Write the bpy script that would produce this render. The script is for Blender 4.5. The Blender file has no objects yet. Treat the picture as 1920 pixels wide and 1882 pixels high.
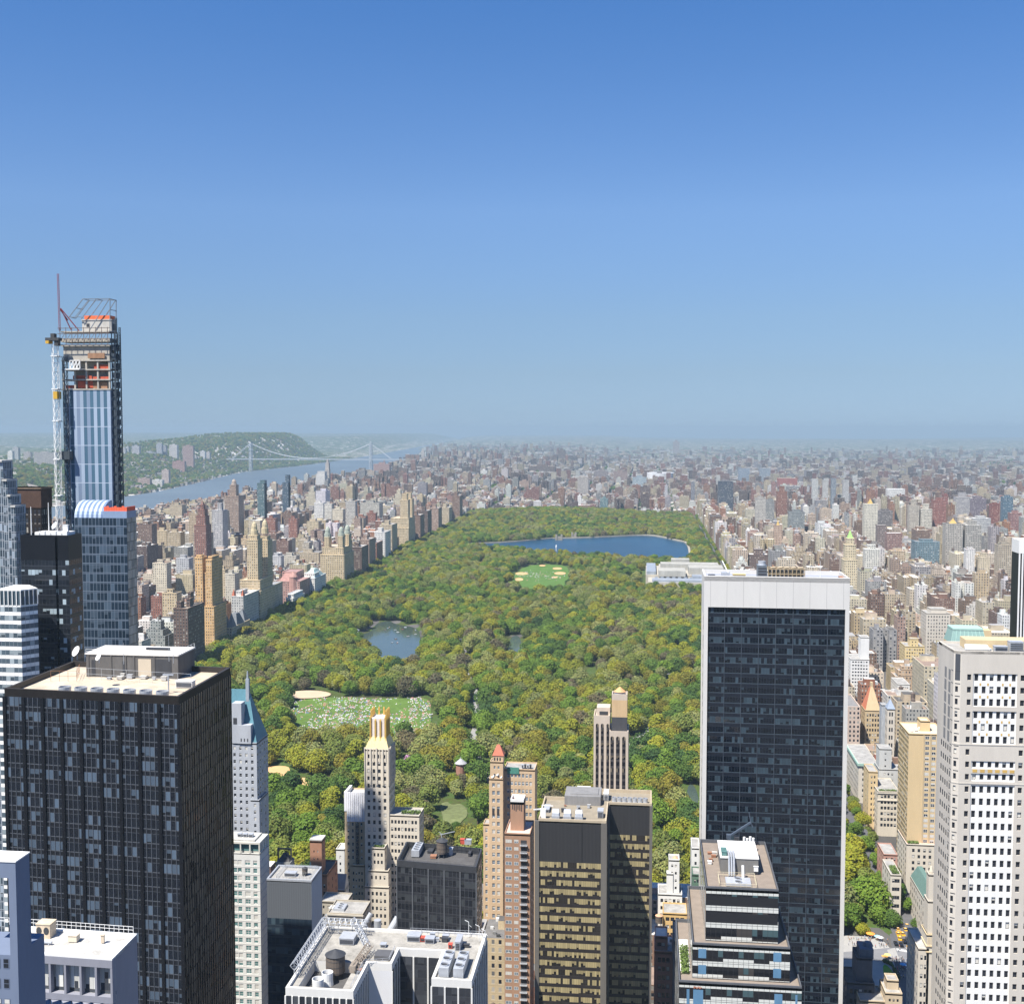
import bpy, math, random, bisect
from mathutils import Vector, Matrix, noise
rnd = random.Random(7)
S = bpy.context.scene
# ------------------------------------------------------------ camera, sky, sun, exposure
F, HZ, NVP, CH = 2200.0, 806.0, 1215.0, 260.0      # focal length and horizon row in pixels of the 1920 wide photo
PITCH = math.atan((941-HZ)/F); YAW = math.atan((NVP-960)*math.cos(PITCH)/F)
cd = bpy.data.cameras.new('camera'); cam = bpy.data.objects.new('camera', cd); S.collection.objects.link(cam)
cam.location = (0, 0, CH); cam.rotation_euler = (math.pi/2-PITCH, 0, YAW)
cd.sensor_width = 36; cd.lens = 36*F/1920; cd.clip_start = 1; cd.clip_end = 120000
S.camera = cam
SUN_EL, SUN_AZ = math.radians(59), math.radians(36)  # azimuth measured west of grid south
W = bpy.data.worlds.new('World'); S.world = W; W.use_nodes = True
nt = W.node_tree; nt.nodes.clear()
sky = nt.nodes.new('ShaderNodeTexSky'); sky.sky_type = 'NISHITA'; sky.sun_disc = False
sky.sun_elevation = SUN_EL; sky.sun_rotation = math.pi+SUN_AZ
sky.altitude = 260; sky.air_density = 1.0; sky.dust_density = 0.0; sky.ozone_density = 5.0
bg = nt.nodes.new('ShaderNodeBackground'); bg.inputs[1].default_value = 0.10
wo = nt.nodes.new('ShaderNodeOutputWorld')
tint = nt.nodes.new('ShaderNodeMix'); tint.data_type = 'RGBA'; tint.blend_type = 'MULTIPLY'; tint.inputs[0].default_value = 1
tc = nt.nodes.new('ShaderNodeTexCoord'); sz_ = nt.nodes.new('ShaderNodeSeparateXYZ'); nt.links.new(tc.outputs['Generated'], sz_.inputs[0])
rp = nt.nodes.new('ShaderNodeValToRGB'); nt.links.new(sz_.outputs[2], rp.inputs[0])   # a clear spring sky: less glare low down
SKYRAMP = [(.003, (0.228, 0.327, 0.563)), (.048, (0.317, 0.367, 0.492)), (.093, (0.400, 0.437, 0.521)), (.18, (0.512, 0.569, 0.666)), (.345, (0.351, 0.557, 0.760)), (.8, (0.384, 0.589, 0.814))]
while len(rp.color_ramp.elements) < len(SKYRAMP): rp.color_ramp.elements.new(.5)
for e_, (p_, c_) in zip(rp.color_ramp.elements, SKYRAMP): e_.position = p_; e_.color = c_+(1,)
nt.links.new(rp.outputs[0], tint.inputs[7])
sn = nt.nodes.new('ShaderNodeTexNoise'); sn.inputs['Scale'].default_value = 2.2; sn.inputs['Detail'].default_value = 5; mp_ = nt.nodes.new('ShaderNodeMapping'); mp_.inputs['Scale'].default_value = (1, 1, 5)
nt.links.new(tc.outputs['Generated'], mp_.inputs[0]); nt.links.new(mp_.outputs[0], sn.inputs['Vector']); mr_ = nt.nodes.new('ShaderNodeMapRange'); mr_.inputs[3].default_value = .965; mr_.inputs[4].default_value = 1.035; nt.links.new(sn.outputs[0], mr_.inputs[0])
vm_ = nt.nodes.new('ShaderNodeVectorMath'); vm_.operation = 'SCALE'; nt.links.new(sky.outputs[0], vm_.inputs[0]); nt.links.new(mr_.outputs[0], vm_.inputs['Scale'])   # faint unevenness of the air
nt.links.new(vm_.outputs[0], tint.inputs[6]); nt.links.new(tint.outputs[2], bg.inputs[0]); nt.links.new(bg.outputs[0], wo.inputs[0])
sl = bpy.data.lights.new('sun', 'SUN'); sl.energy = 4.8; sl.angle = math.radians(0.5); sl.color = (1, .95, .87)
sun = bpy.data.objects.new('sun', sl); S.collection.objects.link(sun)
sd = Vector((-math.sin(SUN_AZ)*math.cos(SUN_EL), -math.cos(SUN_AZ)*math.cos(SUN_EL), math.sin(SUN_EL)))
sun.rotation_euler = sd.to_track_quat('Z', 'Y').to_euler(); sun.location = sd*3000
S.view_settings.view_transform = 'Standard'; S.view_settings.look = 'None'
S.view_settings.exposure = 0.95; S.view_settings.gamma = 1
S.cycles.use_denoising = True; S.cycles.volume_bounces = 0; S.cycles.max_bounces = 6
S.cycles.diffuse_bounces = 3; S.cycles.glossy_bounces = 3; S.cycles.transmission_bounces = 2

# ------------------------------------------------------------ pixel of the photo -> place in the world
_R = cam.rotation_euler.to_matrix()
def ray(px, py): return _R @ Vector((px-960, 941-py, -F))
def D(px, py, y):                                   # the point at depth y
    d = ray(px, py); t = y/d.y; return Vector((d.x*t, y, CH+d.z*t))
def G(px, py, z=0.0):                               # the point at height z
    d = ray(px, py); t = (z-CH)/d.z; return Vector((d.x*t, d.y*t, z))
_RI = _R.transposed()
def proj(p):
    q = _RI @ (Vector(p)-Vector((0, 0, CH)))
    if q.z > -1: return (-9999, -9999)
    return (960-q.x/q.z*F, 941+q.y/q.z*F)

# ------------------------------------------------------------ meshes
class MB:
    def __init__(s): s.v = []; s.f = []; s.m = []; s.uv = []; s.c = []; s.hc = False; s.col = (1, 1, 1, 1)
    def face(s, pts, mi=0, uv=None, col=None):
        n = len(s.v); s.v += [tuple(p) for p in pts]; s.f.append(tuple(range(n, n+len(pts)))); s.m.append(mi)
        s.uv.append(uv if uv else [(0.0, 0.0)]*len(pts)); s.c.append(col or s.col)
    def wall(s, a, b, z0, z1, mi=0, bay=3.0, fl=3.4, off=(0, 0), col=None):   # a->b, outside on the right hand of a->b
        L = math.hypot(b[0]-a[0], b[1]-a[1]); nb = max(1, round(L/bay)) if bay else 1; nv = (z1-z0)/fl
        u0, v0 = off
        s.face([(a[0], a[1], z0), (b[0], b[1], z0), (b[0], b[1], z1), (a[0], a[1], z1)], mi,
               [(u0, v0-nv), (u0+nb, v0-nv), (u0+nb, v0), (u0, v0)], col)
    def prism(s, poly, z0, z1, mi=0, top=None, bay=3.0, fl=3.4, off=(0, 0), col=None, tcol=None, bottom=False, zt=None):
        n = len(poly)                                # poly counter-clockwise from above
        for i in range(n):
            s.wall(poly[i], poly[(i+1) % n], z0, z1, mi, bay, fl, (off[0]+i*37, off[1]), col)
        s.face([(p[0], p[1], z1) for p in poly], mi if top is None else top, [(p[0], p[1]) for p in poly], tcol or col)
        if bottom: s.face([(p[0], p[1], z0) for p in reversed(poly)], mi, None, col)
    def box(s, x0, x1, y0, y1, z0, z1, mi=0, top=None, **k):
        s.prism([(x0, y0), (x1, y0), (x1, y1), (x0, y1)], z0, z1, mi, top, **k)
    def taper(s, r0, r1, z0, z1, mi=0, top=None, col=None):    # r = (x0,x1,y0,y1)
        a = [(r0[0], r0[2], z0), (r0[1], r0[2], z0), (r0[1], r0[3], z0), (r0[0], r0[3], z0)]
        b = [(r1[0], r1[2], z1), (r1[1], r1[2], z1), (r1[1], r1[3], z1), (r1[0], r1[3], z1)]
        for i in range(4):
            j = (i+1) % 4; s.face([a[i], a[j], b[j], b[i]], mi, [(0, 0), (4, 0), (4, 4), (0, 4)], col)
        if r1[1]-r1[0] > .01 or r1[3]-r1[2] > .01: s.face(b, mi if top is None else top, None, col)
    def tube(s, p, q, r, n=6, r2=None, mi=0, cap=True, col=None):
        p, q = Vector(p), Vector(q); d = q-p
        if d.length < 1e-6: return
        d.normalize(); a = d.orthogonal().normalized(); b = d.cross(a); r2 = r if r2 is None else r2
        A = [p+(a*math.cos(t)+b*math.sin(t))*r for t in [2*math.pi*i/n for i in range(n)]]
        B = [q+(a*math.cos(t)+b*math.sin(t))*r2 for t in [2*math.pi*i/n for i in range(n)]]
        for i in range(n):
            j = (i+1) % n; s.face([A[i], A[j], B[j], B[i]], mi, [(i, 0), (i+1, 0), (i+1, 1), (i, 1)], col)
        if cap:
            if r2 > .001: s.face(B, mi, None, col)
            if r > .001: s.face(A[::-1], mi, None, col)
    def bar(s, p, q, w, mi=0): s.tube(p, q, w*.7, 4, None, mi)
    def cyl(s, x, y, z0, z1, r, n=16, r2=None, mi=0, top=None):
        r2 = r if r2 is None else r2
        for i in range(n):
            t0, t1 = 2*math.pi*i/n, 2*math.pi*(i+1)/n
            a = [(x+r*math.cos(t0), y+r*math.sin(t0), z0), (x+r*math.cos(t1), y+r*math.sin(t1), z0)]
            b = [(x+r2*math.cos(t1), y+r2*math.sin(t1), z1), (x+r2*math.cos(t0), y+r2*math.sin(t0), z1)]
            if r2 < .01: b = [(x, y, z1)]
            s.face(a+b, mi, ([(i, 0), (i+1, 0), (i+1, 1), (i, 1)])[:len(a+b)])
        if r2 > .01: s.face([(x+r2*math.cos(2*math.pi*i/n), y+r2*math.sin(2*math.pi*i/n), z1) for i in range(n)], mi if top is None else top)
    def lathe(s, x, y, prof, n=16, mi=0):            # prof = [(r,z)...] upwards
        for (r0, z0), (r1, z1) in zip(prof, prof[1:]):
            for i in range(n):
                c0, s0, c1, s1 = [g(2*math.pi*k/n) for k in (i, i+1) for g in (math.cos, math.sin)]
                q = [(x+r0*c0, y+r0*s0, z0), (x+r0*c1, y+r0*s1, z0), (x+r1*c1, y+r1*s1, z1), (x+r1*c0, y+r1*s0, z1)]
                if r1 < 1e-4: q = q[:3]
                elif r0 < 1e-4: q = [q[0], q[2], q[3]]
                s.face(q, mi)
    def build(s, name, mats, parent=None, org=None, link=True, smooth=False):
        o_ = Vector(org) if org is not None else (Vector(parent['_org']) if parent is not None and '_org' in parent else Vector((0, 0, 0)))
        me = bpy.data.meshes.new(name)
        me.from_pydata([(a-o_.x, b-o_.y, c-o_.z) for a, b, c in s.v], [], s.f)
        if not isinstance(mats, (list, tuple)): mats = [mats]
        for m in mats: me.materials.append(m)
        me.polygons.foreach_set('material_index', s.m)
        uvl = me.uv_layers.new(name='uv'); flat = []
        for u in s.uv:
            for a in u: flat += (a[0], a[1])
        uvl.data.foreach_set('uv', flat)
        ca = me.attributes.new('col', 'FLOAT_COLOR', 'CORNER'); flat = []
        for c, f in zip(s.c, s.f):
            c = tuple(c) if len(c) == 4 else tuple(c)+(1.0,)
            flat += c*len(f)
        ca.data.foreach_set('color', flat)
        if smooth: me.polygons.foreach_set('use_smooth', [True]*len(s.f))
        me.update()
        o = bpy.data.objects.new(name, me)
        if link: S.collection.objects.link(o)
        if parent is not None: o.parent = parent
        else: o.location = o_
        o['_org'] = tuple(o_)
        return o
def tag(o, label=None, cat=None, group=None, kind=None):
    if label: o['label'] = label
    if cat: o['category'] = cat
    if group: o['group'] = group
    if kind: o['kind'] = kind
    return o
def thing(name, loc, label, cat, group=None):
    o = bpy.data.objects.new(name, None); o.empty_display_size = 1; o.location = loc; S.collection.objects.link(o); o['_org'] = tuple(loc)
    return tag(o, label, cat, group)
def shift_since(n0, dx, dy):                         # move every top-level thing made since n0
    for o in S.objects:
        if o.name not in n0 and o.parent is None: o.location.x += dx; o.location.y += dy
def names(): return {o.name for o in S.objects}
def copy_tree(o, loc, label=None, parent=None):
    c = o.copy(); S.collection.objects.link(c)
    if parent is None: c.location = loc
    else: c.parent = parent
    if label: c['label'] = label
    for ch in list(o.children): copy_tree(ch, None, None, c)
    return c

# ------------------------------------------------------------ materials
def lk(t, a, b): t.links.new(a, b)
def nmath(t, op, a, b=None, c=None, clamp=False):
    n = t.nodes.new('ShaderNodeMath'); n.operation = op; n.use_clamp = clamp
    for i, v in enumerate((a, b, c)):
        if v is None: continue
        if isinstance(v, (int, float)): n.inputs[i].default_value = v
        else: lk(t, v, n.inputs[i])
    return n.outputs[0]
def nmix(t, f, a, b, blend='MIX'):
    n = t.nodes.new('ShaderNodeMix'); n.data_type = 'RGBA'; n.blend_type = blend; n.clamp_result = False
    for i, v in ((0, f), (6, a), (7, b)):
        if isinstance(v, (int, float)): n.inputs[i].default_value = v
        elif isinstance(v, (tuple, list)): n.inputs[i].default_value = tuple(v[:3])+(1,)
        else: lk(t, v, n.inputs[i])
    return n.outputs[2]
def fmix(t, f, a, b):
    return nmath(t, 'ADD', nmath(t, 'MULTIPLY', nmath(t, 'SUBTRACT', 1.0, f), a), nmath(t, 'MULTIPLY', f, b))
def newmat(name):
    m = bpy.data.materials.new(name); m.use_nodes = True; t = m.node_tree
    return m, t, t.nodes['Principled BSDF']
def nnoise(t, scale, detail=4, vec=None, rough=.55):
    n = t.nodes.new('ShaderNodeTexNoise'); n.inputs['Scale'].default_value = scale; n.inputs['Detail'].default_value = detail
    n.inputs['Roughness'].default_value = rough
    if vec is None:
        g = t.nodes.new('ShaderNodeNewGeometry'); vec = g.outputs['Position']
    lk(t, vec, n.inputs['Vector']); return n.outputs['Fac']
def ramp(t, fac, stops):
    n = t.nodes.new('ShaderNodeValToRGB'); e = n.color_ramp.elements
    while len(e) < len(stops): e.new(.5)
    for k, (p, c) in zip(e, stops): k.position = p; k.color = (tuple(c)+(1,))[:4] if not isinstance(c, (int, float)) else (c, c, c, 1)
    lk(t, fac, n.inputs[0]); return n.outputs[0]
def plain(name, col, rough=.8, var=.18, scale=.35, metal=0, spec=.3, streak=True):
    m, t, b = newmat(name)
    g = t.nodes.new('ShaderNodeNewGeometry'); mp = t.nodes.new('ShaderNodeMapping')
    mp.inputs['Scale'].default_value = (1, 1, .25 if streak else 1); lk(t, g.outputs['Position'], mp.inputs['Vector'])
    n1 = nnoise(t, scale, 5, mp.outputs[0]); n2 = nnoise(t, scale*7, 3, mp.outputs[0])
    f = nmath(t, 'ADD', nmath(t, 'MULTIPLY', n1, .65), nmath(t, 'MULTIPLY', n2, .35))
    c = ramp(t, f, [(.3, tuple(x*(1-var) for x in col)), (.7, tuple(min(1, x*(1+var)) for x in col))])
    lk(t, c, b.inputs['Base Color']); b.inputs['Roughness'].default_value = rough; b.inputs['Metallic'].default_value = metal
    b.inputs['Specular IOR Level'].default_value = spec
    return m
def uvcells(t):
    uv = t.nodes.new('ShaderNodeUVMap'); uv.uv_map = 'uv'
    sp = t.nodes.new('ShaderNodeSeparateXYZ'); lk(t, uv.outputs[0], sp.inputs[0]); u, v = sp.outputs[0], sp.outputs[1]
    fu, fv = nmath(t, 'FRACT', u), nmath(t, 'FRACT', v); cu, cv = nmath(t, 'FLOOR', u), nmath(t, 'FLOOR', v)
    return u, v, fu, fv, cu, cv
def white(t, a, b, seed=0.0):
    cb = t.nodes.new('ShaderNodeCombineXYZ'); lk(t, a, cb.inputs[0]); lk(t, b, cb.inputs[1]); cb.inputs[2].default_value = seed
    w = t.nodes.new('ShaderNodeTexWhiteNoise'); w.noise_dimensions = '3D'; lk(t, cb.outputs[0], w.inputs['Vector']); return w.outputs['Value']
def band(t, x, lo, hi):
    return nmath(t, 'MULTIPLY', nmath(t, 'GREATER_THAN', x, lo), nmath(t, 'LESS_THAN', x, hi))
def curtain(name, glass, span, mull, blind, sf=.36, mw=.05, hw=.03, bp=.4, rough=.1, sill=None, big=0, bigcol=None, group=5, srough=.35, sill_w=.07, gvar=.5):
    """glazed facade: one uv unit = one pane by one storey, spandrel below, blinds pulled down by chance."""
    m, t, b = newmat(name); u, v, fu, fv, cu, cv = uvcells(t)
    w1 = white(t, cu, cv, 1.3); w2 = white(t, cu, cv, 7.7); w3 = white(t, nmath(t, 'FLOOR', nmath(t, 'DIVIDE', u, group)), cv, 3.1); w4 = white(t, cv, cv, 9.2)
    fw = nmath(t, 'DIVIDE', nmath(t, 'SUBTRACT', fv, sf), 1-sf)              # 0..1 inside the window
    p = nmath(t, 'ADD', nmath(t, 'MULTIPLY', w1, .45), nmath(t, 'ADD', nmath(t, 'MULTIPLY', w3, .35), nmath(t, 'MULTIPLY', w4, .2)))
    hasb = nmath(t, 'LESS_THAN', p, .25+.5*bp)
    drop = nmath(t, 'GREATER_THAN', fw, nmath(t, 'MULTIPLY', nmath(t, 'SUBTRACT', w2, .6), 1.9))
    isb = nmath(t, 'MULTIPLY', hasb, drop)
    gl = nmix(t, nmath(t, 'MULTIPLY', w1, gvar), glass, tuple(min(1, x*2.6+.004) for x in glass))
    bl = nmix(t, w2, blind, tuple(x*.55 for x in blind))
    c = nmix(t, isb, gl, bl)
    r = fmix(t, isb, rough, .45)
    if sill: 
        sm = nmath(t, 'LESS_THAN', fw, sill_w); c = nmix(t, sm, c, sill); r = fmix(t, sm, r, .5)
    ss = nmath(t, 'LESS_THAN', fv, sf); sn = nmix(t, w2, span, tuple(x*1.35 for x in span))
    c = nmix(t, ss, c, sn); r = fmix(t, ss, r, srough)
    ml = nmath(t, 'MAXIMUM', nmath(t, 'LESS_THAN', fu, mw), nmath(t, 'LESS_THAN', nmath(t, 'ABSOLUTE', nmath(t, 'SUBTRACT', fv, sf)), hw))
    ml = nmath(t, 'MAXIMUM', ml, nmath(t, 'LESS_THAN', fv, hw))
    c = nmix(t, ml, c, mull); r = fmix(t, ml, r, .5)
    if big:
        bf = nmath(t, 'LESS_THAN', nmath(t, 'FRACT', nmath(t, 'DIVIDE', u, big)), .9/big*.35); c = nmix(t, bf, c, bigcol or mull)
    lk(t, c, b.inputs['Base Color']); lk(t, r, b.inputs['Roughness']); b.inputs['Specular IOR Level'].default_value = .5
    return m
def facade_mat(name='masonry_facade', attr=True, col=(.5, .4, .3), ww=None):
    """walls with rows of small sash windows; wall colour from the col attribute, its alpha sets the window width."""
    m, t, b = newmat(name); u, v, fu, fv, cu, cv = uvcells(t)
    at = t.nodes.new('ShaderNodeAttribute'); at.attribute_name = 'col'
    wallc = at.outputs['Color']; al = at.outputs['Alpha']
    n = nnoise(t, .12, 4); n2 = nnoise(t, .9, 3)
    wallc = nmix(t, 1.0, wallc, ramp(t, nmath(t, 'ADD', nmath(t, 'MULTIPLY', n, .6), nmath(t, 'MULTIPLY', n2, .4)), [(.25, .72), (.75, 1.22)]), 'MULTIPLY')
    hw = nmath(t, 'ADD', .16, nmath(t, 'MULTIPLY', al, .36))
    isw = nmath(t, 'MULTIPLY', nmath(t, 'LESS_THAN', nmath(t, 'ABSOLUTE', nmath(t, 'SUBTRACT', fu, .5)), hw), band(t, fv, .28, .8))
    lab = nmath(t, 'MULTIPLY', nmath(t, 'LESS_THAN', nmath(t, 'ABSOLUTE', nmath(t, 'SUBTRACT', fu, .5)), nmath(t, 'ADD', hw, .05)), band(t, fv, .2, .28))
    w1 = white(t, cu, cv, 2.2)
    g = ramp(t, w1, [(0, (.012, .014, .02)), (.6, (.03, .034, .045)), (.74, (.05, .06, .075)), (.8, (.26, .25, .22)), (1, (.4, .38, .34))])
    c = nmix(t, nmath(t, 'MULTIPLY', lab, .35), wallc, (.75, .72, .66)); crs = nmath(t, 'LESS_THAN', fv, .06)
    c = nmix(t, nmath(t, 'MULTIPLY', crs, .25), c, (.12, .1, .09))
    c = nmix(t, isw, c, g); lk(t, c, b.inputs['Base Color'])
    lk(t, fmix(t, isw, .85, .3), b.inputs['Roughness']); b.inputs['Specular IOR Level'].default_value = .25
    return m
def attrmat(name, rough=.9, spread=(.7, 1.25), sc=.25):
    m, t, b = newmat(name); at = t.nodes.new('ShaderNodeAttribute'); at.attribute_name = 'col'
    n = nnoise(t, sc, 5); n2 = nnoise(t, sc*6, 3)
    f = ramp(t, nmath(t, 'ADD', nmath(t, 'MULTIPLY', n, .6), nmath(t, 'MULTIPLY', n2, .4)), [(.3, spread[0]), (.7, spread[1])])
    lk(t, nmix(t, 1.0, at.outputs['Color'], f, 'MULTIPLY'), b.inputs['Base Color']); b.inputs['Roughness'].default_value = rough
    b.inputs['Specular IOR Level'].default_value = .2
    return m
FAC = facade_mat(); ROOF = attrmat('flat_roof'); PAINT = attrmat('painted_surface', .6, (.92, 1.06))
# ------------------------------------------------------------ land, water, air
def sst(a, b, x):
    t = max(0.0, min(1.0, (x-a)/(b-a))); return t*t*(3-2*t)
def lerp_tab(tab, y):
    if y <= tab[0][0]: return tab[0][1]
    for (y0, v0), (y1, v1) in zip(tab, tab[1:]):
        if y <= y1: return v0+(v1-v0)*(y-y0)/(y1-y0)
    return tab[-1][1]
EB = [(0, -1480), (4000, -1560), (7000, -1670), (7800, -1845), (8300, -1870), (9935, -2010), (12000, -2420), (18000, -3420), (30000, -4900)]
WB = [(0, -2100), (4000, -2140), (5050, -2204), (5811, -2338), (7512, -2680), (9000, -2690), (11000, -2860), (13400, -3100), (19250, -3780), (30000, -5060)]
PX0, PX1, PY0, PY1 = -490, 127, 572, 3520           # the park
def poly(pts, z): return [(G(x, y, z).x, G(x, y, z).y) for x, y in pts]
def inpoly(x, y, P):
    c = False; j = len(P)-1
    for i in range(len(P)):
        xi, yi = P[i]; xj, yj = P[j]
        if (yi > y) != (yj > y) and x < (xj-xi)*(y-yi)/(yj-yi)+xi: c = not c
        j = i
    return c
def pdist(x, y, P):
    if inpoly(x, y, P): return 0.0
    best = 1e9
    for (ax, ay), (bx, by) in zip(P, P[1:]+P[:1]):
        dx, dy = bx-ax, by-ay; t = max(0, min(1, ((x-ax)*dx+(y-ay)*dy)/(dx*dx+dy*dy+1e-9)))
        best = min(best, math.hypot(x-ax-dx*t, y-ay-dy*t))
    return best
def smooth_poly(P, it=2):
    for _ in range(it):
        Q = []
        for a, b in zip(P, P[1:]+P[:1]):
            Q += [(a[0]*.75+b[0]*.25, a[1]*.75+b[1]*.25), (a[0]*.25+b[0]*.75, a[1]*.25+b[1]*.75)]
        P = Q
    return P
RES = smooth_poly(poly([(850, 1021), (905, 1019), (960, 1017), (1030, 1011), (1040, 1010), (1100, 1009), (1160, 1006), (1215, 1003.5), (1238, 1007), (1268, 1014), (1285, 1017), (1291, 1030), (1292, 1056), (1180, 1052), (1040, 1042), (900, 1030)], 16))
LAKE = smooth_poly(poly([(655, 1190), (688, 1188), (700, 1180), (706, 1168), (730, 1163), (742, 1171), (782, 1176), (790, 1195), (782, 1250), (720, 1250), (680, 1205)], 2))
POND = smooth_poly(poly([(955, 1196), (970, 1190), (976, 1198), (982, 1225), (975, 1245), (952, 1240)], 2))
POND2 = smooth_poly(poly([(1288, 1470), (1302, 1470), (1312, 1500), (1312, 1545), (1286, 1530)], 2))
MEADOW = smooth_poly(poly([(545, 1318), (585, 1311), (640, 1309), (745, 1312), (800, 1308), (810, 1330), (806, 1376), (760, 1396), (690, 1384), (620, 1392), (552, 1380)], 4), 1)
LAWN = smooth_poly(poly([(960, 1082), (985, 1062), (1020, 1059), (1062, 1061), (1068, 1075), (1060, 1112), (965, 1112)], 13), 1)
FIELD = smooth_poly(poly([(470, 1443), (540, 1436), (545, 1450), (540, 1480), (470, 1490)], 3))
FIELD2 = smooth_poly(poly([(560, 1455), (590, 1470), (628, 1462), (625, 1490), (575, 1500)], 3))
SAND = smooth_poly(poly([(538, 1300), (580, 1296), (618, 1300), (622, 1307), (588, 1312), (540, 1312)], 4))
GLADE = smooth_poly(poly([(822, 1512), (838, 1504), (846, 1512), (868, 1508), (880, 1530), (862, 1545), (856, 1566), (826, 1556), (832, 1535)], 3))
GLADE2 = smooth_poly(poly([(1005, 1470), (1040, 1460), (1060, 1490), (1000, 1520)], 3))
ROADBIT = smooth_poly(poly([(1180, 1388), (1215, 1372), (1222, 1384), (1190, 1410), (1176, 1412)], 3))
FLATS = [(RES, 14.5), (LAKE, .8), (POND, 1.0), (POND2, .5), (MEADOW, 4.0), (LAWN, 13.0), (FIELD, 3.0), (FIELD2, 3.0), (SAND, 4.0), (GLADE, 3.0), (ROADBIT, 3.0)]
FB = [(min(p[0] for p in P)-40, max(p[0] for p in P)+40, min(p[1] for p in P)-40, max(p[1] for p in P)+40) for P, z in FLATS]
def H(x, y):
    e = x-lerp_tab(EB, y)
    if e < 0:
        w = lerp_tab(WB, y)-x
        if w < 0: return -24.0
        pl = 70+150*sst(5500, 10800, y); pl *= 1-sst(10500, 11100, y+.5*(x+2800))*(1 if y > 9000 else 0)
        pl *= 1-.82*sst(950, 2300, w)*(.9+.2*noise.noise((x*.001, y*.001, 7))); z = -20+(pl+20)*sst(60, 520+120*noise.noise((x*.002, y*.002, 0)), w)+14*noise.noise((x*.0012, y*.0012, 3))*sst(300, 900, w)
        far = 215*sst(15000, 19000, y)*(.75+.35*noise.noise((x*.00018+4, y*.00005, 1)))
        return max(z, -20+far*sst(0, 1200, w))
    z = -20+20*sst(0, 240, e)
    if -520 < x < 140 and 560 < y < 3560:
        z += 2+13*sst(900, 2150, y)-8*sst(2900, 3450, y)+5*noise.noise((x*.004, y*.004, 5))+23*math.exp(-((x+300)/210)**2-((y-3230)/260)**2)
        for (P, zz), b in zip(FLATS, FB):
            if b[0] < x < b[1] and b[2] < y < b[3]:
                d = pdist(x, y, P)
                if d < 38: z += (zz-z)*(1-sst(8, 38, d))
        k = sst(72, 92, x)*(1-sst(602, 630, y)); return z*(1-k)+k
    z += 12*sst(900, 2400, y)*sst(-1500, -1200, x)*(1-sst(3300, 3700, y)*sst(-450, -350, x))
    z += 22*sst(3400, 3900, y)*(1-sst(-620, -380, x))*sst(0, 300, e)+25*sst(6000, 7600, y)*(1-sst(-1250, -800, x))*sst(0, 300, e)
    z += 60*sst(14000, 24000, y)*(.6+.8*noise.noise((x*.0002, y*.0001, 2)))
    return z
def axis(segs):
    out = []
    for a, b, st in segs:
        n = max(1, round((b-a)/st)); out += [a+(b-a)*i/n for i in range(n)]
    return out+[segs[-1][1]]
XS = axis([(-30000, -12000, 1500), (-12000, -5000, 350), (-5000, -3400, 100), (-3400, -1300, 42), (-1300, -560, 60), (-560, 180, 30), (180, 1200, 100), (1200, 4000, 220), (4000, 12000, 700), (12000, 24000, 2000)])
YS = axis([(-500, 560, 106), (560, 3560, 30), (3560, 11600, 84), (11600, 16000, 250), (16000, 33000, 700)])
def cover(x, y):
    e = x-lerp_tab(EB, y)
    if e < 0:
        w = lerp_tab(WB, y)-x
        k = .12 if w > 500 else .35
        return (.065, .085, .03, k) if y > 6500 or w > 120 else (.12, .12, .09, .5)
    if y < 3560: return (.11, .105, .1, 0)
    g = noise.noise((x*.0011, y*.0011, 9))
    if y > 11000 or g > .2: return (.05, .07, .03, .3)
    return (.10, .098, .09, .14)
mb = MB(); zs = [[H(x, y) for x in XS] for y in YS]
cols = [[cover(x, y) for x in XS] for y in YS]
for j in range(len(YS)-1):
    for i in range(len(XS)-1):
        mb.face([(XS[i], YS[j], zs[j][i]), (XS[i+1], YS[j], zs[j][i+1]), (XS[i+1], YS[j+1], zs[j+1][i+1]), (XS[i], YS[j+1], zs[j+1][i])], 0, None, cols[j][i])
m, t, b = newmat('city_ground'); at = t.nodes.new('ShaderNodeAttribute'); at.attribute_name = 'col'
g = t.nodes.new('ShaderNodeNewGeometry'); vo = t.nodes.new('ShaderNodeTexVoronoi'); vo.inputs['Scale'].default_value = .022
lk(t, g.outputs['Position'], vo.inputs['Vector'])
sepc = t.nodes.new('ShaderNodeSeparateColor'); lk(t, vo.outputs['Color'], sepc.inputs[0])
sp_ = nmath(t, 'LESS_THAN', sepc.outputs[0], at.outputs['Alpha'])
spot = ramp(t, sepc.outputs[1], [(0, (.2, .13, .1)), (.35, (.33, .3, .27)), (.7, (.45, .42, .38)), (1, (.7, .68, .64))])
base = nmix(t, 1.0, at.outputs['Color'], ramp(t, nnoise(t, .01, 6), [(.3, .65), (.7, 1.35)]), 'MULTIPLY')
lk(t, nmix(t, sp_, base, spot), b.inputs['Base Color']); b.inputs['Roughness'].default_value = .95; b.inputs['Specular IOR Level'].default_value = .1
tag(mb.build('ground', m, smooth=True), kind='structure')
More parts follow.
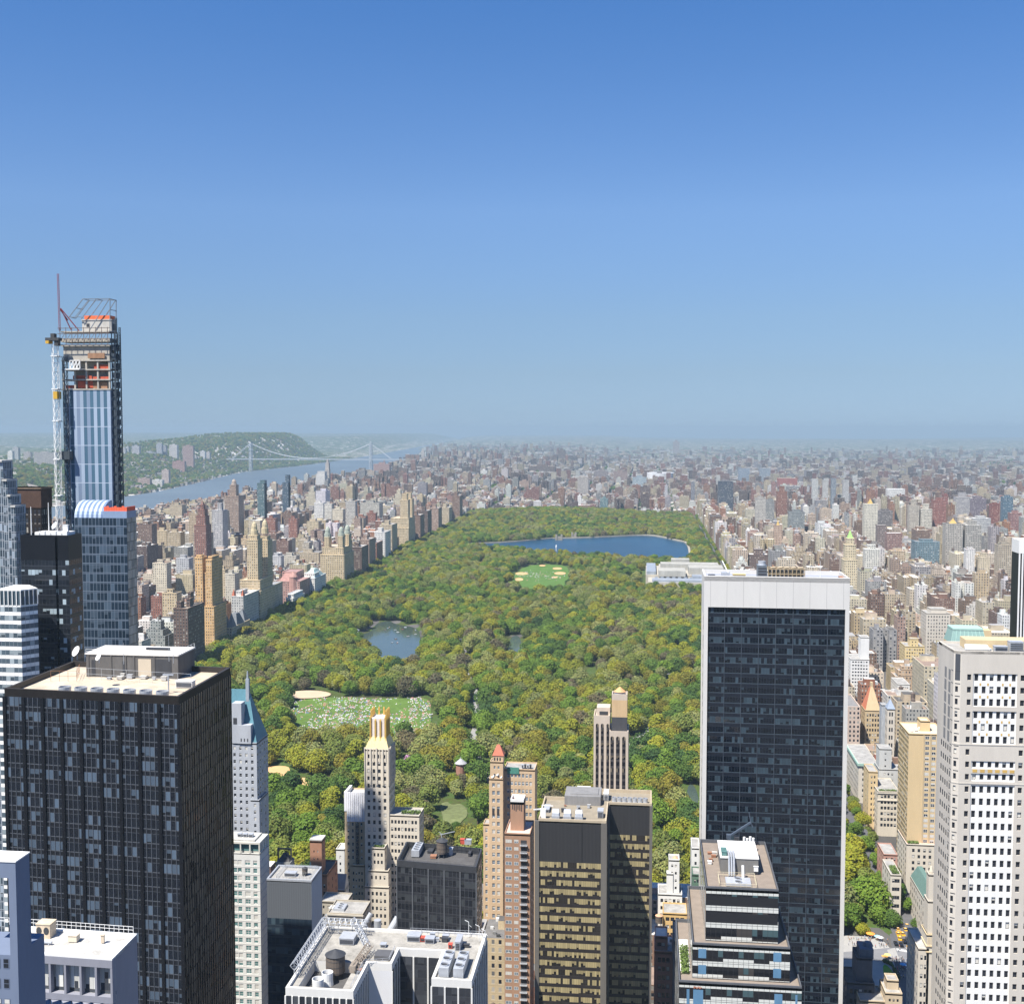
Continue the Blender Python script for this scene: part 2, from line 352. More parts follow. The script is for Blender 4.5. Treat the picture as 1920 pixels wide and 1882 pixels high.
# park floor
m, t, b = newmat('park_floor'); n1 = nnoise(t, .02, 5); n2 = nnoise(t, .25, 3)
f = nmath(t, 'ADD', nmath(t, 'MULTIPLY', n1, .6), nmath(t, 'MULTIPLY', n2, .4))
lk(t, ramp(t, f, [(.35, (.05, .045, .03)), (.47, (.07, .085, .025)), (.56, (.055, .10, .022)), (.66, (.13, .11, .075))]), b.inputs['Base Color']); b.inputs['Roughness'].default_value = .95; b.inputs['Specular IOR Level'].default_value = .1
mb = MB(); px = axis([(PX0, PX1, 16)]); py = axis([(PY0, PY1, 16)])
pz = [[H(x, y)+.7 for x in px] for y in py]
for j in range(len(py)-1):
    for i in range(len(px)-1):
        if px[i+1] > 92 and py[j+1] < 606: continue
        mb.face([(px[i], py[j], pz[j][i]), (px[i+1], py[j], pz[j][i+1]), (px[i+1], py[j+1], pz[j+1][i+1]), (px[i], py[j+1], pz[j+1][i])])
tag(mb.build('park_ground', m, smooth=True), kind='structure')
def water(name, col, rough=.12, sc=.08, bump=.25, spec=.5):
    m, t, b = newmat(name); b.inputs['Base Color'].default_value = tuple(col)+(1,); b.inputs['Roughness'].default_value = rough
    bp = t.nodes.new('ShaderNodeBump'); bp.inputs['Strength'].default_value = bump; bp.inputs['Distance'].default_value = 1.0
    lk(t, nnoise(t, sc, 4), bp.inputs['Height']); lk(t, bp.outputs[0], b.inputs['Normal']); b.inputs['Specular IOR Level'].default_value = spec
    c = ramp(t, nnoise(t, sc*.06, 4), [(.35, tuple(x*.8 for x in col)), (.7, tuple(x*1.25 for x in col))]); lk(t, c, b.inputs['Base Color'])
    return m
def sheet(name, P, z, mat, kind='structure'):
    mb = MB(); mb.face([(x, y, z) for x, y in P], 0, [(x, y) for x, y in P]); return tag(mb.build(name, mat), kind=kind)
riv = [(lerp_tab(WB, y), y) for y in axis([(1200, 14000, 400), (14000, 30000, 2000)])]
riv = [(lerp_tab(EB, y), y) for y in axis([(1200, 14000, 400), (14000, 30000, 2000)])]+riv[::-1]
sheet('river_water', riv, -19.7, water('river_surface', (.10, .125, .14), .4, .012, .3))
er = [(970, 1200), (940, 2700), (960, 3050), (1085, 3380), (1500, 3420), (3000, 3300), (3000, 1200)]
sheet('east_river_water', er, 1.2, water('river_surface_east', (.05, .1, .16), .25, .012, .3))
wm = water('reservoir_surface', (.006, .045, .095), .3, .06, .8, .25)
sheet('reservoir_water', RES, 16.0, wm)
lw = water('lake_surface', (.06, .085, .075), .12, .08, .12)
sheet('lake_water', LAKE, 2.2, lw); sheet('pond_water', POND, 2.2, lw); sheet('pond_water', POND2, 1.9, lw)
def ringwall(name, P, w, z0, z1, mat):               # a low bank round a pond
    mb = MB(); n = len(P); cx = sum(p[0] for p in P)/n; cy = sum(p[1] for p in P)/n
    out = [(x+(x-cx)/math.hypot(x-cx, y-cy)*w, y+(y-cy)/math.hypot(x-cx, y-cy)*w) for x, y in P]
    for i in range(n):
        j = (i+1) % n
        mb.face([(*P[i], z1), (*P[j], z1), (*out[j], z1), (*out[i], z1)][::-1]); mb.face([(*P[i], z0), (*P[j], z0), (*P[j], z1), (*P[i], z1)])
        mb.face([(*out[i], z0), (*out[j], z0), (*out[j], z1), (*out[i], z1)][::-1])
    return tag(mb.build(name, mat), kind='structure')
ringwall('reservoir_bank', RES, 5, 10, 18.6, plain('bank_gravel', (.34, .31, .25), .9, .2, .05, streak=False))
grass = lambda n, c: plain(n, c, .95, .25, .06, spec=.1, streak=False)
sheet('meadow_lawn', MEADOW, 5.2, plain('meadow_grass', (.10, .165, .035), .95, .38, .05, spec=.1, streak=False))
sheet('great_lawn', LAWN, 14.2, grass('lawn_grass', (.085, .16, .035)))
clay = plain('infield_clay', (.56, .36, .17), .95, .12, .1, streak=False)
sheet('clay_field', FIELD, 4.2, clay); sheet('clay_field', FIELD2, 4.2, clay)
sheet('sand_path', SAND, 5.6, plain('bare_earth', (.5, .38, .26), .95, .15, .1, streak=False))
sheet('glade_lawn', GLADE, 4.2, plain('worn_grass', (.13, .15, .06), .95, .6, .05, streak=False))
sheet('park_path', ROADBIT, 4.2, plain('path_asphalt', (.3, .3, .3), .95, .15, .1, streak=False))
def ell(px, py, rx, ry, z, n=20): 
    return [(G(px+rx*math.cos(2*math.pi*i/n), py-ry*math.sin(2*math.pi*i/n), z).x, G(px+rx*math.cos(2*math.pi*i/n), py-ry*math.sin(2*math.pi*i/n), z).y) for i in range(n)]
for i, (ex, ey, rx, ry) in enumerate([(978, 1075, 12, 2.6), (1050, 1074.5, 11, 2.6), (1045, 1065.5, 9, 2), (973, 1086, 8, 2.8), (1017, 1060, 6, 1.6), (1040, 1082, 6, 1.6)]):
    sheet('clay_infield', ell(ex, ey, rx, ry, 14.3), 14.3, clay)
# the air
hz = MB(); hz.box(-31000, 25000, -600, 34000, -62, 336, bottom=True)
m, t, b = newmat('hazy_air'); t.nodes.remove(b); pv = t.nodes.new('ShaderNodeVolumePrincipled')
pv.inputs['Color'].default_value = (.43, .58, .69, 1); pv.inputs['Density'].default_value = 6.6e-5; pv.inputs['Anisotropy'].default_value = 0.0
lk(t, pv.outputs[0], t.nodes['Material Output'].inputs['Volume'])
tag(hz.build('haze', m), kind='stuff')

# winding park drives, kept free of trees
DRV = []
for pts in ([(1262, 1268), (1250, 1300), (1232, 1345), (1213, 1376), (1190, 1398), (1176, 1432), (1150, 1470)], [(872, 1235), (884, 1275), (893, 1312), (897, 1350), (886, 1392), (902, 1438), (930, 1480), (960, 1560)], [(500, 1405), (560, 1416), (640, 1428), (760, 1440), (850, 1462), (930, 1480)], [(1010, 1110), (1040, 1130), (1090, 1150), (1130, 1190), (1200, 1230), (1262, 1268)], [(620, 1130), (660, 1150), (720, 1150), (800, 1160), (850, 1190), (872, 1235)]):
    q = [G(x, y, 4) for x, y in pts]; L = []
    for i in range(len(q)-1):
        p0, p1, p2, p3 = q[max(0, i-1)], q[i], q[i+1], q[min(len(q)-1, i+2)]
        for k in range(8):
            u = k/8; L.append(.5*((2*p1)+(p2-p0)*u+(2*p0-5*p1+4*p2-p3)*u*u+(3*p1-p0-3*p2+p3)*u**3))
    DRV.append([(p.x, p.y) for p in L])
DM = plain('drive_asphalt', (.27, .265, .255), .9, .12, .2, streak=False)
for L in DRV:
    mb = MB()
    for (ax, ay), (bx, by_) in zip(L, L[1:]):
        l = math.hypot(bx-ax, by_-ay)+1e-6; nx, ny = (by_-ay)/l*3.2, -(bx-ax)/l*3.2; z0, z1 = H(ax, ay)+1.3, H(bx, by_)+1.3; mb.face([(ax-nx, ay-ny, z0), (ax+nx, ay+ny, z0), (bx+nx, by_+ny, z1), (bx-nx, by_-ny, z1)])
    tag(mb.build('park_drive', DM), kind='structure')
# ------------------------------------------------------------ what hides what: highest roof so far in every picture column
NC = 480
class Profile:
    def __init__(s): s.top = [3000.0]*NC
    def see(s, x0, x1, y, zt, mark=True):            # visible pixels of an upright thing x0..x1 at depth y, top zt
        a, vt = proj((x0, y, zt)); b_, _ = proj((x1, y, zt)); i0, i1 = int(max(0, a/4)), int(min(NC-1, b_/4)); vis = 0
        for i in range(i0, i1+1):
            vis += max(0, min(s.top[i], 1882)-max(vt, 0))*4
            if mark and vt < s.top[i]: s.top[i] = vt
        return vis
HEROES = [  # rough outlines of the tall buildings in front: pixel columns, pixel row of the top, depth
 (0, 75, 1105, 300), (0, 435, 1290, 308), (38, 155, 1000, 380), (105, 225, 700, 430), (138, 253, 940, 430), (435, 500, 1330, 540), (436, 508, 1548, 400), (508, 597, 1640, 380),
 (645, 786, 1490, 540), (683, 745, 1340, 540), (745, 903, 1600, 400), (535, 916, 1800, 285), (905, 1003, 1440, 545), (1000, 1226, 1490, 420),
 (1113, 1179, 1325, 545), (1316, 1594, 1070, 447), (1275, 1500, 1600, 350), (1762, 1920, 1215, 377)]
# ------------------------------------------------------------ trees
LEAFC = {  # kind: (albedo, twig share)
 'yellow-green': ((.285, .30, .034), .03), 'olive-gold': ((.25, .235, .038), .08), 'fresh green': ((.155, .245, .036), 0), 'mid green': ((.11, .185, .036), 0),
 'dark green': ((.07, .13, .036), 0), 'pale sage green': ((.28, .305, .105), .1), 'grey-brown, barely leafing': ((.19, .175, .095), .3), 'dusty green': ((.20, .245, .058), .06)}
KINDS_ = list(LEAFC); KW = [.21, .13, .18, .11, .06, .15, .05, .17]
def leafmat(name, c):
    m, t, b = newmat(name); oi = t.nodes.new('ShaderNodeObjectInfo'); at = t.nodes.new('ShaderNodeAttribute'); at.attribute_name = 'col'
    v = nmix(t, 1.0, at.outputs['Color'], ramp(t, oi.outputs['Random'], [(0, (.78, .8, .8)), (.5, (1, 1, 1)), (1, (1.18, 1.12, 1.0))]), 'MULTIPLY')
    lk(t, nmix(t, 1.0, v, c, 'MULTIPLY'), b.inputs['Base Color']); b.inputs['Roughness'].default_value = .75; b.inputs['Specular IOR Level'].default_value = .15
    tr = t.nodes.new('ShaderNodeBsdfTranslucent'); lk(t, nmix(t, 1.0, v, tuple(x*.9 for x in c), 'MULTIPLY'), tr.inputs[0])
    ms = t.nodes.new('ShaderNodeMixShader'); ms.inputs[0].default_value = .34; lk(t, b.outputs[0], ms.inputs[1]); lk(t, tr.outputs[0], ms.inputs[2])
    lk(t, ms.outputs[0], t.nodes['Material Output'].inputs['Surface']); return m
BARK = plain('tree_bark', (.12, .095, .07), .9, .3, .8, spec=.1)
def crown_mesh(seed, mat, twig, n=3300, R=9.2, hgt=15.5, sz=.46):
    r = random.Random(seed); mb = MB(); lobes = []
    for i in range(r.randint(9, 14)):                # lobes spread through the crown
        a = r.uniform(0, 6.283); q = math.sqrt(r.random())*R*.58; zz = hgt*(.36+.40*r.random()*(1-.5*q/R))
        lobes.append((q*math.cos(a), q*math.sin(a), zz, R*r.uniform(.36, .55)))
    lobes.append((0, 0, hgt*.66, R*.62))
    wts = [l[3]**2 for l in lobes]
    for i in range(n):
        lx, ly, lz, lr = r.choices(lobes, wts)[0]
        d = Vector((r.gauss(0, 1), r.gauss(0, 1), r.gauss(0, 1)+.25)).normalized(); k = lr*(1.08-.5*r.random()**2.2)
        p = Vector((lx+d.x*k, ly+d.y*k, lz+d.z*k*.9))
        nn = (d+Vector((r.gauss(0, .45), r.gauss(0, .45), r.gauss(0, .45)+.25))).normalized(); a = nn.orthogonal().normalized(); a.rotate(Matrix.Rotation(r.uniform(0, 6.28), 3, nn)); b = nn.cross(a)
        s = sz*r.uniform(.6, 1.35); w = r.uniform(.88, 1.12)
        col = (w*r.uniform(.9, 1.1), w, w*r.uniform(.8, 1.2), 1) if r.random() > twig else (.72*w, .6*w, .62*w, 1)
        mb.face([p-a*s-b*s*.7, p+a*s*.9-b*s*.8, p+a*s+b*s*.7, p-a*s*.8+b*s*.9], 0, None, col)
    o = mb.build('crown', mat, link=False); return o
def trunk_mesh(seed):
    r = random.Random(seed); mb = MB(); mb.tube((0, 0, -.5), (0, 0, 5), .42, 7, .3)
    for i in range(5):
        a = r.uniform(0, 6.28); e = Vector((math.cos(a)*3.8, math.sin(a)*3.8, r.uniform(8, 11.5))); mb.tube((0, 0, 3.6+.3*i), e, .2, 5, .06)
        mb.tube(e*.6+Vector((0, 0, 1.8)), e+Vector((r.uniform(-2, 2), r.uniform(-2, 2), 2)), .08, 4, .03)
    return mb.build('trunk', BARK, link=False)
CROWNS = []                                          # [(kind, crown object, trunk object)]
for ki, k in enumerate(KINDS_):
    lm = leafmat('leaves_'+k.split(',')[0].replace(' ', '_').replace('-', '_'), LEAFC[k][0])
    for j in range(3):
        CROWNS.append((k, crown_mesh(ki*10+j, lm, LEAFC[k][1], R=8.5*(1, .8, 1.15)[j], hgt=15*(1, 1.12, .95)[j]), trunk_mesh(ki+j)))
CLEAR = [(P, 6) for P in (RES, LAKE, POND, POND2, MEADOW, LAWN, FIELD, FIELD2, SAND, GLADE, ROADBIT)]
CB = [(min(p[0] for p in P)-12, max(p[0] for p in P)+12, min(p[1] for p in P)-12, max(p[1] for p in P)+12) for P, q in CLEAR]
MUS = None
def free(x, y):
    for (P, q), b in zip(CLEAR, CB):
        if b[0] < x < b[1] and b[2] < y < b[3] and pdist(x, y, P) < q: return False
    if -12 < x < 127 and 1795 < y < 2040: return False           # the museum
    if x > 92 and y < 600: return False
    for L in DRV:
        if any((x-p[0])**2+(y-p[1])**2 < 34 for p in L): return False
    return True
trees = []; tr = random.Random(5); y = PY0+6
while y < PY1:
    x = PX0+4
    st = 12.6
    while x < PX1:
        xx, yy = x+tr.uniform(-5, 5), y+tr.uniform(-5, 5)
        g = noise.noise((xx*.012, yy*.012, 2)); thin = noise.noise((xx*.009, yy*.009, 8))
        dens = .95 if thin > -.3 else .62
        if tr.random() < dens and free(xx, yy):
            gi = g*1.1+tr.gauss(0, .42)
            # neighbouring trees tend to be of one kind
            order = ['dark green', 'mid green', 'fresh green', 'yellow-green', 'olive-gold', 'dusty green', 'pale sage green', 'grey-brown, barely leafing']
            pos = min(.999, max(0, .5+.5*math.erf(gi/.75))); acc = 0
            for k in order:
                acc += KW[KINDS_.index(k)]/sum(KW)
                if pos <= acc: break
            if xx > 88 and yy < 950: k = tr.choice(['fresh green', 'fresh green', 'mid green', 'dusty green', 'yellow-green', 'pale sage green'])
            s = tr.uniform(.7, 1.25)*(1.06 if yy < 1600 else .95)
            trees.append((xx, yy, k, tr.randrange(3), s, tr.uniform(0, 6.28)))
        x += st
    y += st
for yq in range(612, 3400, 12):                       # street trees along both park avenues
    for xq in (125, 139.8, -495, -507): trees.append((xq+tr.uniform(-1, 1), yq+tr.uniform(-3, 3), tr.choice(['fresh green', 'mid green', 'dusty green', 'yellow-green']), tr.randrange(3), tr.uniform(.42, .6), tr.uniform(0, 6)))
# plaza and avenue trees at the lower right, each one placed
for (ax, ay, k, s) in [(1606, 1560, 'fresh green', .75), (1622, 1590, 'fresh green', .8), (1600, 1600, 'yellow-green', .85), (1640, 1625, 'fresh green', .8), (1612, 1640, 'dusty green', .9), (1650, 1660, 'fresh green', .8),
                       (1604, 1680, 'mid green', .9), (1630, 1690, 'fresh green', .95), (1662, 1690, 'mid green', .8), (1608, 1715, 'dusty green', .85), (1645, 1720, 'fresh green', .9), (1672, 1722, 'mid green', .75), (1618, 1735, 'yellow-green', .6),
                       (1598, 1630, 'fresh green', .9), (1628, 1660, 'yellow-green', .9), (1655, 1700, 'fresh green', .85), (1684, 1690, 'mid green', .7)]:
    p = G(ax, ay+14, 3); trees.append((p.x, p.y, k, tr.randrange(3), s*.8, tr.uniform(0, 6)))
pf = Profile()
for hx0, hx1, hv, hd in HEROES:
    for i in range(hx0//4, min(NC-1, hx1//4)+1): pf.top[i] = min(pf.top[i], hv) if hd < 560 else pf.top[i]
scored = []
for tpl in sorted(trees, key=lambda a: a[1]):
    x, y, k, j, s, a = tpl
    vis = pf.see(x-6*s, x+6*s, y, H(x, y)+14.5*s, True); scored.append((vis, tpl))
scored.sort(key=lambda a: -a[0])
TREE_N = 290
solo = [q for v, q in scored[:TREE_N]]; rest = [q for v, q in scored[TREE_N:]]
# landmark anchors used to tell one repeat from the next: (pixel, phrase)
ANCH = [((675, 1340), 'the gold-crowned white tower'), ((1146, 1360), 'the arched-window hotel tower'), ((935, 1420), 'the red-capped tan tower'), ((465, 1340), 'the blue-roofed tower'), ((1000, 1480), 'the brown balcony tower'),
        ((680, 1330), 'the crowded meadow'), ((725, 1190), 'the rowing lake'), ((1318, 1300), "the white-framed slab's edge"), ((1640, 1740), 'the crossing by the plaza'), ((520, 1445), 'the orange clay field'), ((850, 1540), 'the worn glade'), ((385, 1200), 'the orange twin-topped tower'), ((1190, 1390), 'the park drive'), ((620, 1580), 'the brick chimney tower')]
ORD = ['first', 'second', 'third', 'fourth', 'fifth', 'sixth', 'seventh', 'eighth', 'ninth', 'tenth', 'eleventh', 'twelfth', 'thirteenth', 'fourteenth', 'fifteenth', 'sixteenth', 'seventeenth', 'eighteenth', 'nineteenth', 'twentieth']
def ordinal(n): return ORD[n] if n < 20 else 'farther-out '+ORD[min(19, n-20)]
def distinct(items, anchors, fmt):
    """items: [(px, py, kind)] -> labels: kind, nth on that side of the nearest landmark, counted outwards."""
    b = {}
    for i, (x, y, k) in enumerate(items):
        ai = min(range(len(anchors)), key=lambda q: (anchors[q][0][0]-x)**2+((anchors[q][0][1]-y)*1.3)**2); ax, ay = anchors[ai][0]
        dx, dy = x-ax, y-ay
        side = ('right of' if dx > 0 else 'left of') if abs(dx) > abs(dy) else ('behind' if dy < 0 else 'in front of')
        b.setdefault((ai, side, k), []).append((dx*dx+dy*dy, i))
    lab = [None]*len(items)
    for (ai, side, k), l in b.items():
        for n, (_, i) in enumerate(sorted(l)): lab[i] = fmt(k, ordinal(n), side, anchors[ai][1])
    return lab
labs = distinct([proj((x, y, 10))+(k,) for x, y, k, j, s, a in solo], ANCH, lambda k, n, side, an: '%s park tree, %s such tree %s %s' % (k, n, side, an))
for (x, y, k, j, s, a), lb in zip(solo, labs):
    ki = KINDS_.index(k)*3+j; t_ = thing('park_tree', (x, y, H(x, y)), lb, 'tree', 'trees of the park in early leaf'); t_.scale = (s, s, s*1.05); t_.rotation_euler = (0, 0, a)
    for src in CROWNS[ki][1:]:
        c = src.copy(); S.collection.objects.link(c); c.parent = t_
# all the other trees: one mass, instances of the same crowns
def forest(name, pts, label):
    pc = bpy.data.collections.new('tree_kinds_'+name); 
    for i, (k, c, tk) in enumerate(CROWNS): 
        d = c.copy(); d.name = 'crown_kind_%02d' % i; pc.objects.link(d)
    me = bpy.data.meshes.new(name); me.from_pydata([(x, y, z) for x, y, z, i, s, a in pts], [], [])
    for nm, ty, ix in (('idx', 'INT', 3), ('sc', 'FLOAT', 4), ('rot', 'FLOAT', 5)):
        me.attributes.new(nm, ty, 'POINT').data.foreach_set('value', [p[ix] for p in pts])
    o = bpy.data.objects.new(name, me); S.collection.objects.link(o)
    ng = bpy.data.node_groups.new(name+'_scatter', 'GeometryNodeTree')
    ng.interface.new_socket('Geometry', in_out='INPUT', socket_type='NodeSocketGeometry'); ng.interface.new_socket('Geometry', in_out='OUTPUT', socket_type='NodeSocketGeometry')
    N = ng.nodes.new; gi, go = N('NodeGroupInput'), N('NodeGroupOutput'); ip = N('GeometryNodeInstanceOnPoints'); ci = N('GeometryNodeCollectionInfo')
    ci.inputs[0].default_value = pc; ci.inputs['Separate Children'].default_value = True; ci.inputs['Reset Children'].default_value = True
    L = ng.links.new
    def attr(nm, ty):
        q = N('GeometryNodeInputNamedAttribute'); q.data_type = ty; q.inputs[0].default_value = nm; return q.outputs[0]
    L(gi.outputs[0], ip.inputs['Points']); L(ci.outputs[0], ip.inputs['Instance']); ip.inputs['Pick Instance'].default_value = True
    L(attr('idx', 'INT'), ip.inputs['Instance Index']); cx = N('ShaderNodeCombineXYZ'); L(attr('rot', 'FLOAT'), cx.inputs[2])
    er_ = N('FunctionNodeEulerToRotation'); L(cx.outputs[0], er_.inputs[0]); L(er_.outputs[0], ip.inputs['Rotation'])
    cs = N('ShaderNodeCombineXYZ'); sa = attr('sc', 'FLOAT'); [L(sa, cs.inputs[i]) for i in range(3)]; L(cs.outputs[0], ip.inputs['Scale']); L(ip.outputs[0], go.inputs[0])
    md = o.modifiers.new('scatter', 'NODES'); md.node_group = ng
    return tag(o, label, 'trees', None, 'stuff')
forest('park_woodland', [(x, y, H(x, y), KINDS_.index(k)*3+j, s, a) for x, y, k, j, s, a in rest], 'mass of spring trees filling the park as far as its north end')
# wooded slopes and leafy streets far off
fr = random.Random(11); pts = []
for i in range(9000):
    y = fr.uniform(4300, 11200); x = lerp_tab(WB, y)-abs(fr.gauss(0, 1))*520-8
    if proj((x, y, 60))[0] < -60: continue
    d = lerp_tab(WB, y)-x
    if fr.random() < (.95 if y > 6300 or d > 160 else .5): pts.append((x, y, H(x, y)-2, fr.choice([3, 4, 5, 6, 7, 8, 9, 10, 11, 12, 13, 21, 22]), fr.uniform(.8, 1.5), fr.uniform(0, 6)))
for (cx, cy, rx, ry, n) in [(-560, 4450, 60, 260, 260), (-1000, 5100, 60, 500, 200), (-1500, 5600, 60, 1700, 500), (-760, 4300, 35, 120, 90), (-100, 5150, 90, 130, 160), (-900, 6700, 200, 200, 260), (-1650, 8600, 150, 500, 420), (700, 5600, 200, 90, 200), (1100, 6900, 300, 150, 260), (-300, 5600, 70, 60, 90), (420, 4560, 60, 60, 80), (1200, 4200, 60, 40, 60)]:
    for i in range(n): 
        x, y = fr.gauss(cx, rx*.5), fr.gauss(cy, ry*.5); pts.append((x, y, H(x, y)-1, fr.choice([6, 7, 8, 9, 10, 11, 12]), fr.uniform(.6, 1.0), fr.uniform(0, 6)))
for i in range(2600):                                 # street trees and far greens
    y = fr.uniform(3700, 14000); x = fr.uniform(-.42*y, .34*y)
    if x > lerp_tab(EB, y)+80: pts.append((x, y, H(x, y)-1, fr.choice([6, 7, 8, 9, 10, 12]), fr.uniform(.5, 1.3), fr.uniform(0, 6)))
forest('distant_woodland', pts, 'distant green trees on the river cliffs and in far streets')
# ------------------------------------------------------------ the city round the park
PAL = {'tan': (.50, .41, .28), 'cream': (.60, .53, .40), 'buff': (.54, .43, .27), 'brown brick': (.22, .14, .10), 'red brick': (.29, .13, .09), 'dark brown': (.14, .095, .075), 'grey': (.34, .33, .315), 'white': (.70, .68, .64), 'pinkish brick': (.36, .25, .19), 'dark glass': (.07, .09, .11), 'sand': (.56, .48, .36), 'rust': (.34, .17, .1)}
RFC = [(.5, .49, .46), (.33, .32, .31), (.22, .215, .21), (.10, .095, .09), (.38, .33, .27), (.62, .61, .58), (.27, .2, .16), (.16, .155, .15)]
def jit(c, r, k=.14): q = 1+r.uniform(-k, k); return tuple(max(.01, v*q*(1+r.uniform(-.05, .05))) for v in c)
def tank(mb, x, y, z, r=2.0, h=4.2):                 # a wooden water tank on legs
    for dx, dy in ((-1, -1), (1, -1), (1, 1), (-1, 1)): mb.tube((x+dx*r*.6, y+dy*r*.6, z), (x+dx*r*.6, y+dy*r*.6, z+2.4), .16, 4, cap=False, mi=1, col=(.12, .1, .09, 1))
    mb.cyl(x, y, z+2.4, z+2.4+h, r, 8, mi=1); 
    mb.cyl(x, y, z+2.4+h, z+2.4+h+1.5, r*1.08, 8, .01, mi=1)
def masses(form, x0, x1, y0, y1, z, h, r):
    """list of boxes (x0,x1,y0,y1,z0,z1) of a building with its roof shed"""
    w, d = x1-x0, y1-y0; L = []
    if form == 'stepped':
        a = h*r.uniform(.6, .75); b = h*r.uniform(.84, .92); i = w*.14; j = d*.14
        L = [(x0, x1, y0, y1, z-3, z+a), (x0+i, x1-i, y0+j, y1-j, z+a, z+b), (x0+2*i, x1-2*i, y0+2*j, y1-2*j, z+b, z+h)]
    elif form == 'tower':
        a = h*r.uniform(.18, .35); i = w*r.uniform(.12, .22); j = d*r.uniform(.1, .2)
        L = [(x0, x1, y0, y1, z-3, z+a), (x0+i, x1-i, y0+j, y1-j, z+a, z+h)]
    elif form == 'notched':
        m = x0+w*r.uniform(.38, .62); g = min(3.5, w*.12)
        L = [(x0, m-g, y0, y1, z-3, z+h), (m+g, x1, y0, y1, z-3, z+h), (m-g, m+g, y0+d*.35, y1, z-3, z+h-1)]
    else: L = [(x0, x1, y0, y1, z-3, z+h)]
    t = L[-1] if form != 'notched' else L[0]
    w2, d2 = t[1]-t[0], t[3]-t[2]; s = min(w2, d2)*r.uniform(.28, .5); cx, cy = r.uniform(t[0]+s, t[1]-s) if w2 > 2*s else (t[0]+t[1])/2, r.uniform(t[2]+d2*.4, t[3]-s*.6)
    return L, (cx-s*.6, cx+s*.6, cy-s*.5, cy+s*.5, t[5], t[5]+r.uniform(3, 5.5)), t
def emit(mw, mr, mp, rec):
    """facades into mw, roof slabs into mr, roof shed and tank into mp (they may be one and the same mesh)"""
    x0, x1, y0, y1, z, h, form, cname, col, al, seed, dt = rec; r = random.Random(seed)
    L, shed, t = masses(form, x0, x1, y0, y1, z, h, r); rc = r.choice(RFC)+(1,); off = (r.randrange(500), r.randrange(500)); bay = r.choice((2.6, 3, 3.4)); fl = r.choice((3.1, 3.3, 3.6)); col4 = tuple(col)+(al,)
    for b in L:
        mw.prism([(b[0], b[2]), (b[1], b[2]), (b[1], b[3]), (b[0], b[3])], b[4], b[5], 0, 1, bay, fl, off, col4, rc) if not dt else None
        if dt:                                       # walls, a parapet cap and the roof inside it
            P = [(b[0], b[2]), (b[1], b[2]), (b[1], b[3]), (b[0], b[3])]
            for i in range(4): mw.wall(P[i], P[(i+1) % 4], b[4], b[5], 0, bay, fl, (off[0]+i*37, off[1]), col4)
            e = min(.5, (b[1]-b[0])*.05); Q = [(b[0]+e, b[2]+e), (b[1]-e, b[2]+e), (b[1]-e, b[3]-e), (b[0]+e, b[3]-e)]
            pc = tuple(min(1, v*1.15+.03) for v in col)+(1,)
            for i in range(4):
                j = (i+1) % 4; mr.face([(*P[i], b[5]), (*P[j], b[5]), (*Q[j], b[5]), (*Q[i], b[5])], 1, None, pc); mr.face([(*Q[i], b[5]), (*Q[j], b[5]), (*Q[j], b[5]-1.1), (*Q[i], b[5]-1.1)], 1, None, col4)
            mr.face([(*q, b[5]-1.1) for q in Q], 1, None, rc)
    zz = -1.1 if dt else 0
    if not dt and y0 < 2100:
        for i in range(r.randint(2, 4)): a, b = r.uniform(t[0], t[1]-2), r.uniform(t[2], t[3]-2); s = r.uniform(.8, 2); g = r.choice((.06, .2, .35, .6)); mp.box(a, a+s*1.4, b, b+s, t[5], t[5]+s, 1, col=(g, g, g*.97, 1))
        if r.random() < .35: mp.col = (.12, .09, .075, 1); tank(mp, (t[0]+t[1])/2, t[3]-3, t[5], 1.7)
    mp.col = tuple(min(1, v*1.08) for v in col)+(0,)
    mp.prism([(shed[0], shed[2]), (shed[1], shed[2]), (shed[1], shed[3]), (shed[0], shed[3])], shed[4]+zz, shed[5], 1, 1, 0, 3.3, off, jit(col, r)+(0,), r.choice(RFC)+(1,))
    if dt:
        if r.random() < .7: mp.col = (.13, .1, .085, 1); tank(mp, r.uniform(t[0]+3, t[1]-3), r.uniform(t[2]+3, t[3]-3), t[5]-1.1, r.uniform(1.5, 2.1))
        for i in range(r.randint(2, 5)):
            a, b = r.uniform(t[0]+2, t[1]-3), r.uniform(t[2]+2, t[3]-3); s = r.uniform(.7, 1.8); g = r.uniform(.25, .75); mp.box(a, a+s*1.5, b, b+s, t[5]-1.1, t[5]+s*.8, 1, col=(g, g, g*.97, 1))
RECS = []; KEEP = []                                 # KEEP: ground taken by buildings built one by one
def clash(x0, x1, y0, y1): return any(x0 < k[1] and x1 > k[0] and y0 < k[3] and y1 > k[2] for k in KEEP)
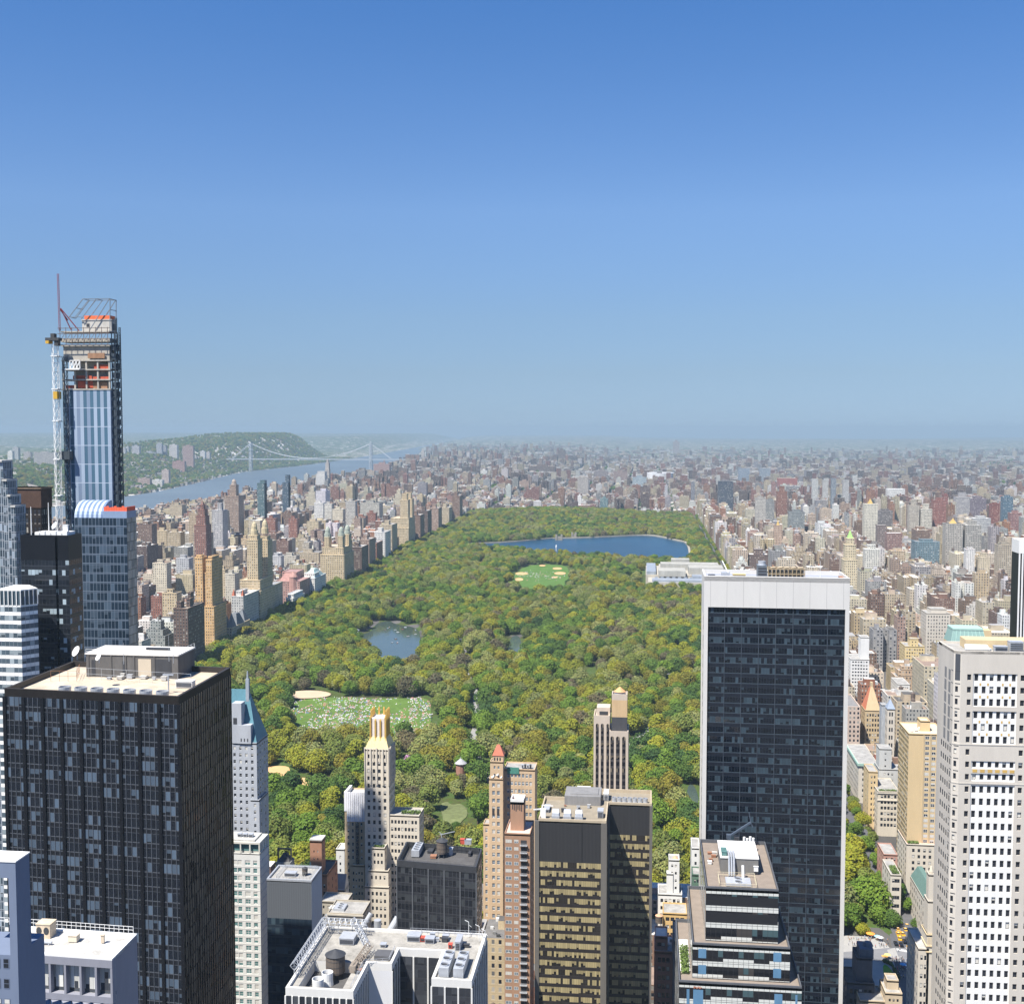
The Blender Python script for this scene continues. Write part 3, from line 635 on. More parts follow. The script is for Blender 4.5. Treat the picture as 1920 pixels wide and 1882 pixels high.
# ---- landmarks in the middle distance: (left, right, top, depth-extent, street depth, name of colour, form, words, extras)
def LMK(name, label, cat, pxl, pxr, top, y, boxes, mats, deep=None, extra=None):
    """boxes: (fx0, fx1, fy0, fy1, ftop) in fractions of the front width and depth, top as picture row or None for `top`"""
    a, b = D(pxl, top, y), D(pxr, top, y); w = b.x-a.x; dp = deep or max(12, w*.8); z0 = H((a.x+b.x)/2, y)-3
    t = thing(name, ((a.x+b.x)/2, y, z0), label, cat); KEEP.append((min(a.x, b.x)-2, b.x+2, y-2, y+dp+2))
    mw = MB(); col, al, rc = mats[:3]; off = (rnd.randrange(500), rnd.randrange(500)); bay = mats[3] if len(mats) > 3 else 3.0; fl = mats[4] if len(mats) > 4 else 3.4
    for q in boxes:
        fx0, fx1, fy0, fy1, tp = q[:5]; zt = D(pxl, tp, y).z; zb = z0 if len(q) < 6 or q[5] is None else D(pxl, q[5], y).z
        c = q[6] if len(q) > 6 else col
        X0, X1, Y0, Y1 = a.x+w*fx0, a.x+w*fx1, y+dp*fy0, y+dp*fy1; P = [(X0, Y0), (X1, Y0), (X1, Y1), (X0, Y1)]
        mr = MB()
        for i in range(4): mw.wall(P[i], P[(i+1) % 4], zb, zt, 0, bay, fl, (off[0]+i*41, off[1]), tuple(c)+(al,))
        mr.face([(*p, zt) for p in P], 0, None, tuple(rc)+(1,)); e = .5
        for i in range(4):
            (ax, ay), (bx, by) = P[i], P[(i+1) % 4]; nx, ny = (by-ay), -(bx-ax); l = math.hypot(nx, ny); nx, ny = nx/l*.35, ny/l*.35
            mr.face([(ax+nx, ay+ny, zt-.7), (bx+nx, by+ny, zt-.7), (bx+nx, by+ny, zt+.7), (ax+nx, ay+ny, zt+.7)], 0, None, tuple(min(1, v*1.12) for v in c)+(1,))
            mr.face([(ax+nx, ay+ny, zt+.7), (bx+nx, by+ny, zt+.7), (bx-nx, by-ny, zt+.7), (ax-nx, ay-ny, zt+.7)], 0, None, tuple(min(1, v*1.2) for v in c)+(1,))
        mr.build('roof', ROOF, t)
    mw.build('wall', FAC, t)
    if extra: extra(t, a.x, w, y, dp, lambda v: D(pxl, v, y).z)
    HERO2.append(((pxl+pxr)/2, top)); LMS.append((pxl, pxr, top, y))
    return t
HERO2 = []; LMS = []
TAN, BUFF, CRM, BRN, RED, GRY, WHT, DBR, DGL, PNK = [PAL[k] for k in ('tan', 'buff', 'cream', 'brown brick', 'red brick', 'grey', 'white', 'dark brown', 'dark glass', 'pinkish brick')]
SLATE, COPPER, TERRA = (.16, .17, .18), (.30, .46, .40), (.42, .14, .08)
def pyr(col, fx0, fx1, fy0, fy1, vb, vt, name='spire', k=0.0):
    def f(t, x, w, y, dp, Z):
        mb = MB(); cx, cy = x+w*(fx0+fx1)/2, y+dp*(fy0+fy1)/2; hx, hy = w*(fx1-fx0)/2*k, dp*(fy1-fy0)/2*k
        mb.taper((x+w*fx0, x+w*fx1, y+dp*fy0, y+dp*fy1), (cx-hx, cx+hx, cy-hy, cy+hy), Z(vb), Z(vt), col=tuple(col)+(1,)); mb.build(name, ROOF, t)
    return f
def many(*fs):
    def f(*a):
        for q in fs: q(*a)
    return f
def domes(col, pts, vb, vt, rad):
    def f(t, x, w, y, dp, Z):
        for fx, fy in pts:
            mb = MB(); mb.col = tuple(col)+(1,); zb, zt = Z(vb), Z(vt); h = zt-zb
            mb.lathe(x+w*fx, y+dp*fy, [(rad, zb), (rad, zb+h*.35), (rad*.8, zb+h*.36), (rad*.75, zb+h*.55), (rad*.8, zb+h*.56), (rad*.55, zb+h*.78), (.15, zb+h*.9), (.1, zt)], 10); mb.build('lantern', ROOF, t)
    return f
yy = lambda base: F*(CH-8)/(base-HZ)
LMK('apartment_house', 'brown brick apartment house with dark shaded side, left of the orange tower', 'building', 325, 352, 1141, 1170, [(0, 1, 0, 1, 1141), (.1, .4, .1, .3, 1130, 1141), (.55, .8, .3, .5, 1126, 1141), (.3, .5, .6, .8, 1118, 1141)], (DBR, .12, (.3, .25, .2)), 46)
LMK('twin_tower_house', 'tall orange-tan house with twin ribbed tops at the park edge', 'building', 364, 397, 1046, 1275, [(-.05, 1.08, 0, 1, 1137), (0, .42, .05, .4, 1046, 1137), (.42, .62, .12, .45, 1075, 1137), (.62, .95, .05, .9, 1050, 1137), (.05, .35, .1, .3, 1042, 1046), (.68, .9, .15, .7, 1045, 1050)], ((.62, .40, .19), .08, (.45, .33, .2), 2.6), 40)
LMK('gabled_house', 'old buff apartment house with steep slate gables and dormers beside the park', 'building', 415, 435, 1177, 1318, [(0, 1, 0, 1, 1177)], (BUFF, .1, (.3, .3, .28)), 62, many(pyr(SLATE, 0, .5, 0, .25, 1177, 1152, 'gable'), pyr(SLATE, .5, 1, 0, .25, 1177, 1150, 'gable'), pyr(SLATE, 0, 1, .28, .7, 1177, 1156, 'mansard', .4), pyr(SLATE, 0, 1, .72, 1, 1177, 1152, 'gable')))
LMK('apartment_house', 'grey-white apartment house with little red corner gables next to the twin-crowned house', 'building', 434, 456, 1118, 1392, [(0, 1, 0, 1, 1118), (.1, .5, .2, .6, 1111, 1118)], ((.5, .49, .46), .1, (.55, .5, .45)), 62, many(pyr(TERRA, 0, .22, 0, .12, 1118, 1104), pyr(TERRA, .78, 1, 0, .12, 1118, 1104)))
LMK('twin_crown_house', 'tan house with two tall lantern-crowned towers above the park trees', 'building', 444, 486, 1088, 1450, [(0, 1.05, 0, 1, 1108), (.1, 1, .05, .9, 1088, 1108), (.4, .88, .1, .4, 1013, 1088), (.45, .83, .14, .36, 1005, 1013), (.52, .98, .62, .95, 1018, 1088), (.57, .93, .66, .9, 1011, 1018)], (BUFF, .07, (.5, .42, .3), 2.6), 60, domes((.5, .42, .27), [(.64, .25), (.75, .79)], 1006, 976, 5))
LMK('apartment_house', 'brown apartment slab standing in shade right of the twin-crowned house', 'building', 489, 506, 1100, 1500, [(0, 1, 0, 1, 1100)], (TAN, .1, (.3, .3, .3)), 55)
def museum_roofs(t, x, w, y, dp, Z):
    mb = MB(); mb.taper((x+w*.1, x+w*.75, y+dp*.15, y+dp*.6), (x+w*.2, x+w*.65, y+dp*.36, y+dp*.38), Z(1090), Z(1078), col=(.36, .2, .17, 1)); mb.build('hip_roof', ROOF, t)
    mb = MB(); mb.col = (.42, .24, .2, 1); mb.cyl(x+w*.72, y+3, Z(1110), Z(1081), 6, 10); mb.cyl(x+w*.72, y+3, Z(1081), Z(1070), 6.6, 10, .05); mb.build('round_tower', ROOF, t)
LMK('museum', 'pink granite museum with hip roofs and a round corner tower', 'museum', 515, 562, 1090, 1610, [(0, 1, 0, 1, 1090), (.0, .6, .5, 1, 1078)], ((.40, .24, .2), .12, (.35, .22, .2)), 70, museum_roofs)
LMK('museum', 'white granite museum wing with arched front and pale green roof', 'museum', 566, 590, 1084, 1660, [(0, 1, 0, 1, 1084), (.1, .9, .1, .5, 1076, 1084)], (WHT, .05, (.35, .5, .47)), 60, pyr((.42, .55, .52), .05, .95, .05, .9, 1084, 1070, 'green_roof', .3))
LMK('society_hall', 'low white stone hall with shallow metal roof at the edge of the trees', 'hall', 536, 549, 1122, 1560, [(0, 1, 0, 1, 1122), (.1, .9, .1, .9, 1115)], (WHT, .04, (.5, .53, .55)), 55)
LMK('castle_block', 'massive tan block with three lantern-topped turrets over the park', 'building', 600, 645, 1027, 1790, [(0, 1, 0, 1, 1040), (.08, .95, .05, .95, 1027, 1040), (.15, .35, .05, .3, 1008, 1027), (.72, .92, .05, .3, 1006, 1027), (.7, .95, .6, .9, 1006, 1027)], (BUFF, .08, (.5, .43, .33), 3), 62, domes((.33, .36, .3), [(.25, .17), (.82, .17), (.83, .75)], 1010, 985, 5.5))
LMK('twin_top_house', 'tan house with finned twin pinnacles farther up the park edge', 'building', 728, 766, 980, 2390, [(0, 1, 0, 1, 990), (.1, 1, .05, .95, 972, 990), (.55, .95, .1, .35, 938, 972), (.62, .88, .15, .3, 926, 938), (.6, .97, .65, .9, 938, 972), (.66, .9, .7, .85, 926, 938)], (BUFF, .07, (.5, .43, .32), 3), 70)
for (l, r_, tp, y, c, w) in [(657, 678, 1026, 1880, DBR, 'dark brick apartment house right behind the three-turreted block'), (676, 692, 1012, 1990, PNK, 'reddish apartment house with a stepped crown along the park edge'), (690, 706, 1018, 2060, RED, 'crimson-faced narrow apartment house on the park edge'),
                             (702, 722, 998, 2130, WHT, 'white apartment house with a cupola on the park edge'), (715, 735, 984, 2220, TAN, 'tan terraced apartment house left of the finned pinnacles'), (768, 788, 966, 2520, BRN, 'brown apartment house just beyond the finned pinnacles'), (786, 802, 958, 2620, DBR, 'dark narrow apartment house nearing the north end of the park'), (806, 822, 953, 2740, PNK, 'pinkish slab at the north stretch of the park edge'), (826, 842, 952, 2880, TAN, 'sandy slab by the north-west corner of the park'), (848, 862, 930, 3020, BRN, 'brown twin-topped tower near the north-west corner of the park')]:
    LMK('apartment_house', w, 'building', l, r_, tp, y, [(0, 1, 0, 1, tp), (.2, .6, .2, .5, tp-7, tp)], (c, .1, (.4, .38, .35)), 48)
LMK('stepped_tower', 'slim dark brick tower stepping up to a point among the western rooftops', 'tower', 364, 386, 985, 1700, [(0, 1, 0, 1, 985), (.12, .9, .1, .9, 968, 985), (.25, .8, .2, .8, 956, 968), (.36, .68, .3, .7, 947, 956)], ((.25, .13, .1), .1, (.2, .12, .1)), 22, pyr((.2, .12, .1), .4, .64, .35, .65, 947, 938))
LMK('lantern_tower', 'brown tower with an octagonal domed lantern standing against the river', 'tower', 421, 447, 925, 2450, [(0, 1, 0, 1, 930), (.3, .75, .2, .7, 910, 930)], ((.33, .24, .18), .2, (.3, .24, .2)), 34, domes((.36, .3, .25), [(.52, .45)], 912, 897, 6.5))
LMK('apartment_slab', 'grey-white gridded slab with a roof shed left of the lantern tower', 'building', 397, 417, 957, 2000, [(0, 1, 0, 1, 957), (.45, .8, .2, .6, 944, 957)], ((.45, .43, .42), .24, (.5, .5, .5)), 26)
LMK('glass_tower', 'slim green glass tower standing against the river', 'tower', 482, 495, 906, 2650, [(0, 1, 0, 1, 906), (.3, 1, .3, 1, 901)], ((.10, .17, .18), .34, (.2, .25, .27)), 20)
LMK('glass_tower', 'slim dark blue glass tower with a stepped top standing against the river', 'tower', 529, 540, 905, 2900, [(0, 1, 0, 1, 905), (.4, 1, .3, 1, 891)], ((.06, .10, .14), .34, (.15, .2, .23)), 20)
LMK('church_tower', 'tall grey gothic church tower in front of the far river bank', 'church', 609, 617, 868, 4450, [(0, 1, 0, 1, 880), (.1, .9, .1, .9, 868), (.3, .7, .3, .7, 862)], ((.42, .38, .34), .06, (.4, .38, .35)), 20)
LMK('pale_block', 'pale broad block left of the grey gothic church tower', 'building', 592, 609, 892, 4400, [(0, 1, 0, 1, 892), (.15, .95, .1, .9, 884)], ((.62, .6, .56), .1, (.6, .6, .6)), 40)
for (l, r_, tp, bs, c, al, w) in [(589, 606, 943, 1000, WHT, .26, 'white ribbed apartment slab, left one of the pair west of the finned pinnacles'), (608, 622, 945, 1002, (.6, .57, .5), .24, 'cream ribbed apartment slab, right of the pair west of the finned pinnacles'), (623, 643, 955, 1005, CRM, .1, 'cream stepped apartment house in front of the ribbed slab pair'), (648, 666, 940, 1000, (.5, .47, .42), .22, 'grey-tan tall slab left of the broad gridded slab'), (675, 711, 943, 990, (.48, .45, .38), .26, 'broad gridded tan slab with a white roof block'), (687, 704, 962, 1000, RED, .1, 'red-brown block in front of the broad gridded slab'),
                                  (499, 516, 972, 1030, RED, .1, 'brick red slab among western rooftops, left of two'), (541, 557, 973, 1032, RED, .1, 'brick red slab among western rooftops, right of two'), (318, 341, 947, 1000, TAN, .12, 'tan stepped hotel block left of the slim stepped tower'), (292, 312, 995, 1060, BUFF, .1, 'buff apartment block with chimneys behind the curved-roof glass tower'), (313, 338, 998, 1060, (.47, .38, .25), .1, 'ochre apartment block next to the buff block'),
                                  (286, 312, 1056, 1140, CRM, .1, 'cream apartment house with many windows behind the blue-grey glass tower'), (304, 331, 1112, 1200, BUFF, .1, 'buff apartment house with setback terraces left of the brown corner house'), (330, 354, 1047, 1110, (.5, .5, .5), .2, 'grey balcony slab with a white roof block left of the orange tower'), (412, 426, 1011, 1060, CRM, .1, 'cream narrow apartment block left of three in a row'), (429, 441, 1008, 1056, (.62, .54, .36), .1, 'yellow apartment block in the middle of three in a row'), (452, 464, 1010, 1056, (.55, .42, .26), .1, 'orange-tan apartment block right of three in a row'),
                                  (410, 422, 1068, 1140, BUFF, .1, 'buff house with a dark side right behind the orange tower'), (422, 440, 1076, 1150, (.55, .5, .4), .1, 'sand twin-bay house right of the orange tower'), (528, 555, 1042, 1080, (.58, .53, .44), .12, 'long cream block behind the pink museum'), (555, 598, 1036, 1075, TAN, .12, 'long tan block left of the three-turreted castle block'), (507, 527, 1043, 1085, (.55, .55, .55), .14, 'pale grey block left of the long cream block')]:
    y = F*(CH-14)/(bs-HZ); LMK('apartment_house', w, 'building', l, r_, tp, y, [(0, 1, 0, 1, tp), (.25, .65, .25, .6, tp-6*1000/y-2, tp)], (c, al, RFC[int(l) % 7]), max(16, (r_-l)/F*y*.9))
# north of the park
for (l, r_, tp, bs, c, al, w) in [(1083, 1103, 895, 935, (.42, .38, .34), .3, 'tan office tower with dark ribbed centre north of the park'), (991, 1040, 874, 893, DBR, .15, 'long row of brown housing slabs north of the park'), (1046, 1060, 844, 872, DBR, .15, 'dark brown tall block standing alone up north'), (1125, 1140, 935, 962, (.15, .24, .25), .34, 'small teal glass tower at the north edge of the park'), (1200, 1220, 913, 935, DBR, .2, 'dark block at the north-east beyond the avenue'), (1113, 1139, 883, 901, (.24, .2, .19), .15, 'grey-brown slab beside the far stadium'), (1150, 1176, 884, 903, (.28, .2, .17), .15, 'brown slab left of the far stadium'), (1186, 1212, 895, 915, (.35, .42, .45), .3, 'pale blue glass block below the far stadium'), (901, 913, 882, 900, WHT, .15, 'white slab on the heights north-west of the park'), (974, 992, 902, 922, PNK, .12, 'pinkish housing slab on the northern rooftops'), (812, 822, 845, 866, DBR, .1, 'dark tower on the far northern heights'), (790, 795, 845, 872, (.45, .4, .36), .1, 'thin tan tower on the far northern heights'), (836, 848, 930, 955, (.3, .16, .12), .1, 'red-brown stepped block near the far left end of the park'), (857, 878, 940, 965, (.28, .17, .13), .1, 'brown block by the circle at the park corner'), (1262, 1274, 828, 850, (.3, .26, .25), .1, 'pair of tall dark blocks on the far northern skyline'), (700, 730, 870, 895, (.33, .2, .17), .12, 'red-brown hospital block by the far end of the bridge'), (718, 722, 866, 880, (.33, .2, .17), .12, 'slim brick tower of the hospital by the bridge'), (945, 952, 845, 868, GRY, .2, 'tall grey slab in the middle of the far northern heights'), (1083, 1090, 930, 955, WHT, .1, 'white narrow church-like tower north of the park')]:
    y = F*(CH-10)/(bs-HZ); LMK('apartment_tower', w, 'building', l, r_, tp, y, [(0, 1, 0, 1, tp), (.3, .7, .3, .7, tp-3, tp)], (c, al, RFC[int(l) % 7]), max(20, (r_-l)/F*y*.5))
def stad(t, x, w, y, dp, Z):
    mb = MB(); mb.col = (.6, .6, .6, 1); n = 28
    for i in range(n):
        a, b = 2*math.pi*i/n, 2*math.pi*(i+1)/n; cx, cy = x+w/2, y+dp/2
        P = [(cx+w*.5*math.cos(q), cy+dp*.5*math.sin(q)) for q in (a, b)]; Q = [(cx+w*.36*math.cos(q), cy+dp*.36*math.sin(q)) for q in (a, b)]
        mb.face([(*P[0], Z(899)), (*P[1], Z(899)), (*P[1], Z(887)), (*P[0], Z(887))]); mb.face([(*P[0], Z(887)), (*P[1], Z(887)), (*Q[1], Z(888)), (*Q[0], Z(888))]); mb.face([(*Q[1], Z(899)), (*Q[0], Z(899)), (*Q[0], Z(888)), (*Q[1], Z(888))])
    mb.build('grandstand_ring', ROOF, t)
_t = thing('stadium', D(1239, 899, 5900)*1, 'pale oval stadium with open grandstand far beyond the park', 'stadium'); stad(_t, D(1213, 890, 5900).x, D(1265, 890, 5900).x-D(1213, 890, 5900).x, 5900, 160, lambda v: D(1239, v, 5900).z)
# east side
for (l, r_, tp, bs, c, al, w, tops) in [(1347, 1375, 903, 968, (.07, .085, .11), .3, 'dark blue-grey office slab at the north-east corner of the park', 0), (1457, 1476, 922, 1000, (.26, .13, .09), .12, 'brown tall tower right of the dark north-east slab', 10), (1452, 1467, 985, 1045, (.5, .36, .26), .1, 'tan spire-topped house in front of the brown tall tower', 12), (1480, 1509, 960, 1012, (.26, .28, .27), .28, 'grey-green hospital slab with ribbed top', 4), (1417, 1436, 934, 1005, (.45, .42, .37), .1, 'tan slab with blank side left of the grey-green slab', 3), (1431, 1452, 942, 1000, (.3, .3, .28), .22, 'grey slab in front of the tan blank-sided slab', 5), (1405, 1440, 1040, 1080, (.17, .12, .1), .12, 'dark brown apartment house near the white-framed slab roof', 10),
                                     (1621, 1646, 945, 1025, (.62, .58, .47), .16, 'cream ribbed tower with a slender top block', 12), (1622, 1649, 1030, 1085, (.68, .66, .58), .34, 'white banded block right of the green-tipped tower', 8), (1647, 1674, 958, 1005, (.2, .18, .17), .34, 'dark rounded block behind the cream ribbed tower', 3), (1645, 1662, 985, 1040, (.22, .17, .15), .14, 'brown-black slab in front of the dark rounded block', 0), (1664, 1692, 1000, 1050, (.3, .18, .15), .2, 'brown broad office block with window bands', 0), (1705, 1724, 948, 1010, (.47, .42, .34), .18, 'tan ribbed tower left of the striped tower', 10), (1727, 1748, 955, 1010, (.6, .56, .46), .34, 'black and cream striped tower', 10), (1751, 1776, 938, 1008, (.3, .13, .1), .14, 'red-brown wide tower right of the striped tower', 4), (1770, 1778, 928, 1000, (.27, .11, .09), .1, 'slim red-brown shaft beside the red-brown wide tower', 2),
                                     (1774, 1806, 982, 1062, (.42, .39, .34), .22, 'grey-tan tower with a round tank, left of the twin grey towers', 12), (1811, 1840, 985, 1062, (.38, .36, .32), .24, 'grey tower of the twin grey towers, the right one', 8), (1793, 1819, 932, 985, (.4, .38, .37), .22, 'tall grey tower behind the twin grey towers', 8), (1825, 1858, 972, 1015, (.45, .45, .44), .2, 'light grey slab behind the right twin grey tower', 4), (1820, 1850, 935, 975, (.2, .16, .18), .2, 'purple-brown pair of slabs in the east distance', 4), (1858, 1874, 945, 1005, (.25, .1, .08), .12, 'dark red tower left of the blue glass tower', 2), (1881, 1900, 932, 1010, (.1, .17, .22), .32, 'blue glass tower near the east river', 3), (1895, 1916, 962, 1012, (.3, .16, .14), .14, 'reddish tower right of the blue glass tower', 4),
                                     (1717, 1762, 1016, 1065, (.16, .24, .27), .3, 'teal glass stepped hospital block', 4), (1872, 1900, 1022, 1095, (.45, .38, .28), .26, 'tan balcony tower below the blue glass tower', 6), (1812, 1828, 1030, 1090, WHT, .14, 'white narrow block left of the tan balcony tower', 3), (1836, 1856, 1045, 1090, (.6, .52, .38), .04, 'blank cream stepped block left of the tan balcony tower', 8), (1523, 1534, 898, 950, (.5, .5, .47), .24, 'pale slab, first of four thin slabs in a row', 0), (1543, 1553, 900, 950, (.48, .47, .44), .24, 'pale slab, second of four thin slabs in a row', 0), (1559, 1568, 897, 950, (.22, .25, .28), .24, 'dark slab, third of four thin slabs in a row', 0), (1581, 1592, 900, 950, (.46, .45, .43), .24, 'pale slab, last of four thin slabs in a row', 0), (1447, 1455, 905, 945, (.3, .17, .14), .1, 'thin red-brown tower behind the brown tall tower', 2), (1296, 1303, 905, 940, (.2, .2, .22), .2, 'dark grey tower left of the dark north-east slab', 2), (1385, 1406, 878, 900, (.25, .3, .36), .3, 'blue-grey housing slab north-east, left of two', 0), (1425, 1445, 878, 900, (.28, .32, .36), .3, 'blue-grey housing slab north-east, right of two', 0), (1460, 1495, 897, 912, (.36, .12, .09), .1, 'bright red brick housing block in the east distance', 0), (1664, 1697, 917, 933, WHT, .2, 'white arched roof block far in the east', 0)]:
    y = F*(CH-14)/(bs-HZ); ex = None
    if tops == 12: ex = pyr((.5, .35, .12), .3, .7, .3, .7, tp, tp-10)
    LMK('apartment_tower', w, 'building', l, r_, tp, y, [(0, 1, 0, 1, tp)]+([(.25, .75, .2, .7, tp-tops, tp)] if tops and tops != 12 else []), (c, al, RFC[int(l) % 7], 2.8, 3.2), max(16, (r_-l)/F*y*.8), ex)
LMK('green_tipped_tower', 'cream hotel tower with a green pyramid tip rising over the eastern roofs', 'tower', 1583, 1608, 1030, 1560, [(0, 1, 0, 1, 1050), (.1, .9, .1, .9, 1022, 1050), (.25, .78, .2, .8, 1010, 1022)], ((.60, .51, .34), .1, (.5, .42, .3), 2.4), 20, pyr((.3, .5, .16), .3, .72, .25, .75, 1010, 994))
RN = [(1240, 1310, 1072, 1098), ]

# ------------------------------------------------------------ tools for the near towers
def P2(v): return (v.x, v.y)
def wvec(a, b):
    L = math.hypot(b[0]-a[0], b[1]-a[1]); d = ((b[0]-a[0])/L, (b[1]-a[1])/L); return L, d, (d[1], -d[0])      # length, direction, outward normal
def at_(a, d, n, u, o, z): return (a[0]+d[0]*u+n[0]*o, a[1]+d[1]*u+n[1]*o, z)
def wbox(mb, a, b, u0, u1, o0, o1, z0, z1, mi=0):   # a box standing on the wall line a->b, from depth o0 to o1 outside it
    L, d, n = wvec(a, b); q = [at_(a, d, n, u, o, z) for z in (z0, z1) for (u, o) in ((u0, o1), (u1, o1), (u1, o0), (u0, o0))]
    for f in ((0, 1, 5, 4), (1, 2, 6, 5), (2, 3, 7, 6), (3, 0, 4, 7), (4, 5, 6, 7), (3, 2, 1, 0)): mb.face([q[i] for i in f], mi)
def fins(mb, a, b, z0, z1, n, w, dep, ends=True, mi=0):
    L = wvec(a, b)[0]
    for i in range(n+1):
        if not ends and i in (0, n): continue
        u = L*i/n; wbox(mb, a, b, u-w/2, u+w/2, .003, dep, z0, z1, mi)
def bands(mb, a, b, zs, h, dep, mi=0):
    L = wvec(a, b)[0]
    for z in zs: wbox(mb, a, b, .02, L-.02, .005, dep, z, z+h, mi)
def frange(a, b, s):
    out = []
    while a < b-1e-6: out.append(a); a += s
    return out
def rectp(x0, x1, y0, y1): return [(x0, y0), (x1, y0), (x1, y1), (x0, y1)]
def parapet(mb, P, z0, z1, w, mi=0):                 # a low wall along the inside of the outline P
    n = len(P); cx = sum(p[0] for p in P)/n; cy = sum(p[1] for p in P)/n; Q = []
    for i in range(n):
        _, d0, n0 = wvec(P[i-1], P[i]); _, d1, n1 = wvec(P[i], P[(i+1) % n]); k = 1+n0[0]*n1[0]+n0[1]*n1[1]
        Q.append((P[i][0]-(n0[0]+n1[0])/k*w, P[i][1]-(n0[1]+n1[1])/k*w))
    for i in range(n):
        j = (i+1) % n
        mb.face([(*P[i], z1), (*P[j], z1), (*Q[j], z1), (*Q[i], z1)], mi); mb.face([(*Q[j], z0), (*Q[i], z0), (*Q[i], z1), (*Q[j], z1)], mi)
        mb.face([(*P[i], z0), (*P[j], z0), (*P[j], z1), (*P[i], z1)], mi)
    return Q
def slab(t, name, P, z, mat, thick=.3):
    mb = MB(); mb.prism(P, z-thick, z, 0); return mb.build(name, mat, t)
GLASS_D = plain('dark_pane', (.018, .022, .03), .08, .3, .8, spec=.5); GLASS_G = plain('green_pane', (.10, .20, .19), .1, .3, .6, spec=.5); GLASS_B = plain('pale_pane', (.16, .2, .24), .15, .4, .5, spec=.5)
BLIND = plain('drawn_blind', (.55, .53, .48), .7, .1, 1); FRM_W = plain('white_frame', (.62, .62, .6), .6, .08, 1); FRM_D = plain('dark_frame', (.06, .06, .065), .5, .1, 1)
_wc = {}
wr = random.Random(3)
def window_mesh(w, h, d, n, glass, frame, kind):
    key = (round(w, 2), round(h, 2), round(d[0], 3), round(d[1], 3), glass.name, frame.name, kind)
    if key in _wc: return _wc[key]
    mb = MB(); a = (0, 0); b = (d[0]*w, d[1]*w); at = lambda u, o, z: (d[0]*u+n[0]*o, d[1]*u+n[1]*o, z); q = lambda u0, u1, z0, z1, o, mi: mb.face([at(u0, o, z0), at(u1, o, z0), at(u1, o, z1), at(u0, o, z1)], mi)
    q(0, w, 0, h, 0, 0); f = min(.14, w*.08); q(0, w, 0, f, .03, 1); q(0, w, h-f, h, .03, 1); q(0, f, f, h-f, .03, 1); q(w-f, w, f, h-f, .03, 1)
    if w > 1.6: q(w/2-f/2, w/2+f/2, f, h-f, .03, 1)
    if kind == 1: q(f, w-f, h*.5, h-f, .015, 2)
    if kind == 2: q(f, w-f, h*.12, h-f, .015, 2)
    if kind == 3: q(w*.25, w*.75, f, h*.3, .06, 1)
    if kind == 0 and h > 1.5: q(f, w-f, h*.5-f*.4, h*.5+f*.4, .035, 1)
    o = mb.build('window', [glass, frame, BLIND], link=False); _wc[key] = o.data; return o.data
def set_windows(t, wins, glass=GLASS_D, frame=FRM_W, share=(.6, .2, .1, .1)):
    """wins: (a, d, n, u, o, z, w, h). The largest hundred are parts of their own, the rest one part."""
    O = Vector(t['_org']); L = []
    for (a, d, n, u, o, z, w, h) in wins:
        p = at_(a, d, n, u, o, z); s = proj((p[0], p[1], p[2])); inside = -10 < s[0] < 1930 and s[1] < 1890; L.append((0 if inside else 1, (Vector(p)-Vector((0, 0, CH))).length/(w*h)**.5, p, d, n, w, h))
    L.sort(key=lambda q: q[:2]); rest = MB()
    for i, (_, _, p, d, n, w, h) in enumerate(L):
        k = wr.choices((0, 1, 2, 3), share)[0]; me = window_mesh(w, h, d, n, glass, frame, k)
        if i < 100:
            ob = bpy.data.objects.new('window', me); S.collection.objects.link(ob); ob.parent = t; ob.location = Vector(p)-O
        else:
            for pl in me.polygons: rest.face([tuple(me.vertices[v].co+Vector(p)) for v in pl.vertices], pl.material_index)
    if rest.f: tag(rest.build('further_windows', [glass, frame, BLIND], t), kind='stuff')
def punched(mb, wins, a, b, z0, z1, cols, rows, dep=.3, mi=0, off=0.0):
    """a wall a->b with real openings at cols x rows [(u0,u1)] x [(zlo,zhi)]; reveals run dep deep."""
    L, d, n = wvec(a, b); us = sorted({0.0, L} | {x for c in cols for x in c}); zs = sorted({z0, z1} | {x for r in rows for x in r}); A = lambda u, o, z: at_(a, d, n, u, o, z)
    hole = lambda u, z: any(c[0]-1e-6 <= u <= c[1]+1e-6 for c in cols) and any(r[0]-1e-6 <= z <= r[1]+1e-6 for r in rows)
    for u0, u1 in zip(us, us[1:]):
        run = None
        for k in range(len(zs)-1):
            h = hole((u0+u1)/2, (zs[k]+zs[k+1])/2)
            if not h and run is None: run = zs[k]
            if run is not None and (h or k == len(zs)-2):
                zt_ = zs[k] if h else zs[k+1]; mb.face([A(u0, off, run), A(u1, off, run), A(u1, off, zt_), A(u0, off, zt_)], mi, [(u0, run), (u1, run), (u1, zt_), (u0, zt_)]); run = None
    for c in cols:
        for r in rows:
            (u0, u1), (w0, w1) = c, r
            mb.face([A(u0, off, w0), A(u1, off, w0), A(u1, off-dep, w0), A(u0, off-dep, w0)][::-1] if False else [A(u0, off-dep, w0), A(u0, off, w0), A(u1, off, w0), A(u1, off-dep, w0)], mi)
            mb.face([A(u0, off, w1), A(u0, off-dep, w1), A(u1, off-dep, w1), A(u1, off, w1)], mi)
            mb.face([A(u0, off, w0), A(u0, off-dep, w0), A(u0, off-dep, w1), A(u0, off, w1)], mi); mb.face([A(u1, off-dep, w0), A(u1, off, w0), A(u1, off, w1), A(u1, off-dep, w1)], mi)
            wins.append((a, d, n, u0, off-dep+.02, w0, u1-u0, w1-w0))
def even(L, n, w, m=None):
    """n openings of width w spread evenly over L"""
    s = L/n if m is None else (L-2*m)/n; o = 0 if m is None else m
    return [(o+s*(i+.5)-w/2, o+s*(i+.5)+w/2) for i in range(n)]
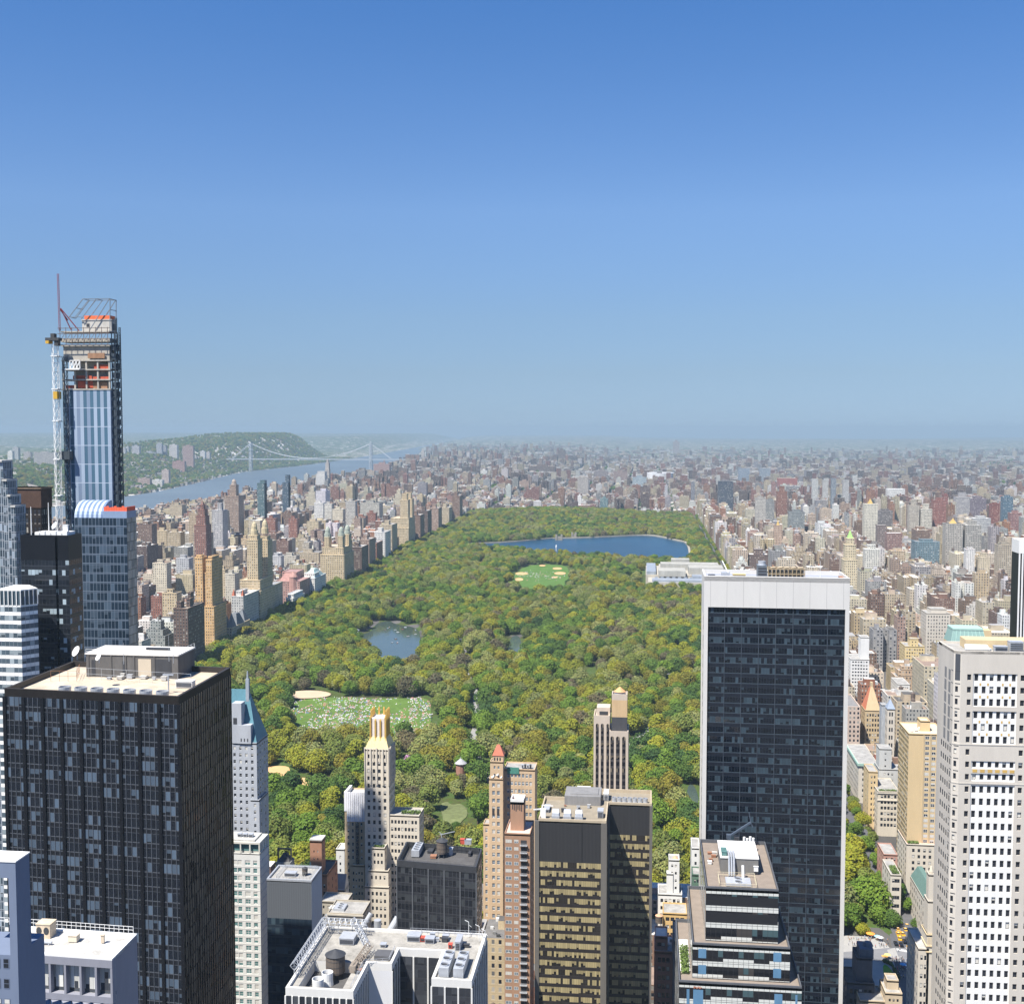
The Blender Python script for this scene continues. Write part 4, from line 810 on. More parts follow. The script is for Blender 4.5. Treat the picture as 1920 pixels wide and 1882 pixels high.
def floors(z0, z1, fl, h, sill=.9): return [(z+sill, z+sill+h) for z in frange(z0, z1-fl+.01, fl)]
# rooftop things, each a thing of its own
STEEL_L = plain('galvanised_steel', (.45, .47, .5), .45, .15, .8, metal=.3); STEEL_W = plain('white_paint', (.72, .72, .7), .6, .06, .5); WOOD = plain('tank_wood', (.13, .105, .085), .9, .2, 1.5); DARK = plain('dark_steel', (.05, .052, .058), .5, .2, .8)
TARR = plain('tar_roof', (.09, .087, .085), .9, .3, .2, streak=False); GRAV = plain('gravel_roof', (.48, .405, .31), .95, .26, .22, streak=False); CONC = plain('pale_concrete', (.45, .44, .41), .9, .3, .25); GRVG = plain('grey_roof', (.32, .31, .29), .95, .38, .25, streak=False); REDP = plain('red_paint', (.5, .09, .06), .6, .1, 1); RUST = plain('rusty_pipe', (.3, .15, .09), .8, .2, 1)
def water_tank(x, y, z, r, h, label, roofcol=None):
    t = thing('water_tank', (x, y, z), label, 'water tank', 'rooftop water tanks')
    mb = MB(); mb.cyl(x, y, z+1.6, z+1.6+h, r, 20)
    bo = mb.build('tank_body', WOOD, t); mb = MB(); mb.cyl(x, y, z+1.62+h, z+1.6+h+r*.6, r*1.1, 20, .05); mb.build('cone_roof', roofcol or DARK, t)
    mb = MB()
    for k in range(3): mb.cyl(x, y, z+1.9+h*k/3, z+2.02+h*k/3, r*1.015, 20)
    mb.build('hoops', DARK, bo)
    for i in range(6):
        a = i*math.pi/3; mb = MB(); mb.bar((x+r*.8*math.cos(a), y+r*.8*math.sin(a), z), (x+r*.8*math.cos(a), y+r*.8*math.sin(a), z+1.6), .25); mb.build('leg', DARK, t)
    return t
def fan_drum(x, y, z, r, h, label, mat=None):
    t = thing('cooling_fan', (x, y, z), label, 'cooling fan', 'round rooftop cooling fans'); mb = MB(); mb.lathe(x, y, [(r*1.05, z), (r*.96, z+h*.4), (r, z+h), (r*.9, z+h), (r*.86, z+h*.6)], 18); bo = mb.build('drum', mat or STEEL_L, t)
    mb = MB()
    for i in range(6):
        a = i*math.pi/3; c, s = math.cos(a), math.sin(a); mb.face([(x+r*.1*c-.1*s*r, y+r*.1*s+.1*c*r, z+h*.62), (x+r*.84*c-.12*s*r, y+r*.84*s+.12*c*r, z+h*.62), (x+r*.84*c+.12*s*r, y+r*.84*s-.12*c*r, z+h*.72), (x+r*.1*c+.1*s*r, y+r*.1*s-.1*c*r, z+h*.72)])
    mb.cyl(x, y, z+h*.55, z+h*.8, r*.16, 8); mb.build('fan_blades', DARK, bo); return t
def fan_box(x0, x1, y0, y1, z, h, n, label, mat=None):
    t = thing('cooling_unit', ((x0+x1)/2, (y0+y1)/2, z), label, 'cooling unit', 'boxed rooftop cooling units'); mb = MB(); mb.box(x0, x1, y0, y1, z+.3, z+h); bo = mb.build('casing', mat or STEEL_L, t)
    L = y1-y0; r = min((x1-x0)*.42, L/n*.42)
    for i in range(n):
        yc = y0+L*(i+.5)/n; mb = MB(); mb.lathe((x0+x1)/2, yc, [(r, z+h), (r, z+h+.35), (r*.88, z+h+.35), (r*.86, z+h+.05)], 14); mb.face([((x0+x1)/2+r*.87*math.cos(q), yc+r*.87*math.sin(q), z+h+.06) for q in [k*.4488 for k in range(14)]], 1); mb.build('fan_ring', [STEEL_L, DARK], bo)
    return t
def roof_unit(x0, x1, y0, y1, z, h, label, mat=None, vent=True):
    t = thing('roof_unit', ((x0+x1)/2, (y0+y1)/2, z), label, 'roof unit', 'boxy plant units on roofs'); mb = MB(); mb.box(x0, x1, y0, y1, z+.15, z+h); mb.box(x0-.1, x1+.1, y0-.1, y1+.1, z+h, z+h+.12); bo = mb.build('casing', mat or STEEL_L, t)
    if vent:
        mb = MB(); 
        for k in range(4): mb.box(x0+.15, x1-.15, y0-.08, y0-.005, z+.4+k*(h-.6)/4, z+.4+(k+.6)*(h-.6)/4)
        mb.build('louvre', DARK, bo)
    return t
def mast(x, y, z, h, label, r=.12, mat=None, arms=2, cat='antenna'):
    t = thing('antenna', (x, y, z), label, cat, 'thin roof antennas'); mb = MB(); mb.tube((x, y, z), (x, y, z+h), r, 6, r*.6); mb.build('pole', mat or STEEL_L, t); mb = MB()
    for k in range(arms): zz = z+h*(.6+.2*k); mb.bar((x-.6, y, zz), (x+.6, y, zz), .1); mb.box(x-.75, x-.5, y-.1, y+.1, zz-.5, zz+.6); mb.box(x+.5, x+.75, y-.1, y+.1, zz-.5, zz+.6)
    if arms: mb.build('aerial', STEEL_W, t)
    return t
def railing(P, z, h, label, mat=None, step=2.0, closed=False):
    mb = MB(); n = len(P)
    for i in range(n if closed else n-1):
        a, b = P[i], P[(i+1) % n]; L, d, nn = wvec(a, b); k = max(1, round(L/step))
        for j in range(k+1): p = at_(a, d, nn, L*j/k, 0, z); mb.bar(p, (p[0], p[1], z+h), .07)
        for q in (.5, 1): mb.bar((*a, z+h*q), (*b, z+h*q), .07)
    return tag(mb.build('roof_railing', mat or STEEL_W, None, (*P[0], z)), label, 'railing', 'roof railings')
def dish(x, y, z, r, label):
    t = thing('satellite_dish', (x, y, z), label, 'dish', 'white satellite dishes'); mb = MB(); mb.tube((x, y, z), (x, y, z+r*1.4), .12, 6); mb.build('stand', STEEL_L, t)
    mb = MB(); c = Vector((x, y, z+r*1.5)); ax = Vector((-.5, -.7, .5)).normalized(); a = ax.orthogonal().normalized(); b = ax.cross(a); ring = lambda q, k: [c+ax*k*r+(a*math.cos(t_)+b*math.sin(t_))*q*r for t_ in [i*math.pi/6 for i in range(12)]]
    R0, R1, R2 = ring(.02, 0), ring(.6, .09), ring(1, .3)
    for A, B in ((R0, R1), (R1, R2)):
        for i in range(12): mb.face([A[i], A[(i+1) % 12], B[(i+1) % 12], B[i]])
    mb.build('reflector', STEEL_W, t); return t
def truss(mb, p, q, w, n, r=.09):                    # a square lattice mast from p to q
    p, q = Vector(p), Vector(q); d = (q-p).normalized(); a = d.orthogonal().normalized()*w/2; b = d.cross(a.normalized())*w/2; C = [a+b, a-b, -a-b, -a+b]
    for c in C: mb.bar(p+c, q+c, r*1.3)
    for k in range(n):
        s, e = p+(q-p)*(k/n), p+(q-p)*((k+1)/n)
        for i in range(4): mb.bar(s+C[i], e+C[(i+1) % 4], r); mb.bar(s+C[i], s+C[(i+1) % 4], r)
# ------------------------------------------------------------ 1. black office slab at the left
z = 190.0; FL, FR, BR = G(8, 1290, z), G(335, 1305.5, z), G(432, 1251, z); BL = FL+(BR-FR); P = [P2(v) for v in (FL, FR, BR, BL)]
KEEP.append((FL.x-3, FR.x+6, FL.y-5, BR.y+5))
t = thing('office_tower', ((FL.x+BR.x)/2, (FL.y+BR.y)/2, 0), 'big black office tower with pale gravel roof in the left foreground', 'office tower')
CW1 = curtain('black_curtain_wall', (.003, .005, .009), (.005, .006, .009), (.06, .066, .078), (.08, .115, .16), sf=.34, mw=.06, hw=.026, bp=.42, group=4, sill=(.10, .11, .125), sill_w=.06)
CW1E = curtain('bronze_curtain_wall', (.012, .010, .009), (.009, .008, .008), (.04, .034, .027), (.22, .175, .125), sf=.12, mw=.1, hw=.012, bp=.75, group=1)  # tan pane colour stands in for warm reflections in the east glass
BLK = plain('black_metal', (.006, .0065, .009), .4, .2, .5)
mb = MB(); L1 = wvec(P[0], P[1])[0]; fl = 3.92; mb.wall(P[0], P[1], 0, z-2.2, 0, L1/36, fl); L2 = wvec(P[1], P[2])[0]; mb.wall(P[1], P[2], 0, z-2.2, 1, L2/46, fl); mb.wall(P[2], P[3], 0, z-2.2, 0, L1/36, fl); mb.wall(P[3], P[0], 0, z-2.2, 1, L2/34, fl)
mb.build('curtain_wall', [CW1, CW1E], t)
mb = MB(); fins(mb, P[0], P[1], 0, z-2.2, 9, .95, .3); mb.build('pier', BLK, t)
mb = MB()
for i in range(36):
    if i % 4: wbox(mb, P[0], P[1], L1*i/36-.05, L1*i/36+.05, .004, .14, 0, z-2.2)
mb.build('mullions', plain('grey_mullion', (.11, .12, .14), .45, .1, .5), t)
mb = MB(); fins(mb, P[1], P[2], 0, z-2.2, 23, .36, .16); mb.build('east_fins', BLK, t)
mb = MB(); parapet(mb, P, z-2.2, z, .8); parapet(mb, [(p[0], p[1]) for p in P], z-2.2, z-.01, .5); mb.build('parapet', plain('bronze_coping', (.035, .03, .027), .5, .2, .4), t)
mb = MB(); Q = parapet(MB(), P, 0, 1, .8); mb.face([(*q, z-1.6) for q in Q], 0); mb.build('roof', GRAV, t)
# its penthouse
pa, pb = G(120, 1287, z-1.6), G(300, 1291, z-1.6); x0, x1, y0, y1 = pa.x, pb.x, 321.0, 333.5
mb = MB(); mb.box(x0, x1, y0, y1, z-1.6, 195); 
for u in (.02, .27, .43, .52, .74): wbox(mb, (x0, y0), (x1, y0), (x1-x0)*u, (x1-x0)*u+.35, .01, .2, z-1.6, 195)
ph = mb.build('penthouse', plain('penthouse_render', (.11, .105, .10), .8, .25, .3), t)
mb = MB(); mb.box(x0-.25, x1+.25, y0-.25, y1+.25, 195, 195.35); mb.build('penthouse_roof', plain('white_membrane', (.62, .60, .56), .85, .2, .3, streak=False), ph)
mb = MB(); wbox(mb, (x0, y0), (x1, y0), (x1-x0)*.74, (x1-x0)*.93, .01, .08, z-.8, 194); wbox(mb, (x0, y0), (x1, y0), (x1-x0)*.06, (x1-x0)*.1, .01, .08, z-1, 193.4); wbox(mb, (x0, y0), (x1, y0), (x1-x0)*.4, (x1-x0)*.44, .01, .08, z-1, 193.2); mb.build('louvre', DARK, ph)
mb = MB(); wbox(mb, (x0, y0), (x1, y0), (x1-x0)*.57, (x1-x0)*.71, .01, .1, z-1, 194); mb.build('shutter', plain('tan_shutter', (.5, .43, .33), .7, .08, .5), ph)
roof_unit(x0+(x1-x0)*.55, x0+(x1-x0)*.8, y0+6.5, y0+7.8, 195.35, .5, 'low dark slot unit on the white penthouse roof of the black tower', DARK, False)
for i in range(7):
    _, d_, n_ = wvec(P[0], P[1]); p = Vector(at_(P[0], d_, n_, L1*(.315+i*.0935), -3.2, 0)); fan_drum(p.x, p.y, z-1.6, 1.72, 2.1, 'silver fan drum on the black tower roof edge, %s from its left corner' % ORD[i])
p = G(230, 1301, z); railing([(G(80, 1296, z-1).x, 318), (G(315, 1306, z-1).x, 312.5)], z-1.6, 3.4, 'tall pipe frame above the silver fans', STEEL_L, 4)
railing([(x0, y0), (x1, y0), (x1, y1)], 195.35, 1.2, 'thin railing round the white penthouse roof', STEEL_W, 2.5)
for (mx, my, h, w) in [(232, 1245, 6, 'left'), (317, 1240, 7.5, 'middle'), (325, 1243, 5, 'right')]:
    p = G(mx, my, 195.3); mast(p.x, p.y, 195.3, h, 'thin mast on the white penthouse roof, %s one of three' % w, .07, None, 0)
p = G(145, 1243, z-1); dish(p.x, p.y, 190, 1.7, 'white dish at the back left of the black tower roof'); p = G(186, 1243, 195.3); dish(p.x, p.y, 195.3, 1.1, 'grey dish on the white penthouse roof')
p = G(316, 1300, z-1.6); tt = thing('roof_davit', (p.x, p.y, z-1.6), 'white T-shaped davit at the front corner of the black tower roof', 'davit'); mb = MB(); mb.tube((p.x, p.y, z-1.6), (p.x, p.y, z+3.4), .22, 8); mb.build('post', STEEL_L, tt); mb = MB(); mb.box(p.x-1.5, p.x+1.5, p.y-.2, p.y+.2, z+3.4, z+3.75); mb.build('crossbeam', STEEL_L, tt)
p = G(88, 1290, z-1); railing([(G(55, 1294, z-1.6).x, 314), (G(100, 1296, z-1.6).x, 315), (G(112, 1280, z-1.6).x, 324)], z-1.6, 3, 'rust-red pipe frame at the left of the black tower roof', RUST, 2.5)
roof_unit(G(300, 1306, z-1.6).x, G(333, 1306, z-1.6).x, 309.5, 312, z-1.6, 1.9, 'white boxed unit at the front corner of the black tower roof', STEEL_W)
# ------------------------------------------------------------ 2. unfinished supertower
Y = 430; xl, xr = D(117, 700, Y).x, D(206, 700, Y).x; Z = lambda v, y=Y: D(160, v, y).z
t = thing('unfinished_tower', ((xl+xr)/2, Y+6, 0), 'unfinished glass supertower with bare concrete floors and crane on top', 'tower'); KEEP.append((xl-8, xr+10, 405, 450))
OB = curtain('striped_blue_glass', (.07, .12, .19), (.10, .16, .24), (.22, .28, .36), (.42, .48, .60), sf=.06, mw=.05, hw=.02, bp=.0, rough=.12, group=1)
m, tn, b = newmat('vertical_stripe_glass'); u, v, fu, fv, cu, cv = uvcells(tn); w5 = white(tn, cu, cu, 4.4); w6 = white(tn, cu, cv, 1.7)
cc = nmix(tn, nmath(tn, 'GREATER_THAN', nmath(tn, 'FRACT', nmath(tn, 'MULTIPLY', cu, .5)), .25), (.07, .14, .20), (.33, .40, .50)); cc = nmix(tn, nmath(tn, 'GREATER_THAN', w5, .7), cc, (.22, .28, .38)); cc = nmix(tn, nmath(tn, 'MULTIPLY', w6, .3), cc, (.05, .09, .14)); cc = nmix(tn, nmath(tn, 'LESS_THAN', fv, .035), cc, (.4, .46, .55))
lk(tn, cc, b.inputs['Base Color']); b.inputs['Roughness'].default_value = .15; STRIPE = m
mb = MB(); zg = Z(730); mb.prism(rectp(xl, xr, Y, Y+7), 0, zg, 0, 0, (xr-xl)/14, 7.2); mb.build('glass_skin', STRIPE, t)
mb = MB(); z0, z1 = zg, Z(622); flz = [Z(v) for v in (730, 712, 693, 676, 648, 640, 622)]
for zz in flz: mb.box(xl-.2, xr+.2, Y-.2, Y+7.2, zz-.25, zz+.25)
for i in range(5): mb.box(xl+(xr-xl-.6)*i/4, xl+(xr-xl-.6)*i/4+.6, Y+.1, Y+.8, z0+.3, flz[3]-.3); 
mb.box(xl+.3, xr-.3, Y+.6, Y+6.6, flz[3]+.26, flz[4]-.26); mb.box(xl+3.5, xr-3.5, Y+3.5, Y+6.6, z0, flz[3]-.3); mb.box(xl, xr, Y+.3, Y+6.8, flz[5]+.3, flz[5]+1.2)
mb.build('concrete_floors', plain('raw_concrete', (.40, .37, .32), .9, .25, .5), t)
mb = MB(); W_ = xr-xl
for (u0, u1, va, vb) in [(.30, .62, 727, 714), (.62, .96, 712, 706), (.04, .25, 728, 722), (.65, .95, 695, 684), (.2, .6, 711, 704)]: wbox(mb, (xl, Y), (xr, Y), W_*u0, W_*u1, -.9, -.8, Z(va), Z(vb))
mb.build('orange_netting', plain('orange_net', (.42, .085, .045), .8, .3, 1.2), t)
mb = MB(); wbox(mb, (xl, Y), (xr, Y), W_*.55, W_*.9, -.04, .25, Z(672), Z(662)); wbox(mb, (xl, Y), (xr, Y), W_*.62, W_*.92, -.95, -.85, Z(729), Z(716)); mb.build('brown_boarding', plain('plywood', (.30, .17, .10), .85, .2, .8), t)
mb = MB()
for i in range(9): x = xl+W_*i/8; mb.bar((x, Y-1.2, flz[5]-1.5), (x, Y-1.2, flz[6]+1.6), .18)
for zz in (flz[5]-1.4, flz[5]+.8, flz[6]-.8, flz[6]+1.3): mb.bar((xl-1, Y-1.2, zz), (xr+1, Y-1.2, zz), .2)
for i in range(8): mb.bar((xl+W_*i/8, Y-1.2, flz[5]), (xl+W_*(i+1)/8, Y-1.2, flz[6]), .12)
mb.build('scaffold', plain('scaffold_tube', (.13, .10, .09), .6, .2, 1), t)
xa, xb = D(149, 600, Y).x, D(204, 600, Y).x
mb = MB(); mb.box(xa, xb, Y+2, Y+6.5, Z(622)+.26, Z(600)); mb.box(xa-.2, xb+.2, Y+1.8, Y+6.7, Z(600), Z(598)); mb.build('roof_core', plain('core_concrete', (.46, .44, .4), .9, .2, .5), t)
mb = MB(); mb.box(xa+1, xb-.4, Y+1.9, Y+6.4, Z(598), Z(591)); mb.build('orange_netting', plain('bright_net', (.72, .16, .06), .8, .2, 1.2), t)
mb = MB(); wbox(mb, (xa, Y+2), (xb, Y+2), 1.8, 3, .02, .1, Z(612), Z(606)); wbox(mb, (xb, Y+2), (xb, Y+6.5), 1, 4, .02, .1, Z(618), Z(606)); mb.build('opening', DARK, t)
mb = MB(); zt_, zb_ = Z(560), Z(594)                # slanting steel crown
for k in (0, 4):
    yk = Y+1+k*1.3
    mb.bar((D(127, 594, Y).x, yk, zb_), (D(153, 560, Y).x, yk, zt_), .26); mb.bar((D(153, 560, Y).x, yk, zt_), (D(204, 560, Y).x, yk, zt_), .26); mb.bar((D(204, 560, Y).x, yk, zt_), (D(204, 622, Y).x, yk, Z(622)), .26)
    mb.bar((D(138, 594, Y).x, yk, zb_), (D(165, 560, Y).x, yk, zt_), .16)
    mb.bar((D(165, 620, Y).x, yk, Z(620)), (D(203, 562, Y).x, yk, zt_), .24); mb.bar((D(150, 598, Y).x, yk, Z(598)), (D(178, 560, Y).x, yk, zt_), .2)
for px_, v_ in ((127, 594), (140, 577), (153, 560), (178, 560), (204, 560), (204, 580), (204, 600)): q = D(px_, v_, Y); mb.bar((q.x, Y+1, q.z), (q.x, Y+6.2, q.z), .22)
mb.bar((D(127, 594, Y).x, Y+1, zb_), (D(150, 594, Y).x, Y+1, zb_), .22)
mb.build('steel_crown', plain('grey_girders', (.16, .19, .22), .5, .15, 1), t)
mb = MB(); xe = xr+.4                                # construction hoist on the east side
for k in range(6): mb.bar((xe+k % 2*1.3, Y+1.2+k//2*2.4, 40), (xe+k % 2*1.3, Y+1.2+k//2*2.4, Z(625)), .3)
zz = 150.0
while zz < Z(640): mb.box(xe, xe+1.4, Y+1, Y+6.4, zz, zz+.3); mb.bar((xe+1.4, Y+1.2, zz), (xe+1.4, Y+6, zz+3.5), .16); mb.box(xe+.2, xe+1, Y+1.1, Y+6, zz+.4, zz+2.4); zz += 3.6
truss(mb, (xe+1, Y+3, Z(700)), (xe+1, Y+3, Z(595)), .7, 22, .07); truss(mb, (xe+1.5, Y+5, Z(700)), (xe+1.5, Y+5, Z(612)), .6, 18, .07)
mb.build('hoist_frame', plain('hoist_steel', (.055, .07, .085), .5, .25, 1), t)
mb = MB(); hx = D(125.5, 800, Y).x; truss(mb, (hx+.6, Y-1.6, 60), (hx+.6, Y-1.6, Z(668)), 1.5, 70, .12); mb.box(hx-1.6, hx+2.4, Y-3.2, Y-.3, Z(861), Z(846)); mb.build('hoist_mast', plain('hoist_mast_steel', (.05, .06, .07), .5, .2, 1), t)
mb = MB(); cx = D(107, 800, Y-4).x; truss(mb, (cx, Y-4, 40), (cx, Y-4, Z(646, Y-4)), 1.9, 74, .11); 
for vv in (668, 730, 790, 862, 930): zq = Z(vv, Y-4); mb.bar((cx, Y-4, zq), (xl, Y, zq), .25); mb.box(cx-1.3, cx+1.3, Y-5.3, Y-2.7, zq, zq+.35)
ct = thing('tower_crane', (cx, Y-4, 40), 'white lattice crane mast with red jib raised beside the unfinished tower', 'crane'); mb.build('mast', STEEL_W, ct)
mb = MB(); zc = Z(636, Y-4); mb.box(D(88, 636, Y-4).x, D(113, 636, Y-4).x, Y-5.4, Y-2.6, zc-.5, zc+.6); mb.box(D(97, 636, Y-4).x, D(104, 636, Y-4).x, Y-5, Y-3, zc+.6, zc+2.2); mb.box(D(104, 646, Y-4).x, D(111, 646, Y-4).x, Y-5, Y-3, zc-2.4, zc-.5); mb.build('slewing_platform', plain('crane_dark', (.06, .06, .06), .5, .2, 1), ct)
mb = MB(); mb.box(D(89, 640, Y-4).x, D(95, 640, Y-4).x, Y-5.6, Y-2.4, zc-1.6, zc-.52); mb.box(D(103.5, 738, Y-4).x, D(111, 738, Y-4).x, Y-5.6, Y-2.4, Z(748, Y-4), Z(734, Y-4)); mb.build('counterweight', plain('yellow_weights', (.55, .33, .04), .6, .15, 1), ct)
mb = MB(); truss(mb, (D(114.5, 622, Y).x, Y-1, Z(620)), (D(111, 513, Y).x, Y-1, Z(513)), .55, 20, .045); 
for e0, e1 in (((116, 578), (131, 618)), ((116, 578), (146, 620)), ((115, 580), (125, 600))): mb.bar((D(*e0, Y).x, Y-1, Z(e0[1])), (D(*e1, Y).x, Y+1, Z(e1[1])), .3)
mb.build('jib', plain('crane_red', (.25, .05, .06), .55, .15, 1), ct)
mb = MB(); q0, q1 = D(131, 676, Y-2), D(150, 691, Y-2); 
for k in range(4): x = q0.x+(q1.x-q0.x)*k/3; mb.bar((x, Y-2, q1.z), (x, Y-2, q0.z), .3)
for k in range(3): zz = q1.z+(q0.z-q1.z)*k/2; mb.bar((q0.x, Y-2, zz), (q1.x, Y-2, zz), .3); 
for k in range(3): mb.bar((q0.x+(q1.x-q0.x)*k/3, Y-2, q1.z), (q0.x+(q1.x-q0.x)*(k+1)/3, Y-2, q0.z), .25)
mb.box(q0.x-2.2, q1.x, Y-2.6, Y-.2, q1.z-.5, q1.z-.1); mb.build('loading_frame', STEEL_W, t)
# lower block with the curved glass roof
Y = 414; xl, xr = D(140, 1000, Y).x, D(238, 1000, Y).x; Z = lambda v, y=Y: D(190, v, y).z
t = thing('glass_tower', ((xl+xr)/2, Y+4, 0), 'blue glass block with a curved shell roof in front of the unfinished tower', 'tower')
CG = curtain('blue_grid_glass', (.012, .022, .036), (.02, .034, .055), (.15, .19, .25), (.06, .095, .14), sf=.16, mw=.10, hw=.03, bp=.3, rough=.07, group=2, sill=(.10, .14, .19), sill_w=.05, gvar=.35)
PAT = curtain('patchwork_glass', (.16, .17, .16), (.12, .13, .12), (.06, .07, .07), (.3, .3, .28), sf=.05, mw=.04, hw=.03, bp=.35, rough=.2, group=2, gvar=.9)
mb = MB(); zt_ = Z(971); mb.prism(rectp(xl, xr, Y, Y+8), 0, zt_, 0, 0, (xr-xl)/15, 3.5); mb.build('glass_skin', CG, t)
mb = MB(); mb.wall((xr+.05, Y+.05), (xr+.05, Y+8), 0, zt_+1.5, 0, 1.1, 3.5); mb.wall((xr+.05, Y+8), (xr+.04, Y+8.05), 0, zt_, 0, 1, 3.5); mb.build('east_cladding', PAT, t)
mb = MB(); xm = D(193, 960, Y).x; prof = [(Y-.02, zt_+.05)]+[(Y+.0+7.6*(1-math.cos(a)), zt_+(Z(937, Y+8)-zt_)*math.sin(a)) for a in [math.pi/2*k/8 for k in range(9)]]
for (a0, h0), (a1, h1) in zip(prof, prof[1:]):
    for k in range(12):
        u0, u1 = xl+(xm-xl)*k/12, xl+(xm-xl)*(k+1)/12; mb.face([(u0, a0, h0), (u1, a0, h0), (u1, a1, h1), (u0, a1, h1)], k % 2)
n_ = len(prof); mb.face([(xm, a, h) for a, h in prof]+[(xm, prof[-1][0], zt_)], 1); mb.face([(xl, a, h) for a, h in reversed(prof)]+[(xl, prof[-1][0], zt_)][:0]+[(xl, prof[-1][0], zt_)], 1)
mb.build('curved_roof', [plain('shell_glass_pale', (.42, .5, .62), .18, .1, .5), plain('shell_glass_blue', (.15, .21, .33), .15, .15, .5)], t)
mb = MB(); mb.box(xm, xr+.1, Y-.05, Y+7.9, zt_, Z(958)); mb.build('glass_parapet', plain('parapet_glass', (.22, .29, .42), .2, .12, .5), t)
mb = MB(); 
for k in range(9): mb.box(xm+.3+(xr-xm-.2)*k/9, xm+.3+(xr-xm-.2)*(k+.93)/9, Y+.2, Y+.35, Z(958), Z(950)+.3*math.sin(k*2)); mb.box(xr-.1, xr+.06, Y+.3+k*.8, Y+1+k*.8, Z(958), Z(950))
mb.build('orange_netting', plain('orange_safety_net', (.78, .13, .06), .8, .15, 1.5), t)
# ------------------------------------------------------------ 3. the cluster left of it
Y = 380; xl, xr = D(38, 1007, Y).x, D(128, 1007, Y).x; zt_ = D(80, 1007, Y).z
t = thing('black_tower', ((xl+xr)/2, Y+5, 0), 'black glass tower with a white plant deck left of the blue glass block', 'tower')
CB_ = curtain('black_ribbon_glass', (.008, .010, .014), (.009, .011, .015), (.03, .035, .045), (.38, .47, .52), sf=.42, mw=.07, hw=.03, bp=.22, group=3, rough=.08)
mb = MB(); xg = D(105, 1007, Y).x
zm = D(80, 1050, Y).z
mb.prism([(xl, Y), (xg-.4, Y), (xg-.4, Y+1.2), (xg+.5, Y+1.2), (xg+.5, Y), (xr, Y), (xr, Y+9.6), (xl, Y+9.6)], 0, zm, 0, 0, 1.3, 3.35); mb.build('curtain_wall', CB_, t)
mb = MB(); mb.prism([(xl, Y), (xg-.4, Y), (xg-.4, Y+1.2), (xg+.5, Y+1.2), (xg+.5, Y), (xr, Y), (xr, Y+9.6), (xl, Y+9.6)], zm, zt_, 0); parapet(mb, rectp(xl, xr, Y-.05, Y+9.6), zt_, zt_+.7, .3); mb.build('louvre_band', BLK, t)
mb = MB(); xa, xb = D(63, 1000, Y).x, D(130, 1000, Y).x; mb.box(xa, xb-1.5, Y+1, Y+7, zt_, D(80, 998, Y).z)
for k in range(6): mb.box(xa+k*(xb-xa)/6.4, xa+(k+.8)*(xb-xa)/6.4, Y+.7, Y+2, zt_, zt_+1.5+k % 2*.5)
mb.build('plant_deck', STEEL_W, t)
for mx, mv, h in ((59, 950, 9.5), (92, 942, 10.5)): q = D(mx, 1004, Y+3); mast(q.x, Y+3, zt_, D(mx, mv, Y+3).z-zt_, 'striped white mast on the black tower, %s of two' % ('left' if mx < 70 else 'right'), .2, STEEL_W, 0)
q = D(122, 985, Y+2); tt = roof_unit(q.x-.9, q.x+.9, Y+2, Y+3, D(122, 992, Y).z-2, 3.2, 'white sign-like panel on the black tower roof', STEEL_W, False)
q = D(98, 985, Y+2); dish(q.x, Y+4, zt_+1.5, 1.4, 'grey dish among masts on the black tower')
Y = 425; xl, xr = D(8, 914, Y).x, D(76, 914, Y).x; zt_ = D(50, 914, Y).z
t = thing('brick_tower', ((xl+xr)/2, Y+5, 0), 'dark brown brick tower top behind the stepped glass tower at the far left', 'tower'); mb = MB(); mb.col = (.085, .05, .038, .0)
mb.prism(rectp(xl, xr, Y, Y+8), 0, D(50, 952, Y).z, 0, 0, 1.6, 3.4, (3, 3), (.02, .017, .017, .1)); mb.prism(rectp(xl-.2, xr+.2, Y-.2, Y+8.2), D(50, 952, Y).z, zt_, 1, 1, 0, 3.4, (0, 0), (.085, .052, .04, 1)); mb.prism(rectp(xl-.5, xr+.5, Y-.5, Y+8.5), zt_-.6, zt_, 1, 1, 0, 3, (0, 0), (.16, .12, .09, 1)); mb.build('wall', [FAC, ROOF], t)
t = thing('stepped_tower', (D(0, 1000, 400).x, 406, 0), 'stepped blue-grey glass tower cut off by the left border', 'tower')
CS = curtain('pale_rib_glass', (.03, .045, .06), (.05, .06, .075), (.34, .37, .40), (.3, .36, .42), sf=.2, mw=.2, hw=.03, bp=.3, group=1)
mb = MB(); Y = 400
for (a, b, tp, dy) in ((-60, 4, 866, 3), (4, 13, 902, 2), (13, 20, 931, 1), (20, 29, 951, 0)):
    q0, q1 = D(a, tp, Y), D(b, tp, Y); mb.prism(rectp(q0.x, q1.x, Y+dy*.15, Y+7), 0, q0.z, 0, 0, 1.1, 3.2)
mb.build('curtain_wall', CS, t)
mb = MB()
for (a, b, tp) in ((-60, 4, 866), (4, 13, 902), (13, 20, 931), (20, 29, 951)):
    q0, q1 = D(a, tp, Y), D(b, tp, Y); mb.box(q0.x, q1.x, Y-.3, Y+7.1, q0.z, q0.z+.7)
mb.build('coping', CONC, t)
Y = 362; xl, xm, xr = D(-8, 1105, Y).x, D(38, 1105, Y).x, D(70, 1105, Y).x; xr = D(70, 1105, Y+4.5).x; P = [(xl, Y), (xm, Y), (xr, Y+4.5), (xr-7, Y+12), (xl, Y+12)]; zt_ = D(30, 1118, Y).z
t = thing('banded_tower', ((xl+xr)/2, Y+6, 0), 'white and glass banded apartment tower with a glazed top at the left border', 'tower')
BW = curtain('banded_glass', (.05, .07, .085), (.74, .72, .68), (.3, .32, .34), (.36, .42, .44), sf=.44, mw=.05, hw=.02, bp=.35, group=2)
